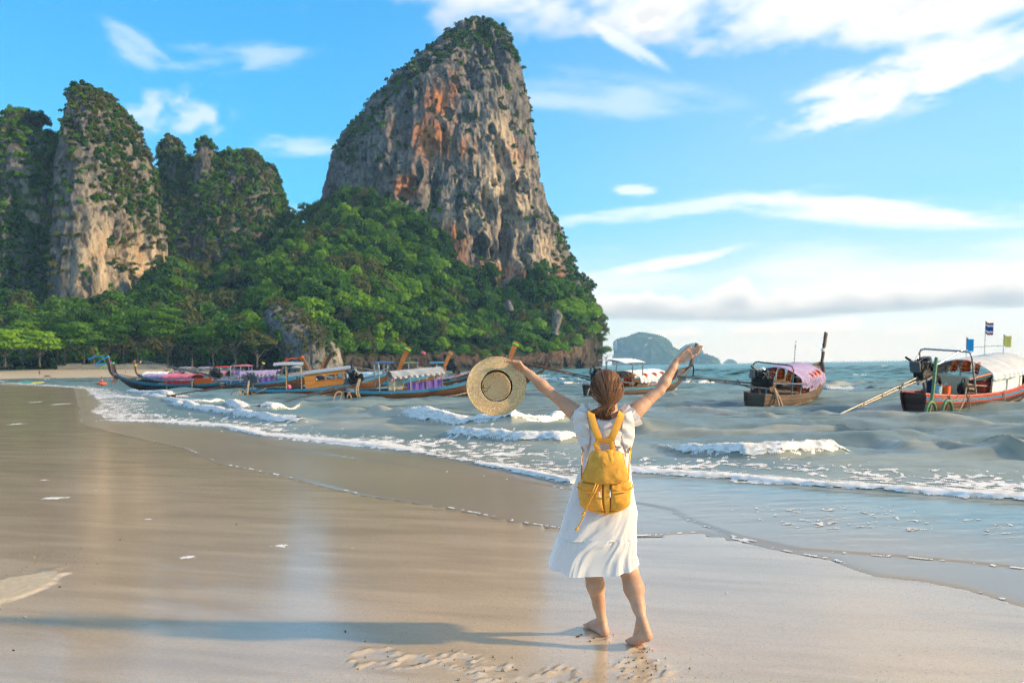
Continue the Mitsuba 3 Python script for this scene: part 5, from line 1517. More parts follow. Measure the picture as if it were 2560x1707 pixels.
# ---------------------------------------------------------------- the woman on the sand
def surface_nets(d, origin, h):
    """The zero surface of a distance grid, as one mesh."""
    s = d < 0
    n = np.array(d.shape)
    c = np.zeros(n - 1, np.int8)
    for a, b, e in np.ndindex(2, 2, 2):
        c += s[a:n[0] - 1 + a, b:n[1] - 1 + b, e:n[2] - 1 + e]
    cell = np.argwhere((c > 0) & (c < 8))
    idx = -np.ones(n - 1, np.int64)
    idx[tuple(cell.T)] = np.arange(len(cell))
    acc, cnt = np.zeros((len(cell), 3)), np.zeros(len(cell))
    corners = np.array(list(np.ndindex(2, 2, 2)))
    val = np.stack([d[tuple((cell + k).T)] for k in corners], 1)
    for i in range(8):
        for j in range(i + 1, 8):
            if np.abs(corners[i] - corners[j]).sum() != 1:
                continue
            a, b = val[:, i], val[:, j]
            m = (a < 0) != (b < 0)
            t = np.where(m, a / np.where(m, a - b, 1), 0)[:, None]
            acc += np.where(m[:, None], corners[i] + t * (corners[j] - corners[i]), 0)
            cnt += m
    v = origin + h * (cell + acc / cnt[:, None])
    faces = []
    for ax in range(3):
        o1, o2 = np.eye(3, dtype=int)[(ax + 1) % 3], np.eye(3, dtype=int)[(ax + 2) % 3]
        lo = tuple(slice(0, n[k] - 1) if k == ax else slice(1, n[k] - 1) for k in range(3))
        hi = tuple(slice(1, n[k]) if k == ax else slice(1, n[k] - 1) for k in range(3))
        s0, s1 = s[lo], s[hi]
        e = np.argwhere(s0 != s1)
        if not len(e):
            continue
        flip = s0[tuple(e.T)]
        base = e + np.array([0 if k == ax else 1 for k in range(3)])
        q = np.stack([idx[tuple((base - o1 - o2).T)], idx[tuple((base - o2).T)], idx[tuple(base.T)], idx[tuple((base - o1).T)]], 1)
        q[~flip] = q[~flip][:, ::-1]
        faces += [q[:, [0, 1, 2]], q[:, [0, 2, 3]]]
    return tm(v, np.vstack(faces))


class Clay:
    """A body modelled from rounded limbs that melt into each other."""

    def __init__(self, lo, hi, h):
        self.o, self.h = np.array(lo, float), h
        self.d = np.full(np.ceil((np.array(hi) - self.o) / h).astype(int), 1.0, np.float32)

    def limb(self, a, b, ra, rb, k=0.015, squash=None):
        a, b = np.asarray(a, float), np.asarray(b, float)
        pad = max(ra, rb) * (1.0 if squash is None else max(squash)) + 3 * k + 2 * self.h
        lo = np.maximum(((np.minimum(a, b) - pad - self.o) / self.h).astype(int), 0)
        hi = np.minimum(((np.maximum(a, b) + pad - self.o) / self.h).astype(int) + 2, self.d.shape)
        g = [self.o[i] + self.h * np.arange(lo[i], hi[i]) for i in range(3)]
        p = np.stack(np.meshgrid(*g, indexing='ij'), -1)
        sq = np.ones(3) if squash is None else np.array(squash, float)
        pa, ba = (p - a) / sq, (b - a) / sq
        t = np.clip((pa @ ba) / max(ba @ ba, 1e-9), 0, 1)
        q = np.linalg.norm(pa - t[..., None] * ba, axis=-1) - (ra + (rb - ra) * t)
        q *= sq.min()
        sl = tuple(slice(lo[i], hi[i]) for i in range(3))
        e = self.d[sl]
        hh = np.clip(0.5 + 0.5 * (e - q) / k, 0, 1)
        self.d[sl] = e * (1 - hh) + q * hh - k * hh * (1 - hh)

    def chain(self, pts, radii, k=0.015):
        for i in range(len(pts) - 1):
            self.limb(pts[i], pts[i + 1], radii[i], radii[i + 1], k)

    def mesh(self, smooth=3):
        m = surface_nets(self.d, self.o, self.h)
        v, f = np.array(m.vertices), np.array(m.faces)
        e = np.unique(np.sort(np.vstack([f[:, [0, 1]], f[:, [1, 2]], f[:, [2, 0]]]), 1), axis=0)
        n = np.bincount(e.ravel(), minlength=len(v)).astype(float)[:, None]
        for k in range(2 * smooth):                       # Taubin: in and out again, so that nothing shrinks
            s = np.zeros_like(v)
            np.add.at(s, e[:, 0], v[e[:, 1]])
            np.add.at(s, e[:, 1], v[e[:, 0]])
            v = v + (0.45 if k % 2 == 0 else -0.47) * (s / np.maximum(n, 1) - v)
        return tm(v, f)


def skin_color(p, n, uv):
    k = mikit.fbm(p.x * 14, p.y * 14, p.z * 14, 3)
    f = mikit.fbm(p.x * 120, p.y * 120, p.z * 120, 2)
    c = mix((0.48, 0.255, 0.155), (0.57, 0.33, 0.215), smoothstep(0.3, 0.7, k)) * (0.94 + 0.12 * f)
    return mix(c, (0.50, 0.23, 0.165), 0.5 * smoothstep(0.10, 0.03, p.z))


scene['skin'] = {'type': 'principled', 'base_color': proc(skin_color), 'roughness': 0.5, 'specular': 0.45, 'sheen': 0.1}
scene['nail'] = {'type': 'principled', 'base_color': rgb(0.62, 0.36, 0.29), 'roughness': 0.25}
YB = 5.96
J = {k: at(px, py, y) for k, (px, py, y) in dict(
    head=(1516, 966, 5.98), nape=(1519, 1012, 5.97), neck=(1519, 1036, 5.97), chest=(1515, 1075, 5.97), waist=(1515, 1150, 5.98), hip=(1520, 1240, 5.97),
    shl=(1455, 1043, 5.98), shr=(1569, 1043, 5.98), ell=(1373, 979, 6.06), elr=(1649, 976, 6.06), wrl=(1312, 924, 6.08), wrr=(1693, 901, 6.13),
    hil=(1496, 1246, 5.97), hir=(1540, 1246, 5.96), knl=(1479, 1412, 5.95), knr=(1572, 1424, 5.87)).items()}
J['anl'], J['anr'] = np.array([0.516, 6.03, 0.085]), np.array([0.722, 5.715, 0.150])
body = Clay((0.0213, 5.5207, -0.0127), (1.24, 6.36, 1.74), 0.0046)
# trunk and legs
body.limb(J['hil'] + [-0.005, 0, 0.05], J['hir'] + [0.005, 0, 0.05], 0.070, 0.070, 0.03)
body.limb(J['hip'], J['waist'], 0.085, 0.075, 0.03)
body.limb(J['waist'], J['chest'], 0.075, 0.078, 0.03)
body.limb(J['chest'] - [0.045, -0.01, 0], J['chest'] + [0.045, 0.01, 0], 0.076, 0.076, 0.03)
body.limb(J['chest'] + [0, 0.0, 0.03], J['neck'] + [0, 0.0, -0.012], 0.078, 0.058, 0.03)
body.limb(J['shl'] + [0.01, 0, -0.004], J['shr'] + [-0.01, 0, -0.004], 0.046, 0.046, 0.03)
body.limb(J['neck'] - [0, 0, 0.02], J['nape'] + [0, 0.01, 0.02], 0.055, 0.049, 0.03)
for s, hi_, kn, an in ((0, 'hil', 'knl', 'anl'), (1, 'hir', 'knr', 'anr')):
    a, b, c = J[hi_], J[kn], J[an]
    body.limb(a, b, 0.066, 0.052, 0.02)
    m = b + (c - b) * 0.34 + [0, -0.018, 0]
    body.limb(b, m, 0.054, 0.0575 if s else 0.053, 0.02)
    body.limb(m, b + (c - b) * 0.72, 0.0575 if s else 0.053, 0.035, 0.02)
    body.limb(b + (c - b) * 0.70, c, 0.035, 0.0265, 0.02)
# feet
heel, ball = np.array([0.526, 6.006, 0.030]), np.array([0.462, 6.165, 0.026])
body.limb(J['anl'], heel, 0.030, 0.030, 0.016)
body.limb(J['anl'] + [-0.008, 0.02, -0.01], ball + [0.012, -0.02, 0.012], 0.030, 0.024, 0.02)
body.limb(heel + [0, 0, -0.004], ball, 0.026, 0.026, 0.015)
body.limb(ball + [-0.02, -0.01, -0.004], ball + [0.034, 0.01, -0.004], 0.023, 0.020, 0.012)
for i in range(5):
    o = ball + np.array([-0.026 + 0.0155 * i, 0.004 * i * (2 - 0.4 * i) + 0.012, -0.008])
    body.limb(o, o + np.array([-0.012, 0.040 - 0.005 * i, -0.003]), 0.0115 - 0.0007 * i, 0.0095 - 0.0006 * i, 0.005)
heel, ball = np.array([0.741, 5.690, 0.084]), np.array([0.690, 5.800, 0.026])
body.limb(J['anr'], heel, 0.029, 0.031, 0.016)
body.limb(J['anr'] + [-0.01, 0.02, -0.01], ball + [0.005, -0.005, 0.012], 0.030, 0.025, 0.02)
body.limb(heel, ball, 0.028, 0.027, 0.015)
body.limb(ball + [-0.030, 0.008, -0.004], ball + [0.028, -0.004, -0.004], 0.023, 0.021, 0.012)
for i in range(5):
    o = ball + np.array([-0.032 + 0.0150 * i, 0.012 - 0.003 * i, -0.008])
    body.limb(o, o + np.array([-0.016, 0.036 - 0.004 * i, -0.004]), 0.0115 - 0.0007 * i, 0.0095 - 0.0006 * i, 0.005)
# arms
for sh, el, wr, nk in (('shl', 'ell', 'wrl', 1), ('shr', 'elr', 'wrr', -1)):
    a, b, c = J[sh], J[el], J[wr]
    d = b - a
    body.limb(a, a + d * 0.45, 0.050, 0.041, 0.025)
    body.limb(a + d * 0.40, b, 0.041, 0.0305, 0.02)
    body.limb(a + [0.02 * nk, 0, -0.05], a + d * 0.25, 0.045, 0.042, 0.03)
    e = c - b
    body.limb(b, b + e * 0.30, 0.0305, 0.0345, 0.015)
    body.limb(b + e * 0.28, b + e * 0.75, 0.0345, 0.0245, 0.015)
    body.limb(b + e * 0.75, c - e * 0.03, 0.0245, 0.0196, 0.012)


def hand(wrist, elbow, palm, fingers, thumb, rp=0.0125, k=0.004):
    pts = np.array([q for f in fingers + [thumb] for q in f] + [wrist])
    c = Clay(pts.min(0) - 0.05, pts.max(0) + 0.05, 0.0021)
    e = (wrist - elbow)
    c.limb(wrist - e * 0.16, wrist, 0.0212, 0.0198, 0.01)
    for a, b in palm:
        c.limb(a, b, rp * 1.05, rp * 0.86, 0.010)
    for f in fingers:
        r = np.array([0.0086, 0.0082, 0.0074, 0.0062])
        c.chain(f, r, k)
        for q in f[1:3]:
            c.limb(q, q + 1e-4, 0.0086, 0.0086, 0.003)
    c.chain(thumb, np.linspace(0.0135, 0.0078, len(thumb)), 0.006)
    return c.mesh(3)


# right hand: open to the sky, fingers together, thumb apart
w = J['wrr']
P_ = lambda px, py, dy: at(px, py, 6.13 + dy)
palm = [(w, P_(1721, 880, 0.010)), (w, P_(1725, 884, 0.000)), (w + [0.004, 0, -0.006], P_(1728, 888, -0.012)), (w + [0.006, 0, -0.010], P_(1729, 892, -0.024))]
fing = [[P_(1721, 880, 0.012), P_(1734, 873, 0.020), P_(1744, 868.5, 0.024), P_(1752, 865.5, 0.022)],
        [P_(1725, 883, 0.000), P_(1739, 876, 0.006), P_(1748, 870, 0.009), P_(1755, 866.5, 0.008)],
        [P_(1728, 887, -0.013), P_(1740, 881, -0.008), P_(1748, 875, -0.006), P_(1753, 871, -0.006)],
        [P_(1729, 891, -0.026), P_(1738, 887, -0.024), P_(1744, 882.5, -0.022), P_(1748, 878, -0.022)]]
hand_r = hand(w, J['elr'], palm, fing, [w + [0.004, 0.004, 0.006], P_(1706, 884, 0.012), P_(1716, 875, 0.018), P_(1726, 866, 0.020)])
# left hand: closed on the brim of the hat, thumb in front of it, fingers behind
w = J['wrl']
Q_ = lambda px, py, dy: at(px, py, 6.06 + dy)
palm = [(w, Q_(1297, 907, -0.004)), (w, Q_(1294, 910, 0.010)), (w + [-0.002, 0.004, -0.004], Q_(1292, 916, 0.022))]
fing = [[Q_(1296, 907, 0.012), Q_(1286, 905, 0.034), Q_(1274, 910, 0.040), Q_(1266, 916, 0.036)],
        [Q_(1294, 911, 0.020), Q_(1284, 912, 0.038), Q_(1272, 918, 0.042), Q_(1264, 925, 0.038)],
        [Q_(1293, 916, 0.026), Q_(1284, 920, 0.040), Q_(1274, 927, 0.043), Q_(1267, 933, 0.040)],
        [Q_(1293, 921, 0.030), Q_(1287, 927, 0.041), Q_(1279, 934, 0.042), Q_(1274, 939, 0.040)]]
hand_l = hand(w, J['ell'], palm, fing, [w + [-0.004, -0.006, 0.004], Q_(1299, 906, -0.012), Q_(1283, 903.5, -0.016), Q_(1266, 904.5, -0.013)])
# head, turned a little to the left, looking up at the cliffs
h = J['head']
yaw = math.radians(12)
fx, sx = np.array([-math.sin(yaw), math.cos(yaw), 0.10]), np.array([math.cos(yaw), math.sin(yaw), 0])
body.limb(h + 0.0 * fx + [0, 0, 0.012], h + 0.028 * fx + [0, 0, 0.012], 0.076, 0.073, 0.02)
body.limb(h + 0.05 * fx - [0, 0, 0.02], h + 0.062 * fx - [0, 0, 0.078], 0.052, 0.032, 0.03)
body.limb(h + 0.035 * fx - [0, 0, 0.05] - 0.03 * sx, h + 0.035 * fx - [0, 0, 0.05] + 0.03 * sx, 0.035, 0.035, 0.03)
body.limb(h + 0.104 * fx - [0, 0, 0.008], h + 0.117 * fx - [0, 0, 0.034], 0.007, 0.0115, 0.012)
body.limb(h + 0.094 * fx - [0, 0, 0.058] - 0.014 * sx, h + 0.094 * fx - [0, 0, 0.058] + 0.014 * sx, 0.0075, 0.0075, 0.006)
body.limb(h + 0.091 * fx - [0, 0, 0.067] - 0.011 * sx, h + 0.091 * fx - [0, 0, 0.067] + 0.011 * sx, 0.008, 0.008, 0.006)
body.limb(J['nape'] + [0, 0.01, 0.01], h + 0.02 * fx - [0, 0, 0.05], 0.050, 0.055, 0.03)
for sd in (-1, 1):
    e = h + sd * 0.076 * sx + 0.012 * fx
    body.limb(e + [0, 0, 0.004], e - [0, 0, 0.030] + 0.003 * fx, 0.0125, 0.0095, 0.006)
    body.limb(h + 0.085 * fx + sd * 0.03 * sx + [0, 0, 0.018], h + 0.078 * fx + sd * 0.048 * sx + [0, 0, 0.016], 0.010, 0.009, 0.012)
wk = thing('person', 'woman in a white dress standing barefoot with both arms raised, seen from behind', 'person')


def fused(*ms):
    """One watertight body; if a piece will not join, the pieces as they stand."""
    try:
        out = None
        for m in ms:
            q = m3.Manifold(m3.Mesh(np.asarray(m.vertices, np.float32), np.asarray(m.faces, np.uint32)))
            if q.status() != m3.Error.NoError or q.num_tri() == 0:
                raise ValueError(q.status())
            out = q if out is None else out + q
        o = out.to_mesh()
        print('fused', len(o.tri_verts))
        return tm(o.vert_properties[:, :3], o.tri_verts)
    except Exception as e:
        print('not fused', e)
        return cat(ms)


part(wk, 'body', fused(body.mesh(), hand_l, hand_r), 'skin', True)
for sd in (-1, 1):
    part(wk, 'eye', trimesh.creation.icosphere(2, 0.011).apply_translation(h + 0.083 * fx + sd * 0.031 * sx + [0, 0, -0.002]), 'white_paint', True)
tp = Q_(1262.5, 904.2, -0.0215)
nail = trimesh.creation.icosphere(2, 1.0)
nail.apply_scale([0.0075, 0.003, 0.0058])
nail.apply_translation(tp)
part(wk, 'thumbnail', nail, 'nail', True)

# hair: combed back into a low knot, the end swept over the left shoulder
KN = at(1521, 1013, 5.905)


def hair_color(p, n, uv):
    ph = dr.atan2(p.z - float(KN[2]), p.x - float(KN[0]))
    ro = dr.sqrt(dr.square(p.z - float(KN[2])) + dr.square(p.x - float(KN[0])))
    s = mikit.fbm(ph * 15, ro * 7, p.y * 10, 4)
    t = mikit.fbm(ph * 52, ro * 12, p.y * 12, 2)
    return mix((0.050, 0.022, 0.013), (0.250, 0.115, 0.056), smoothstep(0.28, 0.74, 0.55 * s + 0.45 * t))


scene['hair'] = {'type': 'principled', 'base_color': proc(hair_color), 'roughness': 0.58, 'specular': 0.28, 'anisotropic': 0.4}
hc = Clay((0.36, 5.80, 1.24), (0.74, 6.12, 1.66), 0.0042)
hc.limb(h + [0, -0.006, 0.016], h + 0.016 * fx + [0, 0, 0.018], 0.0905, 0.086, 0.02)
hc.limb(h + [0.0, -0.018, -0.010], h + [0.004, -0.034, -0.060], 0.080, 0.050, 0.03)
hc.limb(h + [0.006, -0.036, -0.055], KN + [0, 0.012, 0.0], 0.050, 0.034, 0.03)
hm = hc.mesh(3)
v = np.array(hm.vertices)
nn = np.array(hm.vertex_normals)
ph = np.arctan2(v[:, 2] - KN[2], v[:, 0] - KN[0])
ro = np.hypot(v[:, 2] - KN[2], v[:, 0] - KN[0])
gr = fbm3(ph * 11, ro * 5, v[:, 1] * 6, 3, 901) - 0.5
gr2 = 1 - np.abs(2 * fbm3(ph * 26, ro * 9, v[:, 1] * 10, 2, 902) - 1)
hm.vertices = v + nn * (0.012 * gr - 0.0045 * gr2 + 0.002)[:, None]
hk = part(wk, 'hair', hm, 'hair', True)
rg = rng_of(91)
locks = []
for i in range(150):                      # strands combed from the hairline and the crown to the knot
    a = rg.uniform(0.05, np.pi - 0.05)
    d0 = np.array([np.cos(a) * 0.9, rg.uniform(-0.6, 0.35), np.sin(a)])
    d0 /= np.linalg.norm(d0)
    s0 = h + d0 * 0.089 + [0, 0, 0.016]
    pts = []
    for t in np.linspace(0, 1, 9):
        q = s0 * (1 - t) + (KN + rg.normal(0, 0.002, 3)) * t
        c = h * (1 - t) + (h + [0.004, -0.01, -0.05]) * t
        r = 0.0915 * (1 - t) + (np.linalg.norm(KN - (h + [0.004, -0.01, -0.05])) + 0.026) * t
        dq = (q - c) / np.linalg.norm(q - c)
        pts.append(c + dq * (r + rg.uniform(0, 0.0025)) + [0, 0, 0.012 * (1 - t)])
    locks.append(tube(bez(pts, 14), 0.0022 * np.sin(np.linspace(0.25, np.pi - 0.4, 14)) + 0.0004, 5))
part(hk, 'strand', cat(locks), 'hair', True, 'fine strands combed back over the head', 'stuff')
tail = []
for i in range(110):                      # the loose end
    u = rg.uniform(-1, 1)
    s0 = KN + [0.016 * u, rg.uniform(-0.03, 0.0), rg.uniform(-0.014, 0.014)]
    e = at(1486 + 40 * (0.5 + 0.5 * u) + rg.normal(0, 5), 1047 + 7 * u + rg.normal(0, 4.5), 5.90 + rg.uniform(-0.025, 0.01))
    m1 = at(1502 + 20 * u + rg.normal(0, 3), 1030 + rg.normal(0, 3), 5.872 + rg.uniform(-0.012, 0.016))
    tail.append(tube(bez([s0, m1, (m1 + 2 * e) / 3 + [0, -0.008, 0.004], e], 12), np.linspace(1, 0.25, 12) * rg.uniform(0.0024, 0.0048), 5))
part(hk, 'ponytail', cat(tail), 'hair', True)
wrap = []
for i in range(26):                       # strands wound round the knot
    z0, r0 = rg.uniform(-0.022, 0.024), rg.uniform(0.026, 0.036)
    a = np.linspace(0, rg.uniform(2.2, 4.2), 16) + rg.uniform(2.6, 4.4)
    p = KN + np.stack([r0 * 1.12 * np.cos(a), 0.006 + r0 * 0.85 * np.sin(a), z0 + 0.020 * np.sin(a * 0.7 + i)], -1)
    wrap.append(tube(p, 0.0042 * np.sin(np.linspace(0.3, np.pi - 0.3, 16)) + 0.0008, 6))
part(hk, 'knot', cat(wrap), 'hair', True)

# the dress: bodice, two gathered tiers, flutter sleeves, two ruffles down the back
def cotton(p, n, uv):
    k = mikit.fbm(p.x * 30, p.y * 30, p.z * 9, 3)
    w_ = mikit.noise(p.x * 420, p.y * 420, p.z * 420)
    return mi.Color3f(0.80, 0.79, 0.785) * (0.93 + 0.08 * k + 0.05 * w_)


scene['cotton'] = {'type': 'principledthin', 'base_color': proc(cotton), 'roughness': 0.85, 'diff_trans': 0.55, 'eta': 1.3}
SIL = np.array([(1030, 1470, 1560, .078, 5.975), (1040, 1456, 1570, .104, 5.975), (1060, 1448, 1574, .120, 5.975), (1090, 1451, 1576, .124, 5.975), (1122, 1453, 1577, .116, 5.98), (1153, 1453, 1575, .116, 5.98), (1180, 1446, 1577, .125, 5.98),
                (1240, 1426, 1585, .150, 5.975), (1284, 1412, 1593, .172, 5.97), (1345, 1398, 1589, .196, 5.965), (1400, 1384, 1588, .215, 5.96), (1432, 1376, 1594, .225, 5.955)], float)


def dress_grid(py0, py1, n, nt=420, gather=0.0, flare=0.0, seed=5):
    py = np.linspace(py0, py1, n)
    l, r, dep, yc = (np.interp(py, SIL[:, 0], SIL[:, k]) for k in (1, 2, 3, 4))
    L, R = at(l, py, yc), at(r, py, yc)
    c, hw = (L + R) / 2, (R[:, 0] - L[:, 0]) / 2
    th = np.linspace(0, 2 * np.pi, nt, endpoint=False)
    TH, PY = np.meshgrid(th, py)
    down = np_step(1150, 1430, PY)
    sweep = 0.9 * down * (0.3 + 0.7 * np_step(1150, 1430, PY))
    f1 = fbm3(2.1 * np.cos(TH + sweep) + 5, 2.1 * np.sin(TH + sweep), PY / 260, 3, seed) - 0.5
    f2 = fbm3(5.2 * np.cos(TH + 1.3 * sweep), 5.2 * np.sin(TH + 1.3 * sweep), PY / 150, 3, seed + 1) - 0.5
    rid = 1 - np.abs(2 * fbm3(3.4 * np.cos(TH + 1.1 * sweep), 3.4 * np.sin(TH + 1.1 * sweep), PY / 210, 2, seed + 3) - 1)
    g1 = (fbm3(17 * np.cos(TH + sweep), 17 * np.sin(TH + sweep), PY / 60, 2, seed + 2) - 0.5)
    seam = np.exp(-np.maximum(PY - py0, 0) / 22)
    cr = fbm3(9 * np.cos(TH), 9 * np.sin(TH), PY / 18, 3, seed + 4) - 0.5
    side_ = 0.18 + 0.82 * np.sin(TH) ** 2
    rr = 1 + down * side_ * (0.32 * f1 + 0.16 * f2 + 0.10 * (rid - 0.6)) + side_ * gather * g1 * (0.035 + 0.07 * seam) + (1 - down) * 0.020 * f2 + 0.016 * cr + flare * np_step(py0, py0 + 14, PY)
    ex = 1 - 0.42 * np_step(1220, 1400, PY)
    X = c[:, 0][:, None] + hw[:, None] * rr * np.sign(np.cos(TH)) * np.abs(np.cos(TH)) ** ex
    Y = yc[:, None] + dep[:, None] * rr * np.sign(np.sin(TH)) * np.abs(np.sin(TH)) ** ex
    Z = at(l, py, yc - 0.8 * dep * np_step(1180, 1430, py))[:, 2][:, None] + 0 * TH
    hem = np_step(py1 - 60, py1, PY) * (py1 > 1425)
    Z = Z - hem * (0.020 * np.clip(-np.sin(TH), 0, 1) * np.exp(-((TH - 4.55) / 0.75) ** 2) + 0.012 * f1 - 0.004) * 1.0 + hem * 0.016 * np_step(5.2, 5.8, TH) * (np.sin(TH) < 0)
    return np.stack([X, Y, Z], -1)


def closed_sheet(g, thick=0.0):
    nv, nu = g.shape[:2]
    return tm(g.reshape(-1, 3), grid_faces(nu, nv, True))


top = dress_grid(1034, 1180, 80, gather=0.0)
# scoop the neckline at the back
th = np.linspace(0, 2 * np.pi, 420, endpoint=False)
scoop = np.exp(-(((th - 1.5 * np.pi) / 0.62) ** 2)) * 0.034
fade = np.exp(-np.linspace(0, 80, 80) / 14)[:, None]
top[..., 2] -= scoop[None] * fade
dk = part(wk, 'dress', closed_sheet(top), 'cotton', True, label='white cotton dress with gathered tiers')
part(dk, 'skirt', closed_sheet(dress_grid(1176, 1349, 90, gather=0.45)), 'cotton', True)
part(dk, 'lower_tier', closed_sheet(dress_grid(1345, 1432, 70, gather=1.0, flare=0.02, seed=15)), 'cotton', True)
rim = dress_grid(1180, 1349, 2)[-1]
part(dk, 'seam', tube(np.vstack([rim, rim[:1]]) * 1.0, 0.0028, 5, False), 'cotton', True)
# a wind-blown corner of the hem at the left
g = np.stack([bez([at(1400, 1405, 5.86), at(1418, 1420, 5.84), at(1436, 1428, 5.82)], 12), bez([at(1408, 1432, 5.85), at(1424, 1440, 5.83), at(1440, 1434, 5.82)], 12)], 0)
part(dk, 'hem_corner', sheet(g, 0.002), 'cotton', True)
for sd, sh, el in ((-1, 'shl', 'ell'), (1, 'shr', 'elr')):
    a, d = J[sh], J[el] - J[sh]
    d /= np.linalg.norm(d)
    n1 = np.cross(d, [0, 1, 0])
    n1 /= np.linalg.norm(n1)
    n2 = np.cross(n1, d)
    t = np.linspace(0, 2 * np.pi, 90, endpoint=False)
    rows = []
    for k, u in enumerate(np.linspace(-0.035, 0.040, 12)):
        k_ = k / 11
        wob = 0.006 * k_ * np.sin(9 * t + sd) + 0.004 * k_ * np.sin(17 * t)
        r1 = 0.056 + 0.010 * k_ + wob
        r1 = r1 * (1 + 0.55 * k_ * np.exp(-((np.mod(t - (1.5 * np.pi if sd < 0 else 0.5 * np.pi) * 0 - (0 if sd > 0 else 0), 2 * np.pi) - np.pi) / 0.9) ** 2) * 0.5)
        rows.append(a + d * u + (np.cos(t) * r1)[:, None] * n1 + (np.sin(t) * r1)[:, None] * n2)
    part(dk, 'sleeve', closed_sheet(np.stack(rows, 0)), 'cotton', True)
    # the flutter panel that falls from the armhole to the waist
    x0 = [(1437, 1024), (1433, 1044), (1434, 1064), (1440, 1088), (1449, 1112), (1456, 1128)] if sd < 0 else [(1579, 1026), (1584, 1050), (1587, 1074), (1586, 1094), (1581, 1112), (1574, 1128)]
    x1 = [(1466, 1034), (1470, 1056), (1474, 1078), (1474, 1100), (1469, 1120), (1462, 1134)] if sd < 0 else [(1560, 1034), (1557, 1056), (1554, 1078), (1556, 1100), (1562, 1120), (1570, 1134)]
    A = bez([at(p, q, 5.91) for p, q in x0], 50)
    B = bez([at(p, q, 5.872) for p, q in x1], 50)
    rows = [A * (1 - u) + B * u + np.stack([0 * A[:, 0], -0.009 * np.sin(np.pi * u) + 0.006 * np.sin(np.linspace(0, 19, 50) + 5 * u) - 0.006 * np.sin(np.linspace(3, 37, 50)) * u, 0 * A[:, 0]], -1) for u in np.linspace(0, 1, 14)]
    part(dk, 'flutter_panel', sheet(np.stack(rows, 0), 0.0015), 'cotton', True)
    # the ruffle
    p0 = [(1474, 1036), (1478, 1066), (1480, 1096), (1474, 1124), (1465, 1150)] if sd < 0 else [(1556, 1036), (1552, 1062), (1547, 1092), (1556, 1118), (1566, 1140)]
    P0 = bez([at(p, q, 5.870) for p, q in p0], 90)
    s_ = np.linspace(0, 1, 90)
    rows = []
    for u in np.linspace(0, 1, 12):
        wv = u ** 0.8 * (0.016 * np.sin(s_ * 31 + sd) + 0.009 * np.sin(s_ * 57 + 1))
        w_ = 0.055 * u * np.sin(np.pi * np.clip(s_ * 0.96 + 0.02, 0, 1)) ** 0.5
        rows.append(P0 + np.stack([-sd * (w_ * 0.55 + 0.5 * wv), -0.020 * u - 0.9 * wv * u, -0.10 * w_], -1))
    part(dk, 'ruffle', sheet(np.stack(rows, 0), 0.0014), 'cotton', True)

# the backpack
def canvas(p, n, uv):
    w_ = mikit.noise(p.x * 520, p.y * 300, p.z * 520)
    k = mikit.fbm(p.x * 18, p.y * 18, p.z * 18, 3)
    return mix((0.64, 0.300, 0.045), (0.78, 0.390, 0.070), smoothstep(0.25, 0.75, k)) * (0.93 + 0.12 * w_)


def webbing(p, n, uv):
    w_ = mikit.noise(p.x * 600, p.y * 300, p.z * 600)
    return mi.Color3f(0.86, 0.400, 0.055) * (0.92 + 0.12 * w_)


scene['canvas'] = {'type': 'twosided', 'bsdf': {'type': 'principled', 'base_color': proc(canvas), 'roughness': 0.8, 'sheen': 0.25, 'specular': 0.2}}
scene['webbing'] = {'type': 'twosided', 'bsdf': {'type': 'principled', 'base_color': proc(webbing), 'roughness': 0.7, 'specular': 0.3}}
YK = 5.79
BAG = np.array([(1128, 1490, 1540, .030), (1140, 1484, 1545, .050), (1155, 1478, 1551, .060), (1170, 1470, 1562, .066), (1183, 1461, 1569, .070), (1196, 1454, 1573, .074), (1210, 1452, 1571, .078), (1237, 1452, 1570, .082), (1256, 1455, 1569, .080), (1268, 1466, 1561, .070), (1276, 1482, 1548, .055), (1281, 1500, 1528, .035)], float)


def bag_point(py, u, out=0.0):
    """On the bag: py in the photograph's rows, u from -1 (left) to 1 (right) over the face towards the camera."""
    l, r, dep = (np.interp(py, BAG[:, 0], BAG[:, k]) for k in (1, 2, 3))
    L, R = at(l, py, YK), at(r, py, YK)
    c, hw = (L + R) / 2, (R[..., 0] - L[..., 0]) / 2
    a = np.asarray(u) * np.pi / 2
    x = c[..., 0] + (hw + out) * np.sign(a) * np.abs(np.sin(a)) ** 0.82
    y = YK + 0.015 - (dep + out) * np.abs(np.cos(a)) ** 0.75 * 1.12
    return np.stack([x, y, c[..., 2] + 0 * np.asarray(u)], -1)


bk = thing('backpack', 'mustard yellow canvas drawstring backpack on the back of the woman', 'backpack')
PYg, U = np.meshgrid(np.linspace(1128, 1281, 90), np.linspace(-1, 1, 110), indexing='ij')
g = bag_point(PYg, U)
wr = fbm3(g[..., 0] * 28, g[..., 1] * 28, g[..., 2] * 15, 4, 920) - 0.5
slump = np_step(1150, 1185, PYg) * np_step(1214, 1190, PYg)
pleat = np.sin(U * 21 + 2 * wr) * slump * 0.004
g[..., 1] -= 0.014 * wr * (0.5 + 1.5 * slump) + pleat
back = bag_point(PYg, U)
back[..., 1] = YK + 0.045 - 0.1 * (back[..., 1] - YK - 0.015)
part(bk, 'bag_body', cat([tm(g.reshape(-1, 3), grid_faces(110, 90)), tm(back.reshape(-1, 3), grid_faces(110, 90))]), 'canvas', True)


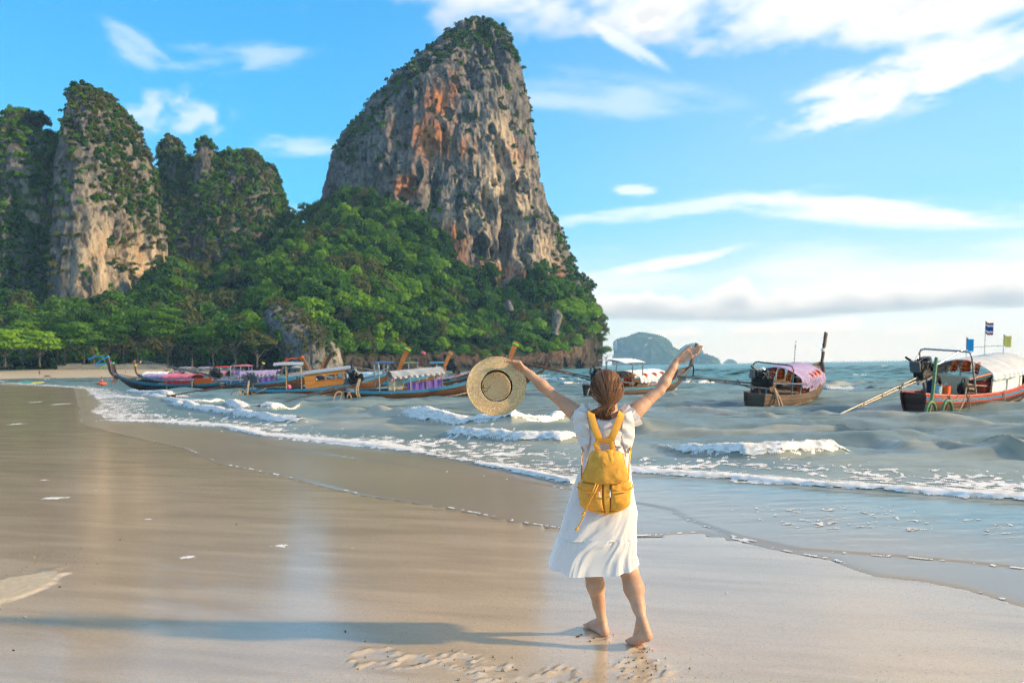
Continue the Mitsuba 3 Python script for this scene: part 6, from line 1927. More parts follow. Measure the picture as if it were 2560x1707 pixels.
def bag_panel(name, bsdf, left, right, py0, py1, out, thick=0.004, n=40, m=34, bulge=0.0, wob=0.0, seed=1, under=None):
    """A cloth panel lying on the bag between two side lines (py, u)."""
    py = np.linspace(py0, py1, n)
    l, r = np.interp(py, [a for a, b in left], [b for a, b in left]), np.interp(py, [a for a, b in right], [b for a, b in right])
    k = np.linspace(0, 1, m)
    Pp, Kk = np.meshgrid(py, k, indexing='ij')
    u = l[:, None] * (1 - Kk) + r[:, None] * Kk
    g = bag_point(Pp, u, out)
    g[..., 1] -= bulge * np.sin(np.pi * Kk) ** 0.6 * np.sin(np.pi * (Pp - py0) / (py1 - py0)) ** 0.5 + wob * (fbm3(g[..., 0] * 30, g[..., 2] * 24, 0 * Kk, 3, seed) - 0.5)
    return part(under or bk, name, sheet(g, thick), bsdf, True)


flap = bag_panel('flap', 'canvas', [(1126, -.78), (1134, -.95), (1150, -.76), (1184, -.66), (1192, -.60), (1198, -.42), (1203, -.10)], [(1126, .55), (1133, .90), (1150, .72), (1184, .50), (1194, .48), (1199, .32), (1203, .10)], 1126, 1203, 0.027, 0.007, 60, 60, 0.014, 0.014, 931)
bag_panel('flap_strip', 'webbing', [(1124, -.02), (1180, .05)], [(1124, .24), (1180, .19)], 1122, 1168, 0.030, 0.004, 30, 10, 0.012, 0.0, 1, flap)
edge_l = [(1134, -.95), (1150, -.76), (1184, -.66), (1192, -.60), (1198, -.42), (1203, -.10)]
edge_r = [(1203, .10), (1199, .32), (1194, .48), (1184, .50), (1150, .72), (1133, .90)]
pp = np.array(edge_l + edge_r)
hemc = bag_point(pp[:, 0], pp[:, 1], 0.031)
part(flap, 'hem', tube(bez(hemc, 60), 0.0032, 6), 'canvas', True)
for sd in (-1, 1):
    c0, c1 = (-.93, -.07) if sd < 0 else (.09, .95)
    pk = bag_panel('pocket', 'canvas', [(1222, c0), (1262, c0 * .96 if sd < 0 else c0), (1272, c0 * .8 if sd < 0 else c0)], [(1222, c1), (1262, c1 * .96 if sd > 0 else c1), (1272, c1 * .8 if sd > 0 else c1)], 1222, 1272, 0.013, 0.005, 40, 40, 0.010, 0.012, 940 + sd)
    bag_panel('pocket_lip', 'canvas', [(1203, c0), (1221, c0)], [(1203, c1), (1221, c1)], 1204, 1223, 0.015, 0.006, 16, 40, 0.008, 0.02, 950 + sd, pk)
    u = np.linspace(c0, c1, 24)
    zc = bag_point(np.interp(u, [c0, (c0 + c1) / 2, c1], [1215, 1225, 1224] if sd < 0 else [1225, 1224, 1213]), u, 0.024)
    part(pk, 'zipper', tube(zc - [0, 0.010, 0], 0.0042, 6), 'webbing', True)
    tip = at(1499.5 if sd < 0 else 1525.5, 1226, 5.665)
    part(pk, 'zip_slider', box((0.010, 0.006, 0.012), tip, 0.002), 'steel')
    part(pk, 'zip_puller', box((0.0085, 0.004, 0.032), tip + np.array([-0.003 if sd < 0 else -0.001, -0.006, -0.022]), 0.002, None), 'white_cloth')
bag_panel('centre_strip', 'webbing', [(1203, -.03), (1280, -.03)], [(1203, .055), (1280, .055)], 1203, 1279, 0.013, 0.003, 40, 8, 0.0)
rim = bag_point(np.interp(np.linspace(-1, 1, 50), [-1, -.6, -.3, 0, .3, .6, 1], [1258, 1269, 1276, 1280, 1276, 1269, 1256]), np.linspace(-.97, .97, 50), 0.012)
part(bk, 'bottom_piping', tube(rim, 0.007, 8), 'webbing', True)
for c in range(10):
    pass


def ribbon(pts, w, normal, thick=0.004, n=30):
    p = bez(pts, n)
    t = np.gradient(p, axis=0)
    t /= np.linalg.norm(t, axis=1, keepdims=True)
    b = np.cross(t, np.asarray(normal, float))
    b /= np.linalg.norm(b, axis=1, keepdims=True)
    w = np.broadcast_to(w, (n,))[:, None]
    return sheet(np.stack([p - b * w / 2, p, p + b * w / 2], 1), thick)


for pts in ([(1479, 1030, 5.975), (1478, 1035, 5.852), (1485, 1064, 5.816), (1495, 1090, 5.808), (1500, 1106, 5.820)], [(1554, 1031, 5.975), (1553, 1036, 5.852), (1542, 1066, 5.816), (1530, 1092, 5.808), (1522, 1110, 5.820)]):
    part(bk, 'shoulder_strap', ribbon([at(*q) for q in pts], 0.041, [0, -1, 0.15], 0.005), 'webbing', True)
for pts in ([(1457, 1104, 5.96), (1454.5, 1124, 5.88), (1454, 1160, 5.83), (1454, 1196, 5.80)], [(1576, 1100, 5.96), (1577, 1124, 5.88), (1573, 1160, 5.83), (1571, 1196, 5.80)]):
    part(bk, 'lower_strap', ribbon([at(*q) for q in pts], 0.026, [0.95, -0.3, 0], 0.004), 'webbing', True)
    part(bk, 'buckle', box((0.010, 0.014, 0.022), at(*pts[1]), 0.003), 'steel')
hp = [at(1496, 1126, 5.76), at(1491, 1113, 5.755), at(1496, 1102, 5.76), at(1512, 1101, 5.75), at(1526, 1105, 5.75), at(1531, 1116, 5.755), at(1532, 1127, 5.76)]
part(bk, 'handle', ribbon(hp, 0.030, [0.15, -0.85, -0.5], 0.005, 40), 'webbing', True)
for pts in ([(1492, 1202, 5.70), (1484, 1222, 5.672), (1470, 1256, 5.678), (1462, 1276, 5.70), (1460, 1282, 5.70)], [(1498, 1203, 5.70), (1488, 1228, 5.668), (1470, 1262, 5.675), (1456, 1296, 5.73), (1443, 1320, 5.745)]):
    q = [at(*k) for k in pts]
    part(bk, 'drawstring', tube(bez(q, 30), 0.0042, 8), 'webbing', True)
    part(bk, 'knot', cat([trimesh.creation.icosphere(2, 0.009).apply_translation(q[-1]), tube([q[-1], q[-1] + [-0.010, 0, -0.012]], [0.006, 0.009], 8)]), 'webbing', True)

# the straw hat, its hollow side towards the camera
HC = at(1241.5, 964.5, 6.062)
hat = thing('straw_hat', 'straw hat with a black inner band held up in one hand of the woman', 'hat')
HV = -(HC - EYE) / np.linalg.norm(HC - EYE)           # its axis points back to where the woman came from
HV = HV + np.array([0.10, 0, 0.07])
HV /= np.linalg.norm(HV)
HX = np.cross([0, 0, 1.0], HV)
HX /= np.linalg.norm(HX)
HY = np.cross(HV, HX)


def hat_surface(r, a, depth):
    return HC + (r * np.cos(a))[..., None] * HX + (r * np.sin(a))[..., None] * HY + depth[..., None] * HV


def straw(p, n, uv):
    q = [p.x - float(HC[0]), p.y - float(HC[1]), p.z - float(HC[2])]
    u = q[0] * float(HX[0]) + q[1] * float(HX[1]) + q[2] * float(HX[2])
    w_ = q[0] * float(HY[0]) + q[1] * float(HY[1]) + q[2] * float(HY[2])
    dd = q[0] * float(HV[0]) + q[1] * float(HV[1]) + q[2] * float(HV[2])
    r, a = dr.sqrt(u * u + w_ * w_), dr.atan2(w_, u)
    ring = (r - 0.6 * dd) / 0.0072
    k = mikit.noise(a * 60 + 13 * dr.floor(ring), dr.floor(ring) * 3.1, 1)
    b = mikit.fbm(a * 24 + 5 * dr.floor(ring), ring * 1.5, 2, 3)
    edge = dr.abs(ring - dr.floor(ring) - 0.5)
    c = mix((0.66, 0.44, 0.20), (0.93, 0.79, 0.54), smoothstep(0.25, 0.8, 0.5 * k + 0.5 * b))
    return mix(c, (0.50, 0.32, 0.13), 0.45 * smoothstep(0.36, 0.5, edge))


scene['straw'] = {'type': 'principledthin', 'base_color': proc(straw), 'roughness': 0.5, 'diff_trans': 0.4, 'eta': 1.35}
r = np.linspace(0.098, 0.179, 150)
a = np.linspace(0, 2 * np.pi, 260, endpoint=False)
R, A = np.meshgrid(r, a, indexing='ij')
tri = np.abs(((R / 0.0072) % 1) - 0.5) * 2
dep = 0.0028 * tri + 0.0012 * (fbm3(A * 30, R * 300, 0 * R, 2, 961) - 0.5) + 0.010 * np.sin(2 * A + 0.6) * ((R - 0.098) / 0.08) ** 2 + 0.005 * np.sin(5 * A) * ((R - 0.098) / 0.08) ** 2 - 0.012 * ((R - 0.098) / 0.08)
RR = R * (1 + 0.010 * np.sin(2 * A + 1) * ((R - 0.098) / 0.08))
g = hat_surface(RR, A, dep)
low = hat_surface(RR, A, dep - 0.003)
n_ = R.shape
part(hat, 'brim', cat([tm(g.reshape(-1, 3), grid_faces(n_[1], n_[0], True)), tm(low.reshape(-1, 3), grid_faces(n_[1], n_[0], True)[:, ::-1])]), 'straw', True)
part(hat, 'brim_edge', tube(np.vstack([g[-1], g[-1][:1]]) - 0.0015 * HV, 0.0036, 8, False), 'straw', True)
# the crown: a deep rounded pot, ridged by the same braid
t = np.linspace(0, 1, 130)
rc = np.where(t < 0.55, 0.098 - 0.006 * t / 0.55, 0)
zc = -0.085 * np.clip(t / 0.55, 0, 1)
m_ = t >= 0.55
q = (t[m_] - 0.55) / 0.45
rc[m_] = 0.092 * np.cos(q * np.pi / 2) ** 0.75
zc[m_] = -0.085 - 0.016 * np.sin(q * np.pi / 2)
R, A = np.meshgrid(rc, a, indexing='ij')
Dp = np.repeat(zc[:, None], len(a), 1)
tri = np.abs((((R - 0.6 * Dp) / 0.0072) % 1) - 0.5) * 2
g = hat_surface(R - 0.0022 * tri * (t < 0.55)[:, None] - 0.002 * np.sin(3 * A) * (R > 0.02), A, Dp + 0.0024 * tri * (t >= 0.55)[:, None])
part(hat, 'crown', tm(g.reshape(-1, 3), grid_faces(len(a), 130, True)), 'straw', True)
wid = 0.015 + 0.006 * np.sin(a * 3 + 1) + 0.0025 * np.sin(a * 17) + 0.002 * np.sin(a * 31)
wid = wid * (1 + 0.55 * np.cos(a - 2.3))
rows = [hat_surface(np.full(len(a), 0.0985 - 0.004 * u) - 0.0022 - 0.006 * u * np.abs(np.cos(a * 0.5 - 1.1)), a, 0.002 - np.clip(wid, 0.006, 1) * 1.5 * u) for u in np.linspace(0, 1, 6)]
paint('black_ribbon', (0.014, 0.014, 0.018), 0.75, vary=0.2, scale=60)
part(hat, 'inner_band', tm(np.stack(rows, 0).reshape(-1, 3), grid_faces(len(a), 6, True)), 'black_ribbon', True)
for pts in ([(-0.086, 0.004, -0.01), (-0.070, -0.010, -0.02), (-0.048, -0.012, -0.026), (-0.036, 0.004, -0.024)], [(-0.086, -0.002, -0.01), (-0.074, -0.030, -0.02), (-0.062, -0.030, -0.024), (-0.048, -0.018, -0.03)], [(-0.078, 0.012, -0.01), (-0.080, -0.016, -0.02), (-0.074, -0.034, -0.022)]):
    part(hat, 'tie', tube(bez([HC + x * HX + y * HY + z * HV for x, y, z in pts], 14), 0.0017, 6), 'black_ribbon', True)


# ---------------------------------------------------------------- trees, wall and people on the far beach
def shore_tree(px, py, y, R, H, leaf, seed, label, layered=True, lobes=17, leaves=150, size=0.85, group='trees behind the far beach'):
    """A beach tree: limbed trunk and a crown of leaf tiers; (px, py) is its foot in the 2352 wide view."""
    p = at(px * V, py * V, y)
    k = thing('beach_tree', label, 'tree', group)
    rg = rng_of(seed)
    H0 = H * 0.42
    part(k, 'trunk', move(trunk(seed, H0 * 1.25, 0.30, R, 6), p[0], p[1], p[2] - 0.3), 'bark', 40)
    c = crown(seed + 50, R, H - H0, lobes, leaves, size, 0.7, layered=layered)
    part(k, 'crown', move(c, p[0], p[1], p[2] + H0), LEAF[leaf], False)


TREES = [
    (12, 838, 322, 8.0, 11.0, 2, 'bright green tiered tree at the left edge of the far beach'),
    (92, 838, 326, 7.6, 10.5, 2, 'bright green tiered tree second from the left edge on the far beach'),
    (52, 834, 342, 8.0, 14.0, 1, 'taller tree behind the two bright ones at the left edge'),
    (150, 836, 340, 8.0, 13.0, 1, 'tiered tree left of the beach wall'),
    (192, 838, 334, 8.6, 13.5, 1, 'tree whose low tiers overhang the left end of the beach wall'),
    (248, 838, 336, 8.2, 14.5, 1, 'tree over the middle of the beach wall'),
    (-40, 836, 336, 8.0, 12.0, 1, 'tree cut by the left edge of the photograph'),
    (318, 836, 338, 9.6, 18.0, 1, 'broad domed tree right of the bow with the blue ribbon'),
    (385, 838, 336, 10.0, 18.5, 1, 'wide round tree in the middle of the beach, below the overgrown hill'),
    (440, 838, 340, 8.0, 13.0, 0, 'dark tree left of the grey crag'),
    (490, 838, 336, 7.0, 13.0, 1, 'tree standing left of the shore crag'),
    (540, 838, 334, 7.4, 15.0, 0, 'dark tree close to the left side of the shore crag'),
    (590, 840, 332, 5.6, 11.0, 3, 'olive green tree at the foot of the shore crag'),
    (285, 838, 348, 8.0, 17.0, 0, 'dark tree behind the beach wall'),
    (130, 836, 350, 8.0, 17.0, 0, 'dark tree behind the tiered trees at the left'),
    (215, 836, 352, 8.0, 19.0, 0, 'tall dark tree behind the middle of the wall'),
]
for i, (px_, py_, y_, R_, H_, lf, lab) in enumerate(TREES):
    shore_tree(px_, py_, y_, R_, H_, lf, 1000 + 7 * i, lab, layered=i < 7 or i in (8, 9), lobes=18 if i < 7 else 15, leaves=150 if R_ < 9 else 190)
shore_tree(1391, 832, 596, 6.0, 9.0, 1, 1300, 'small tree hanging over the water at the tip of the headland', False, 8, 120, 0.8)

wk_ = thing('beach_wall', 'low pale retaining wall under the trees at the head of the beach', 'wall')
paint('wall_render', (0.30, 0.27, 0.215), 0.9, vary=0.3, scale=0.8)
xs = [132, 152, 186, 212, 238, 262, 290, 318, 350, 382]
for i in range(len(xs) - 1):
    p0, p1 = at(xs[i] * V, 852 * V, 331.0), at(xs[i + 1] * V, 852 * V, 331.0)
    hgt = 1.5 if i == 0 else 2.1 + 0.12 * math.sin(i * 2.3)
    part(wk_, 'panel', box((p1[0] - p0[0] - 0.06, 0.35, hgt), ((p0[0] + p1[0]) / 2, 331.0 + 0.05 * (i % 2), p0[2] + hgt / 2 + 0.1), 0.04), 'wall_render')
    part(wk_, 'coping', box((p1[0] - p0[0] - 0.02, 0.5, 0.16), ((p0[0] + p1[0]) / 2, 331.0, p0[2] + hgt + 0.18), 0.03), 'wall_render')


def small_person(foot, face, label, shirt, legs, pose='stand', h=1.68, hair_c='dark_cloth', crouch=0.0):
    """A far figure with head, trunk, arms and legs as one body and its clothes over it."""
    k = thing('person', label, 'person')
    c = Clay((-0.55, -0.75, -0.1), (0.55, 0.75, 1.9), 0.022)
    s = h / 1.70
    hip, chest, head = np.array([0, 0, 0.88]), np.array([0, 0.02, 1.28]), np.array([0, 0.05, 1.58])
    if pose == 'bend':
        chest, head = hip + [0, 0.36, 0.10], hip + [0, 0.56, -0.02]
    for sd in (-1, 1):
        c.chain([hip + [0.09 * sd, 0, 0], (0.10 * sd, 0.05 - 0.03 * sd, 0.46), (0.10 * sd, -0.06 * sd, 0.06)], [0.085, 0.062, 0.042], 0.02)
        c.limb((0.10 * sd, -0.06 * sd, 0.05), (0.11 * sd, -0.06 * sd + 0.16, 0.03), 0.045, 0.035, 0.02)
        sh = chest + [0.17 * sd, 0, 0.10 if pose != 'bend' else 0]
        el = sh + ([0.05 * sd, 0.02, -0.26] if pose != 'bend' else [0.02 * sd, 0.12, -0.25])
        c.chain([sh, el, el + [0.0, 0.08, -0.22]], [0.05, 0.04, 0.032], 0.02)
        c.limb(el + [0, 0.08, -0.22], el + [0, 0.10, -0.30], 0.035, 0.025, 0.01)
    c.limb(hip, chest, 0.12, 0.13, 0.05)
    c.limb(chest - [0.10, 0, 0], chest + [0.10, 0, 0], 0.11, 0.11, 0.04)
    c.limb(chest, head, 0.06, 0.055, 0.03)
    c.limb(head, head + [0, 0.01, 0.06], 0.085, 0.085, 0.02)
    c.limb(head + [0, 0.085, 0.02], head + [0, 0.10, 0.01], 0.018, 0.016, 0.01)
    M = rotation([0, 0, 1], face)
    M[:3, :3] *= s
    M[:3, 3] = foot

    def go(m, name, mat):
        m.apply_transform(M)
        part(k, name, m, mat, True)
    go(c.mesh(2), 'body', 'skin_far')
    e = Clay((-0.5, -0.75, 0.2), (0.5, 0.75, 1.75), 0.022)
    e.limb(hip + [0, 0, 0.02], chest, 0.135, 0.145, 0.05)
    e.limb(chest - [0.11, 0, 0], chest + [0.11, 0, 0], 0.122, 0.122, 0.04)
    for sd in (-1, 1):
        sh = chest + [0.17 * sd, 0, 0.10 if pose != 'bend' else 0]
        e.limb(sh, sh + [0.03 * sd, 0.03, -0.15], 0.066, 0.06, 0.02)
    go(e.mesh(2), 'shirt', shirt)
    e = Clay((-0.4, -0.4, 0.0), (0.4, 0.5, 1.2), 0.022)
    e.limb(hip - [0.06, 0, 0], hip + [0.06, 0, 0], 0.13, 0.13, 0.04)
    for sd in (-1, 1):
        e.limb(hip + [0.09 * sd, 0, 0], (0.10 * sd, 0.05 - 0.03 * sd, 0.50), 0.10, 0.085, 0.02)
    go(e.mesh(2), 'shorts', legs)
    m = trimesh.creation.icosphere(2, 0.098)
    m.apply_translation(head + [0, -0.018, 0.075])
    go(m, 'hair', hair_c)
    return k


p = at(99, 943, 296)
small_person((p[0], p[1], float(sand_height(np.array([p[0]]), np.array([p[1]]))[0]) + 0.6), 150, 'person in dark clothes walking on the far beach at the left', 'navy_cloth', 'dark_cloth')
p = at(314, 941.5, 315)
small_person((p[0], p[1], p[2]), 20, 'person standing on the far beach behind the long dark boat', 'post_dark', 'dark_cloth')
p = on_ground(254, 966)
small_person((p[0], p[1], -0.35), -60, 'person with a pink swim ring wading beside the bow with the blue ribbon', 'pink_cloth', 'navy_cloth', h=1.45)
rk = trimesh.creation.torus(0.42, 0.14, 24, 12)
rk.apply_translation((p[0], p[1], 0.35))
one('swim_ring', rk, 'orange_cloth', 'orange swim ring on the water round the wading person', 'swim ring', smooth=True)

# paddle board adrift near the far beach
p = at(80, 957, 160)
bd = thing('paddle_board', 'teal and yellow paddle board floating off the far beach', 'paddle board')
t = np.linspace(0, 1, 24)
hw_ = 0.46 * np.sin(np.pi * np.clip(t * 0.98 + 0.01, 0, 1)) ** 0.5
for name, a0, a1, mt in (('tail', 0, 13, 'teal_board'), ('nose', 12, 24, 'yellow_cloth')):
    if mt == 'teal_board':
        paint('teal_board', (0.02, 0.42, 0.36), 0.4)
    xs_, w_ = (t[a0:a1] - 0.5) * 3.5, hw_[a0:a1]
    zz_ = 0.20 + 0.22 * (t[a0:a1] - 0.5) ** 2
    g = np.stack([np.stack([xs_, -w_, zz_ - 0.06], -1), np.stack([xs_, -w_ * 0.6, zz_], -1), np.stack([xs_, w_ * 0.6, zz_], -1), np.stack([xs_, w_, zz_ - 0.06], -1)], 0)
    m = sheet(g, 0.16)
    m.apply_transform(rotation([0, 0, 1], 12))
    m.apply_translation((p[0], p[1], 0))
    part(bd, name, m, mt, 40)

# grey parasol under the crag
p = at(741, 920, 250)
um = thing('parasol', 'grey beach parasol below the shore crag', 'parasol')
a = np.linspace(0, 2 * np.pi, 17)[:-1]
rr = np.array([0.02, 0.8, 1.5])
g = np.stack([np.stack([r_ * np.cos(a), r_ * np.sin(a), 2.25 - 0.55 * (r_ / 1.5) ** 1.6 - 0.04 * (r_ > 1) * (np.arange(16) % 2)], -1) for r_ in rr], 0)
part(um, 'canopy', move(tm(g.reshape(-1, 3), grid_faces(16, 3, True)), p[0], p[1], p[2] - 1.6), 'roof_grey', 30)
part(um, 'pole', move(tube([(0, 0, -1.0), (0, 0, 2.3)], 0.03, 6), p[0], p[1], p[2] - 1.6), 'steel')

# a boulder on the far beach
m = trimesh.creation.icosphere(3, 1.0)
v = np.array(m.vertices)
m.vertices = v * [1.1, 0.8, 0.7] * (0.75 + 0.5 * fbm3(v[:, 0] * 1.3 + 4, v[:, 1] * 1.3, v[:, 2] * 1.3, 3, 970))[:, None] + at(119, 945, 300) + [0, 0, 0.2]
one('boulder', m, 'rock_crag', 'small dark boulder on the far beach beside the walking person', 'boulder', smooth=True)

# a ship on the horizon
p = at(2265, 902.4, 6500)
sk = thing('ship', 'tiny grey ship on the horizon left of the flags', 'ship')
part(sk, 'hull', box((34, 8, 5), (p[0], p[1], 2.2), 1.2), 'roof_grey')
part(sk, 'deckhouse', box((12, 6, 4.5), (p[0] + 3, p[1], 6.9), 0.6), 'white_paint')
part(sk, 'mast', tube([(p[0] + 3, p[1], 9), (p[0] + 3, p[1], 14)], 0.5, 6), 'roof_grey')


# ---------------------------------------------------------------- what lies in the striped boat
def in_boat(b, m):
    m = m.copy()
    m.apply_transform(b.m4)
    return m


foot = bA.world((1.75, 0.25, 0.10))
small_person(foot - np.array([0, 0, 0.10]), bA.head - 75, 'person in black bending over behind the engine of the striped boat', 'dark_cloth', 'navy_cloth', 'bend', 1.62)


def bucket(loc, r, h, mat, label, b=bA):
    prof = np.array([(0.001, 0), (r * 0.85, 0), (r, h), (r * 0.93, h), (r * 0.78, 0.02), (0.001, 0.02)])
    m = trimesh.creation.revolve(prof, sections=18)
    m.apply_translation(loc)
    k = thing('bucket', label, 'bucket')
    part(k, 'pail', in_boat(b, m), mat, 30)
    part(k, 'bail', in_boat(b, tube([np.array(loc) + [r * math.cos(q), 0, h + 0.5 * r * math.sin(q)] for q in np.linspace(0, math.pi, 12)], 0.008, 5)), 'steel', 30)


bucket((1.15, -0.45, 0.46), 0.15, 0.34, 'orange_cloth', 'orange bucket at the stern of the striped boat')
bucket((0.88, -0.30, 0.46), 0.15, 0.34, 'pale_blue', 'pale blue bucket at the stern of the striped boat')
k = thing('holdall', 'black bag in front of the beige panel in the striped boat', 'bag')
part(k, 'body', in_boat(bA, box((0.42, 0.30, 0.40), (2.45, -0.42, 0.62), 0.10)), 'dark_cloth', 40)
part(k, 'grip', in_boat(bA, tube(bez([(2.32, -0.42, .80), (2.38, -0.42, .94), (2.52, -0.42, .94), (2.58, -0.42, .80)], 12), 0.02, 6)), 'dark_cloth', 40)
k = thing('cooler', 'red cool box beside the frame of the striped boat', 'cool box')
part(k, 'chest', in_boat(bA, box((0.46, 0.34, 0.26), (3.45, -0.62, 0.58), 0.04)), 'red_paint', 30)
part(k, 'lid', in_boat(bA, box((0.48, 0.36, 0.07), (3.45, -0.62, 0.75), 0.025)), 'scarlet', 30)
jackets(bA, [(3.35, -0.45, 1.20, 20, 10), (3.35, -0.1, 1.26, -10, 5), (3.35, 0.3, 1.24, 15, 12)], ['left of three orange life jackets under the canopy of the striped boat', 'middle of three orange life jackets under the canopy of the striped boat', 'right of three orange life jackets under the canopy of the striped boat'], 0.75)


def flag(x, y, z0, h, w, hh, bands, label, emblem=None, wave=1.0):
    """A flag on a thin pole stuck in the canopy; bands: (share of the height, colour) from the top."""
    k = thing('flag', label, 'flag', 'flags on the canopy of the striped boat')
    part(k, 'pole', in_boat(bA, tube([(x, y, z0), (x - 0.02, y, z0 + h)], 0.012, 6)), 'steel')
    d = np.array([-0.78, -0.62, 0.0]) if True else 0
    n = 20
    u = np.linspace(0, 1, n)
    top_ = z0 + h - 0.03
    acc = 0.0
    for share, mat in bands:
        zs = [top_ - hh * acc, top_ - hh * (acc + share)]
        acc += share
        rows = [np.stack([x + d[0] * w * u + 0.04 * wave * np.sin(7 * u + 1) * u, y + d[1] * w * u - 0.05 * wave * np.sin(7 * u + 1) * u, z - 0.05 * u - 0.03 * wave * np.sin(5 * u) * u], -1) for z in zs]
        part(k, 'cloth_band' if len(bands) > 1 else 'cloth', in_boat(bA, sheet(np.stack(rows, 0), 0.006)), mat, 40)
    if emblem:
        i = n // 2
        c = np.array([x + d[0] * w * 0.5, y + d[1] * w * 0.5 - 0.03, top_ - hh * 0.5 - 0.04])
        part(k, 'emblem', in_boat(bA, box((0.06, 0.02, 0.16), c + np.array([-0.02, -0.03, 0]), 0.006)), emblem)


flag(5.2, 0.1, 1.50, 1.28, 0.66, 0.42, [(1 / 6, 'red_paint'), (1 / 6, 'white_cloth'), (1 / 3, 'flag_blue'), (1 / 6, 'white_cloth'), (1 / 6, 'red_paint')], 'red, white and blue striped flag on the middle pole, highest of three')
flag(4.55, 0.45, 1.42, 0.80, 0.62, 0.42, [(1.0, 'sky_cloth')], 'bright blue flag on the left pole of the canopy', 'deep_blue_paint')
flag(5.9, -0.25, 1.46, 0.86, 0.60, 0.38, [(1.0, 'yellow_cloth')], 'yellow flag on the right pole of the canopy', 'rope_tan')
part(bA.key, 'flag_rail', in_boat(bA, tube([(4.55, 0.45, 1.84), (5.2, 0.1, 1.88), (5.9, -0.25, 1.91)], 0.009, 5)), 'hose_green')

# ---------------------------------------------------------------- small things on the near sand
paint('shell_white', (0.55, 0.50, 0.44), 0.5)
paint('drift_dark', (0.07, 0.055, 0.042), 0.8)
rg = rng_of(77)
SH = [(1816, 1484, 0.016), (1643, 1653, 0.013), (943, 1357, 0.012), (516, 1300, 0.014), (362, 1560, 0.018), (62, 1545, 0.02), (104, 1360, 0.012), (1290, 1610, 0.010), (2250, 1640, 0.010), (330, 1427, 0.012)]
for px_, py_, r_ in SH:
    p = on_ground(px_, py_)
    n = 14
    a, q = np.meshgrid(np.linspace(-1.25, 1.25, n), np.linspace(0.05, 1, 6))
    g = np.stack([r_ * q * np.sin(a), r_ * q * np.cos(a) - r_ / 2, r_ * 0.45 * np.sin(np.pi * q * 0.9) * np.cos(a) + 0.0012 * np.cos(a * 20) * q + 0.004], -1)
    m = sheet(g, 0.0018)
    m.apply_transform(rotation([0, 0, 1], float(rg.uniform(0, 360))))
    m.apply_translation((p[0], p[1], 0.002))
    one('shell', m, 'shell_white', 'small pale shell lying on the wet sand', 'shell', 'shells on the wet sand', smooth=True)
for px_, py_, l_ in ((32, 1628, 0.05), (862, 1580, 0.045), (1445, 1592, 0.03), (300, 1350, 0.03), (590, 1312, 0.03), (148, 1468, 0.025)):
    p = on_ground(px_, py_)
    a = rg.uniform(0, 3.14)
    d = np.array([math.cos(a), math.sin(a), 0]) * l_ / 2
    m = tube(bez([p - d + [0, 0, 0.004], p + [0.004, 0.003, 0.007], p + d + [0, 0, 0.004]], 8), np.array([0.3, 0.7, 1, 1, 0.9, 0.8, 0.5, 0.2]) * 0.005, 6)
    one('twig', m, 'drift_dark', 'dark bit of driftwood on the wet sand', 'twig', 'bits of driftwood on the wet sand', smooth=True)
# sand balls and clods thrown up round the footprints
cl = []
for cx_, cy_, sp, n in ((1606, 1672, 0.08, 26), (1602, 1624, 0.035, 14), (930, 1645, 0.12, 16), (1240, 1678, 0.10, 16), (1110, 1655, 0.12, 10), (90, 1400, 0.25, 60), (20, 1480, 0.22, 60), (1510, 1592, 0.06, 8), (1640, 1655, 0.1, 6)):
    c = on_ground(cx_, cy_)
    for _ in range(n):
        m = trimesh.creation.icosphere(1, 1.0)
        r_ = rg.uniform(0.002, 0.0075)
        m.vertices = np.array(m.vertices) * rg.uniform(0.6, 1.2, 3) * r_ * (1 + 0.3 * rg.normal(size=(len(m.vertices), 1)))
        q = rg.normal(size=2) * sp
        m.apply_translation((c[0] + q[0], c[1] + q[1] * 1.4, 0.003))
        cl.append(m)
paint('sand_clod', (0.24, 0.185, 0.125), 0.7, vary=0.2, scale=60)
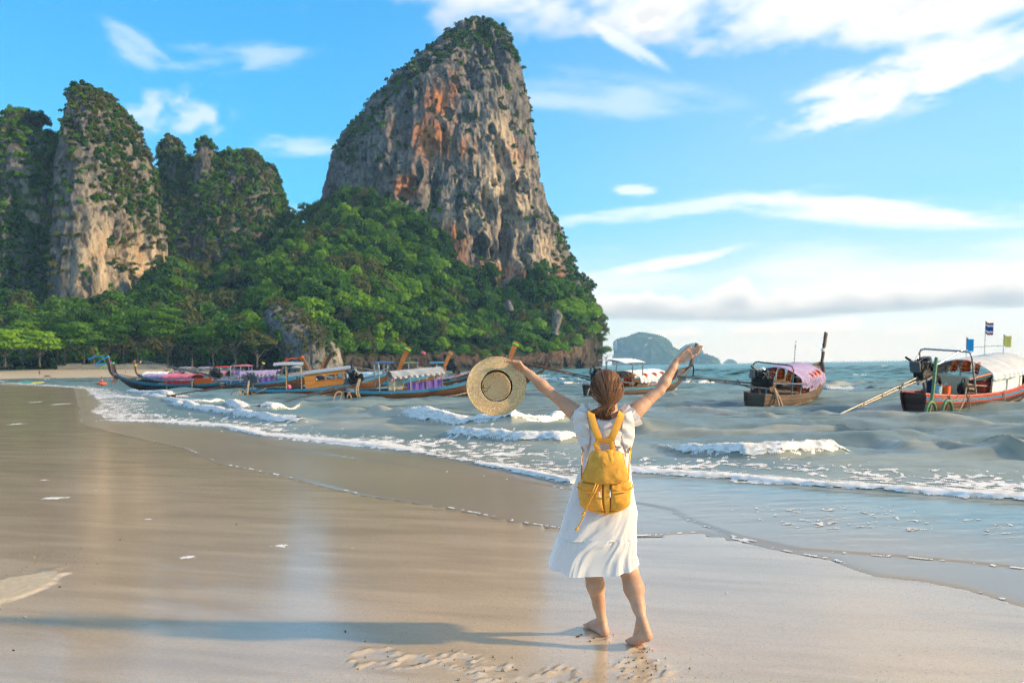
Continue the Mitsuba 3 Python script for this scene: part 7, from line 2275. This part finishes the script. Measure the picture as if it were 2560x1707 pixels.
scene['beach__clod'] = mikit.ply(cat(cl), 'sand_clod', smooth=False)
tag('beach__clod', 'clods of wet sand by the footprints', kind='stuff')
# white foam-like patches painted for sky mirrored in puddles on the sand
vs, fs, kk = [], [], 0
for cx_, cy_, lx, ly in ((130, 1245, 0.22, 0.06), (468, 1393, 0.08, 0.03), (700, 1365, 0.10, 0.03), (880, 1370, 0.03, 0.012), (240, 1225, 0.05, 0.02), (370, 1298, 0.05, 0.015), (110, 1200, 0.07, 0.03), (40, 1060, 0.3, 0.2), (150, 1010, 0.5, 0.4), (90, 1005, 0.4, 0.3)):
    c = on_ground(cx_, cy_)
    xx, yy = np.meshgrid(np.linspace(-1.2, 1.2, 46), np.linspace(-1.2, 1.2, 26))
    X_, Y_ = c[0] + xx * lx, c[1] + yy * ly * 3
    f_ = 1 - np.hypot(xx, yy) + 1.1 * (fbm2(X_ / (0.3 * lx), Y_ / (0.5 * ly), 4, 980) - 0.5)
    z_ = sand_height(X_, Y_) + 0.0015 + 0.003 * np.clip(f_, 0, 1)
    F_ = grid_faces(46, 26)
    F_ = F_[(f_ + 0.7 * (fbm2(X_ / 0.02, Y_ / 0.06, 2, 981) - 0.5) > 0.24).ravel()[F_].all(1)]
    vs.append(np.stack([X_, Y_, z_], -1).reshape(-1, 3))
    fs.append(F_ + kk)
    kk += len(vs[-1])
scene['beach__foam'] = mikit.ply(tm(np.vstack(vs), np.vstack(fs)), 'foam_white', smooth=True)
tag('beach__foam', 'white foamy patches painted in place of puddles mirroring the sky', kind='stuff')


# ---------------------------------------------------------------- sea air
scene['air'] = {'type': 'homogeneous', 'albedo': {'type': 'rgb', 'value': [0.93, 0.95, 0.97]}, 'sigma_t': rgb(HAZE)}
scene['haze'] = {'type': 'cube', 'to_world': T().translate([0, 4000, 122]).scale([9000, 6500, 134]), 'bsdf': {'type': 'null'}, 'interior': {'type': 'ref', 'id': 'air'}}
tag('haze', 'thin sea haze paling the far islands', kind='stuff')
scene['camera']['medium'] = {'type': 'ref', 'id': 'air'}
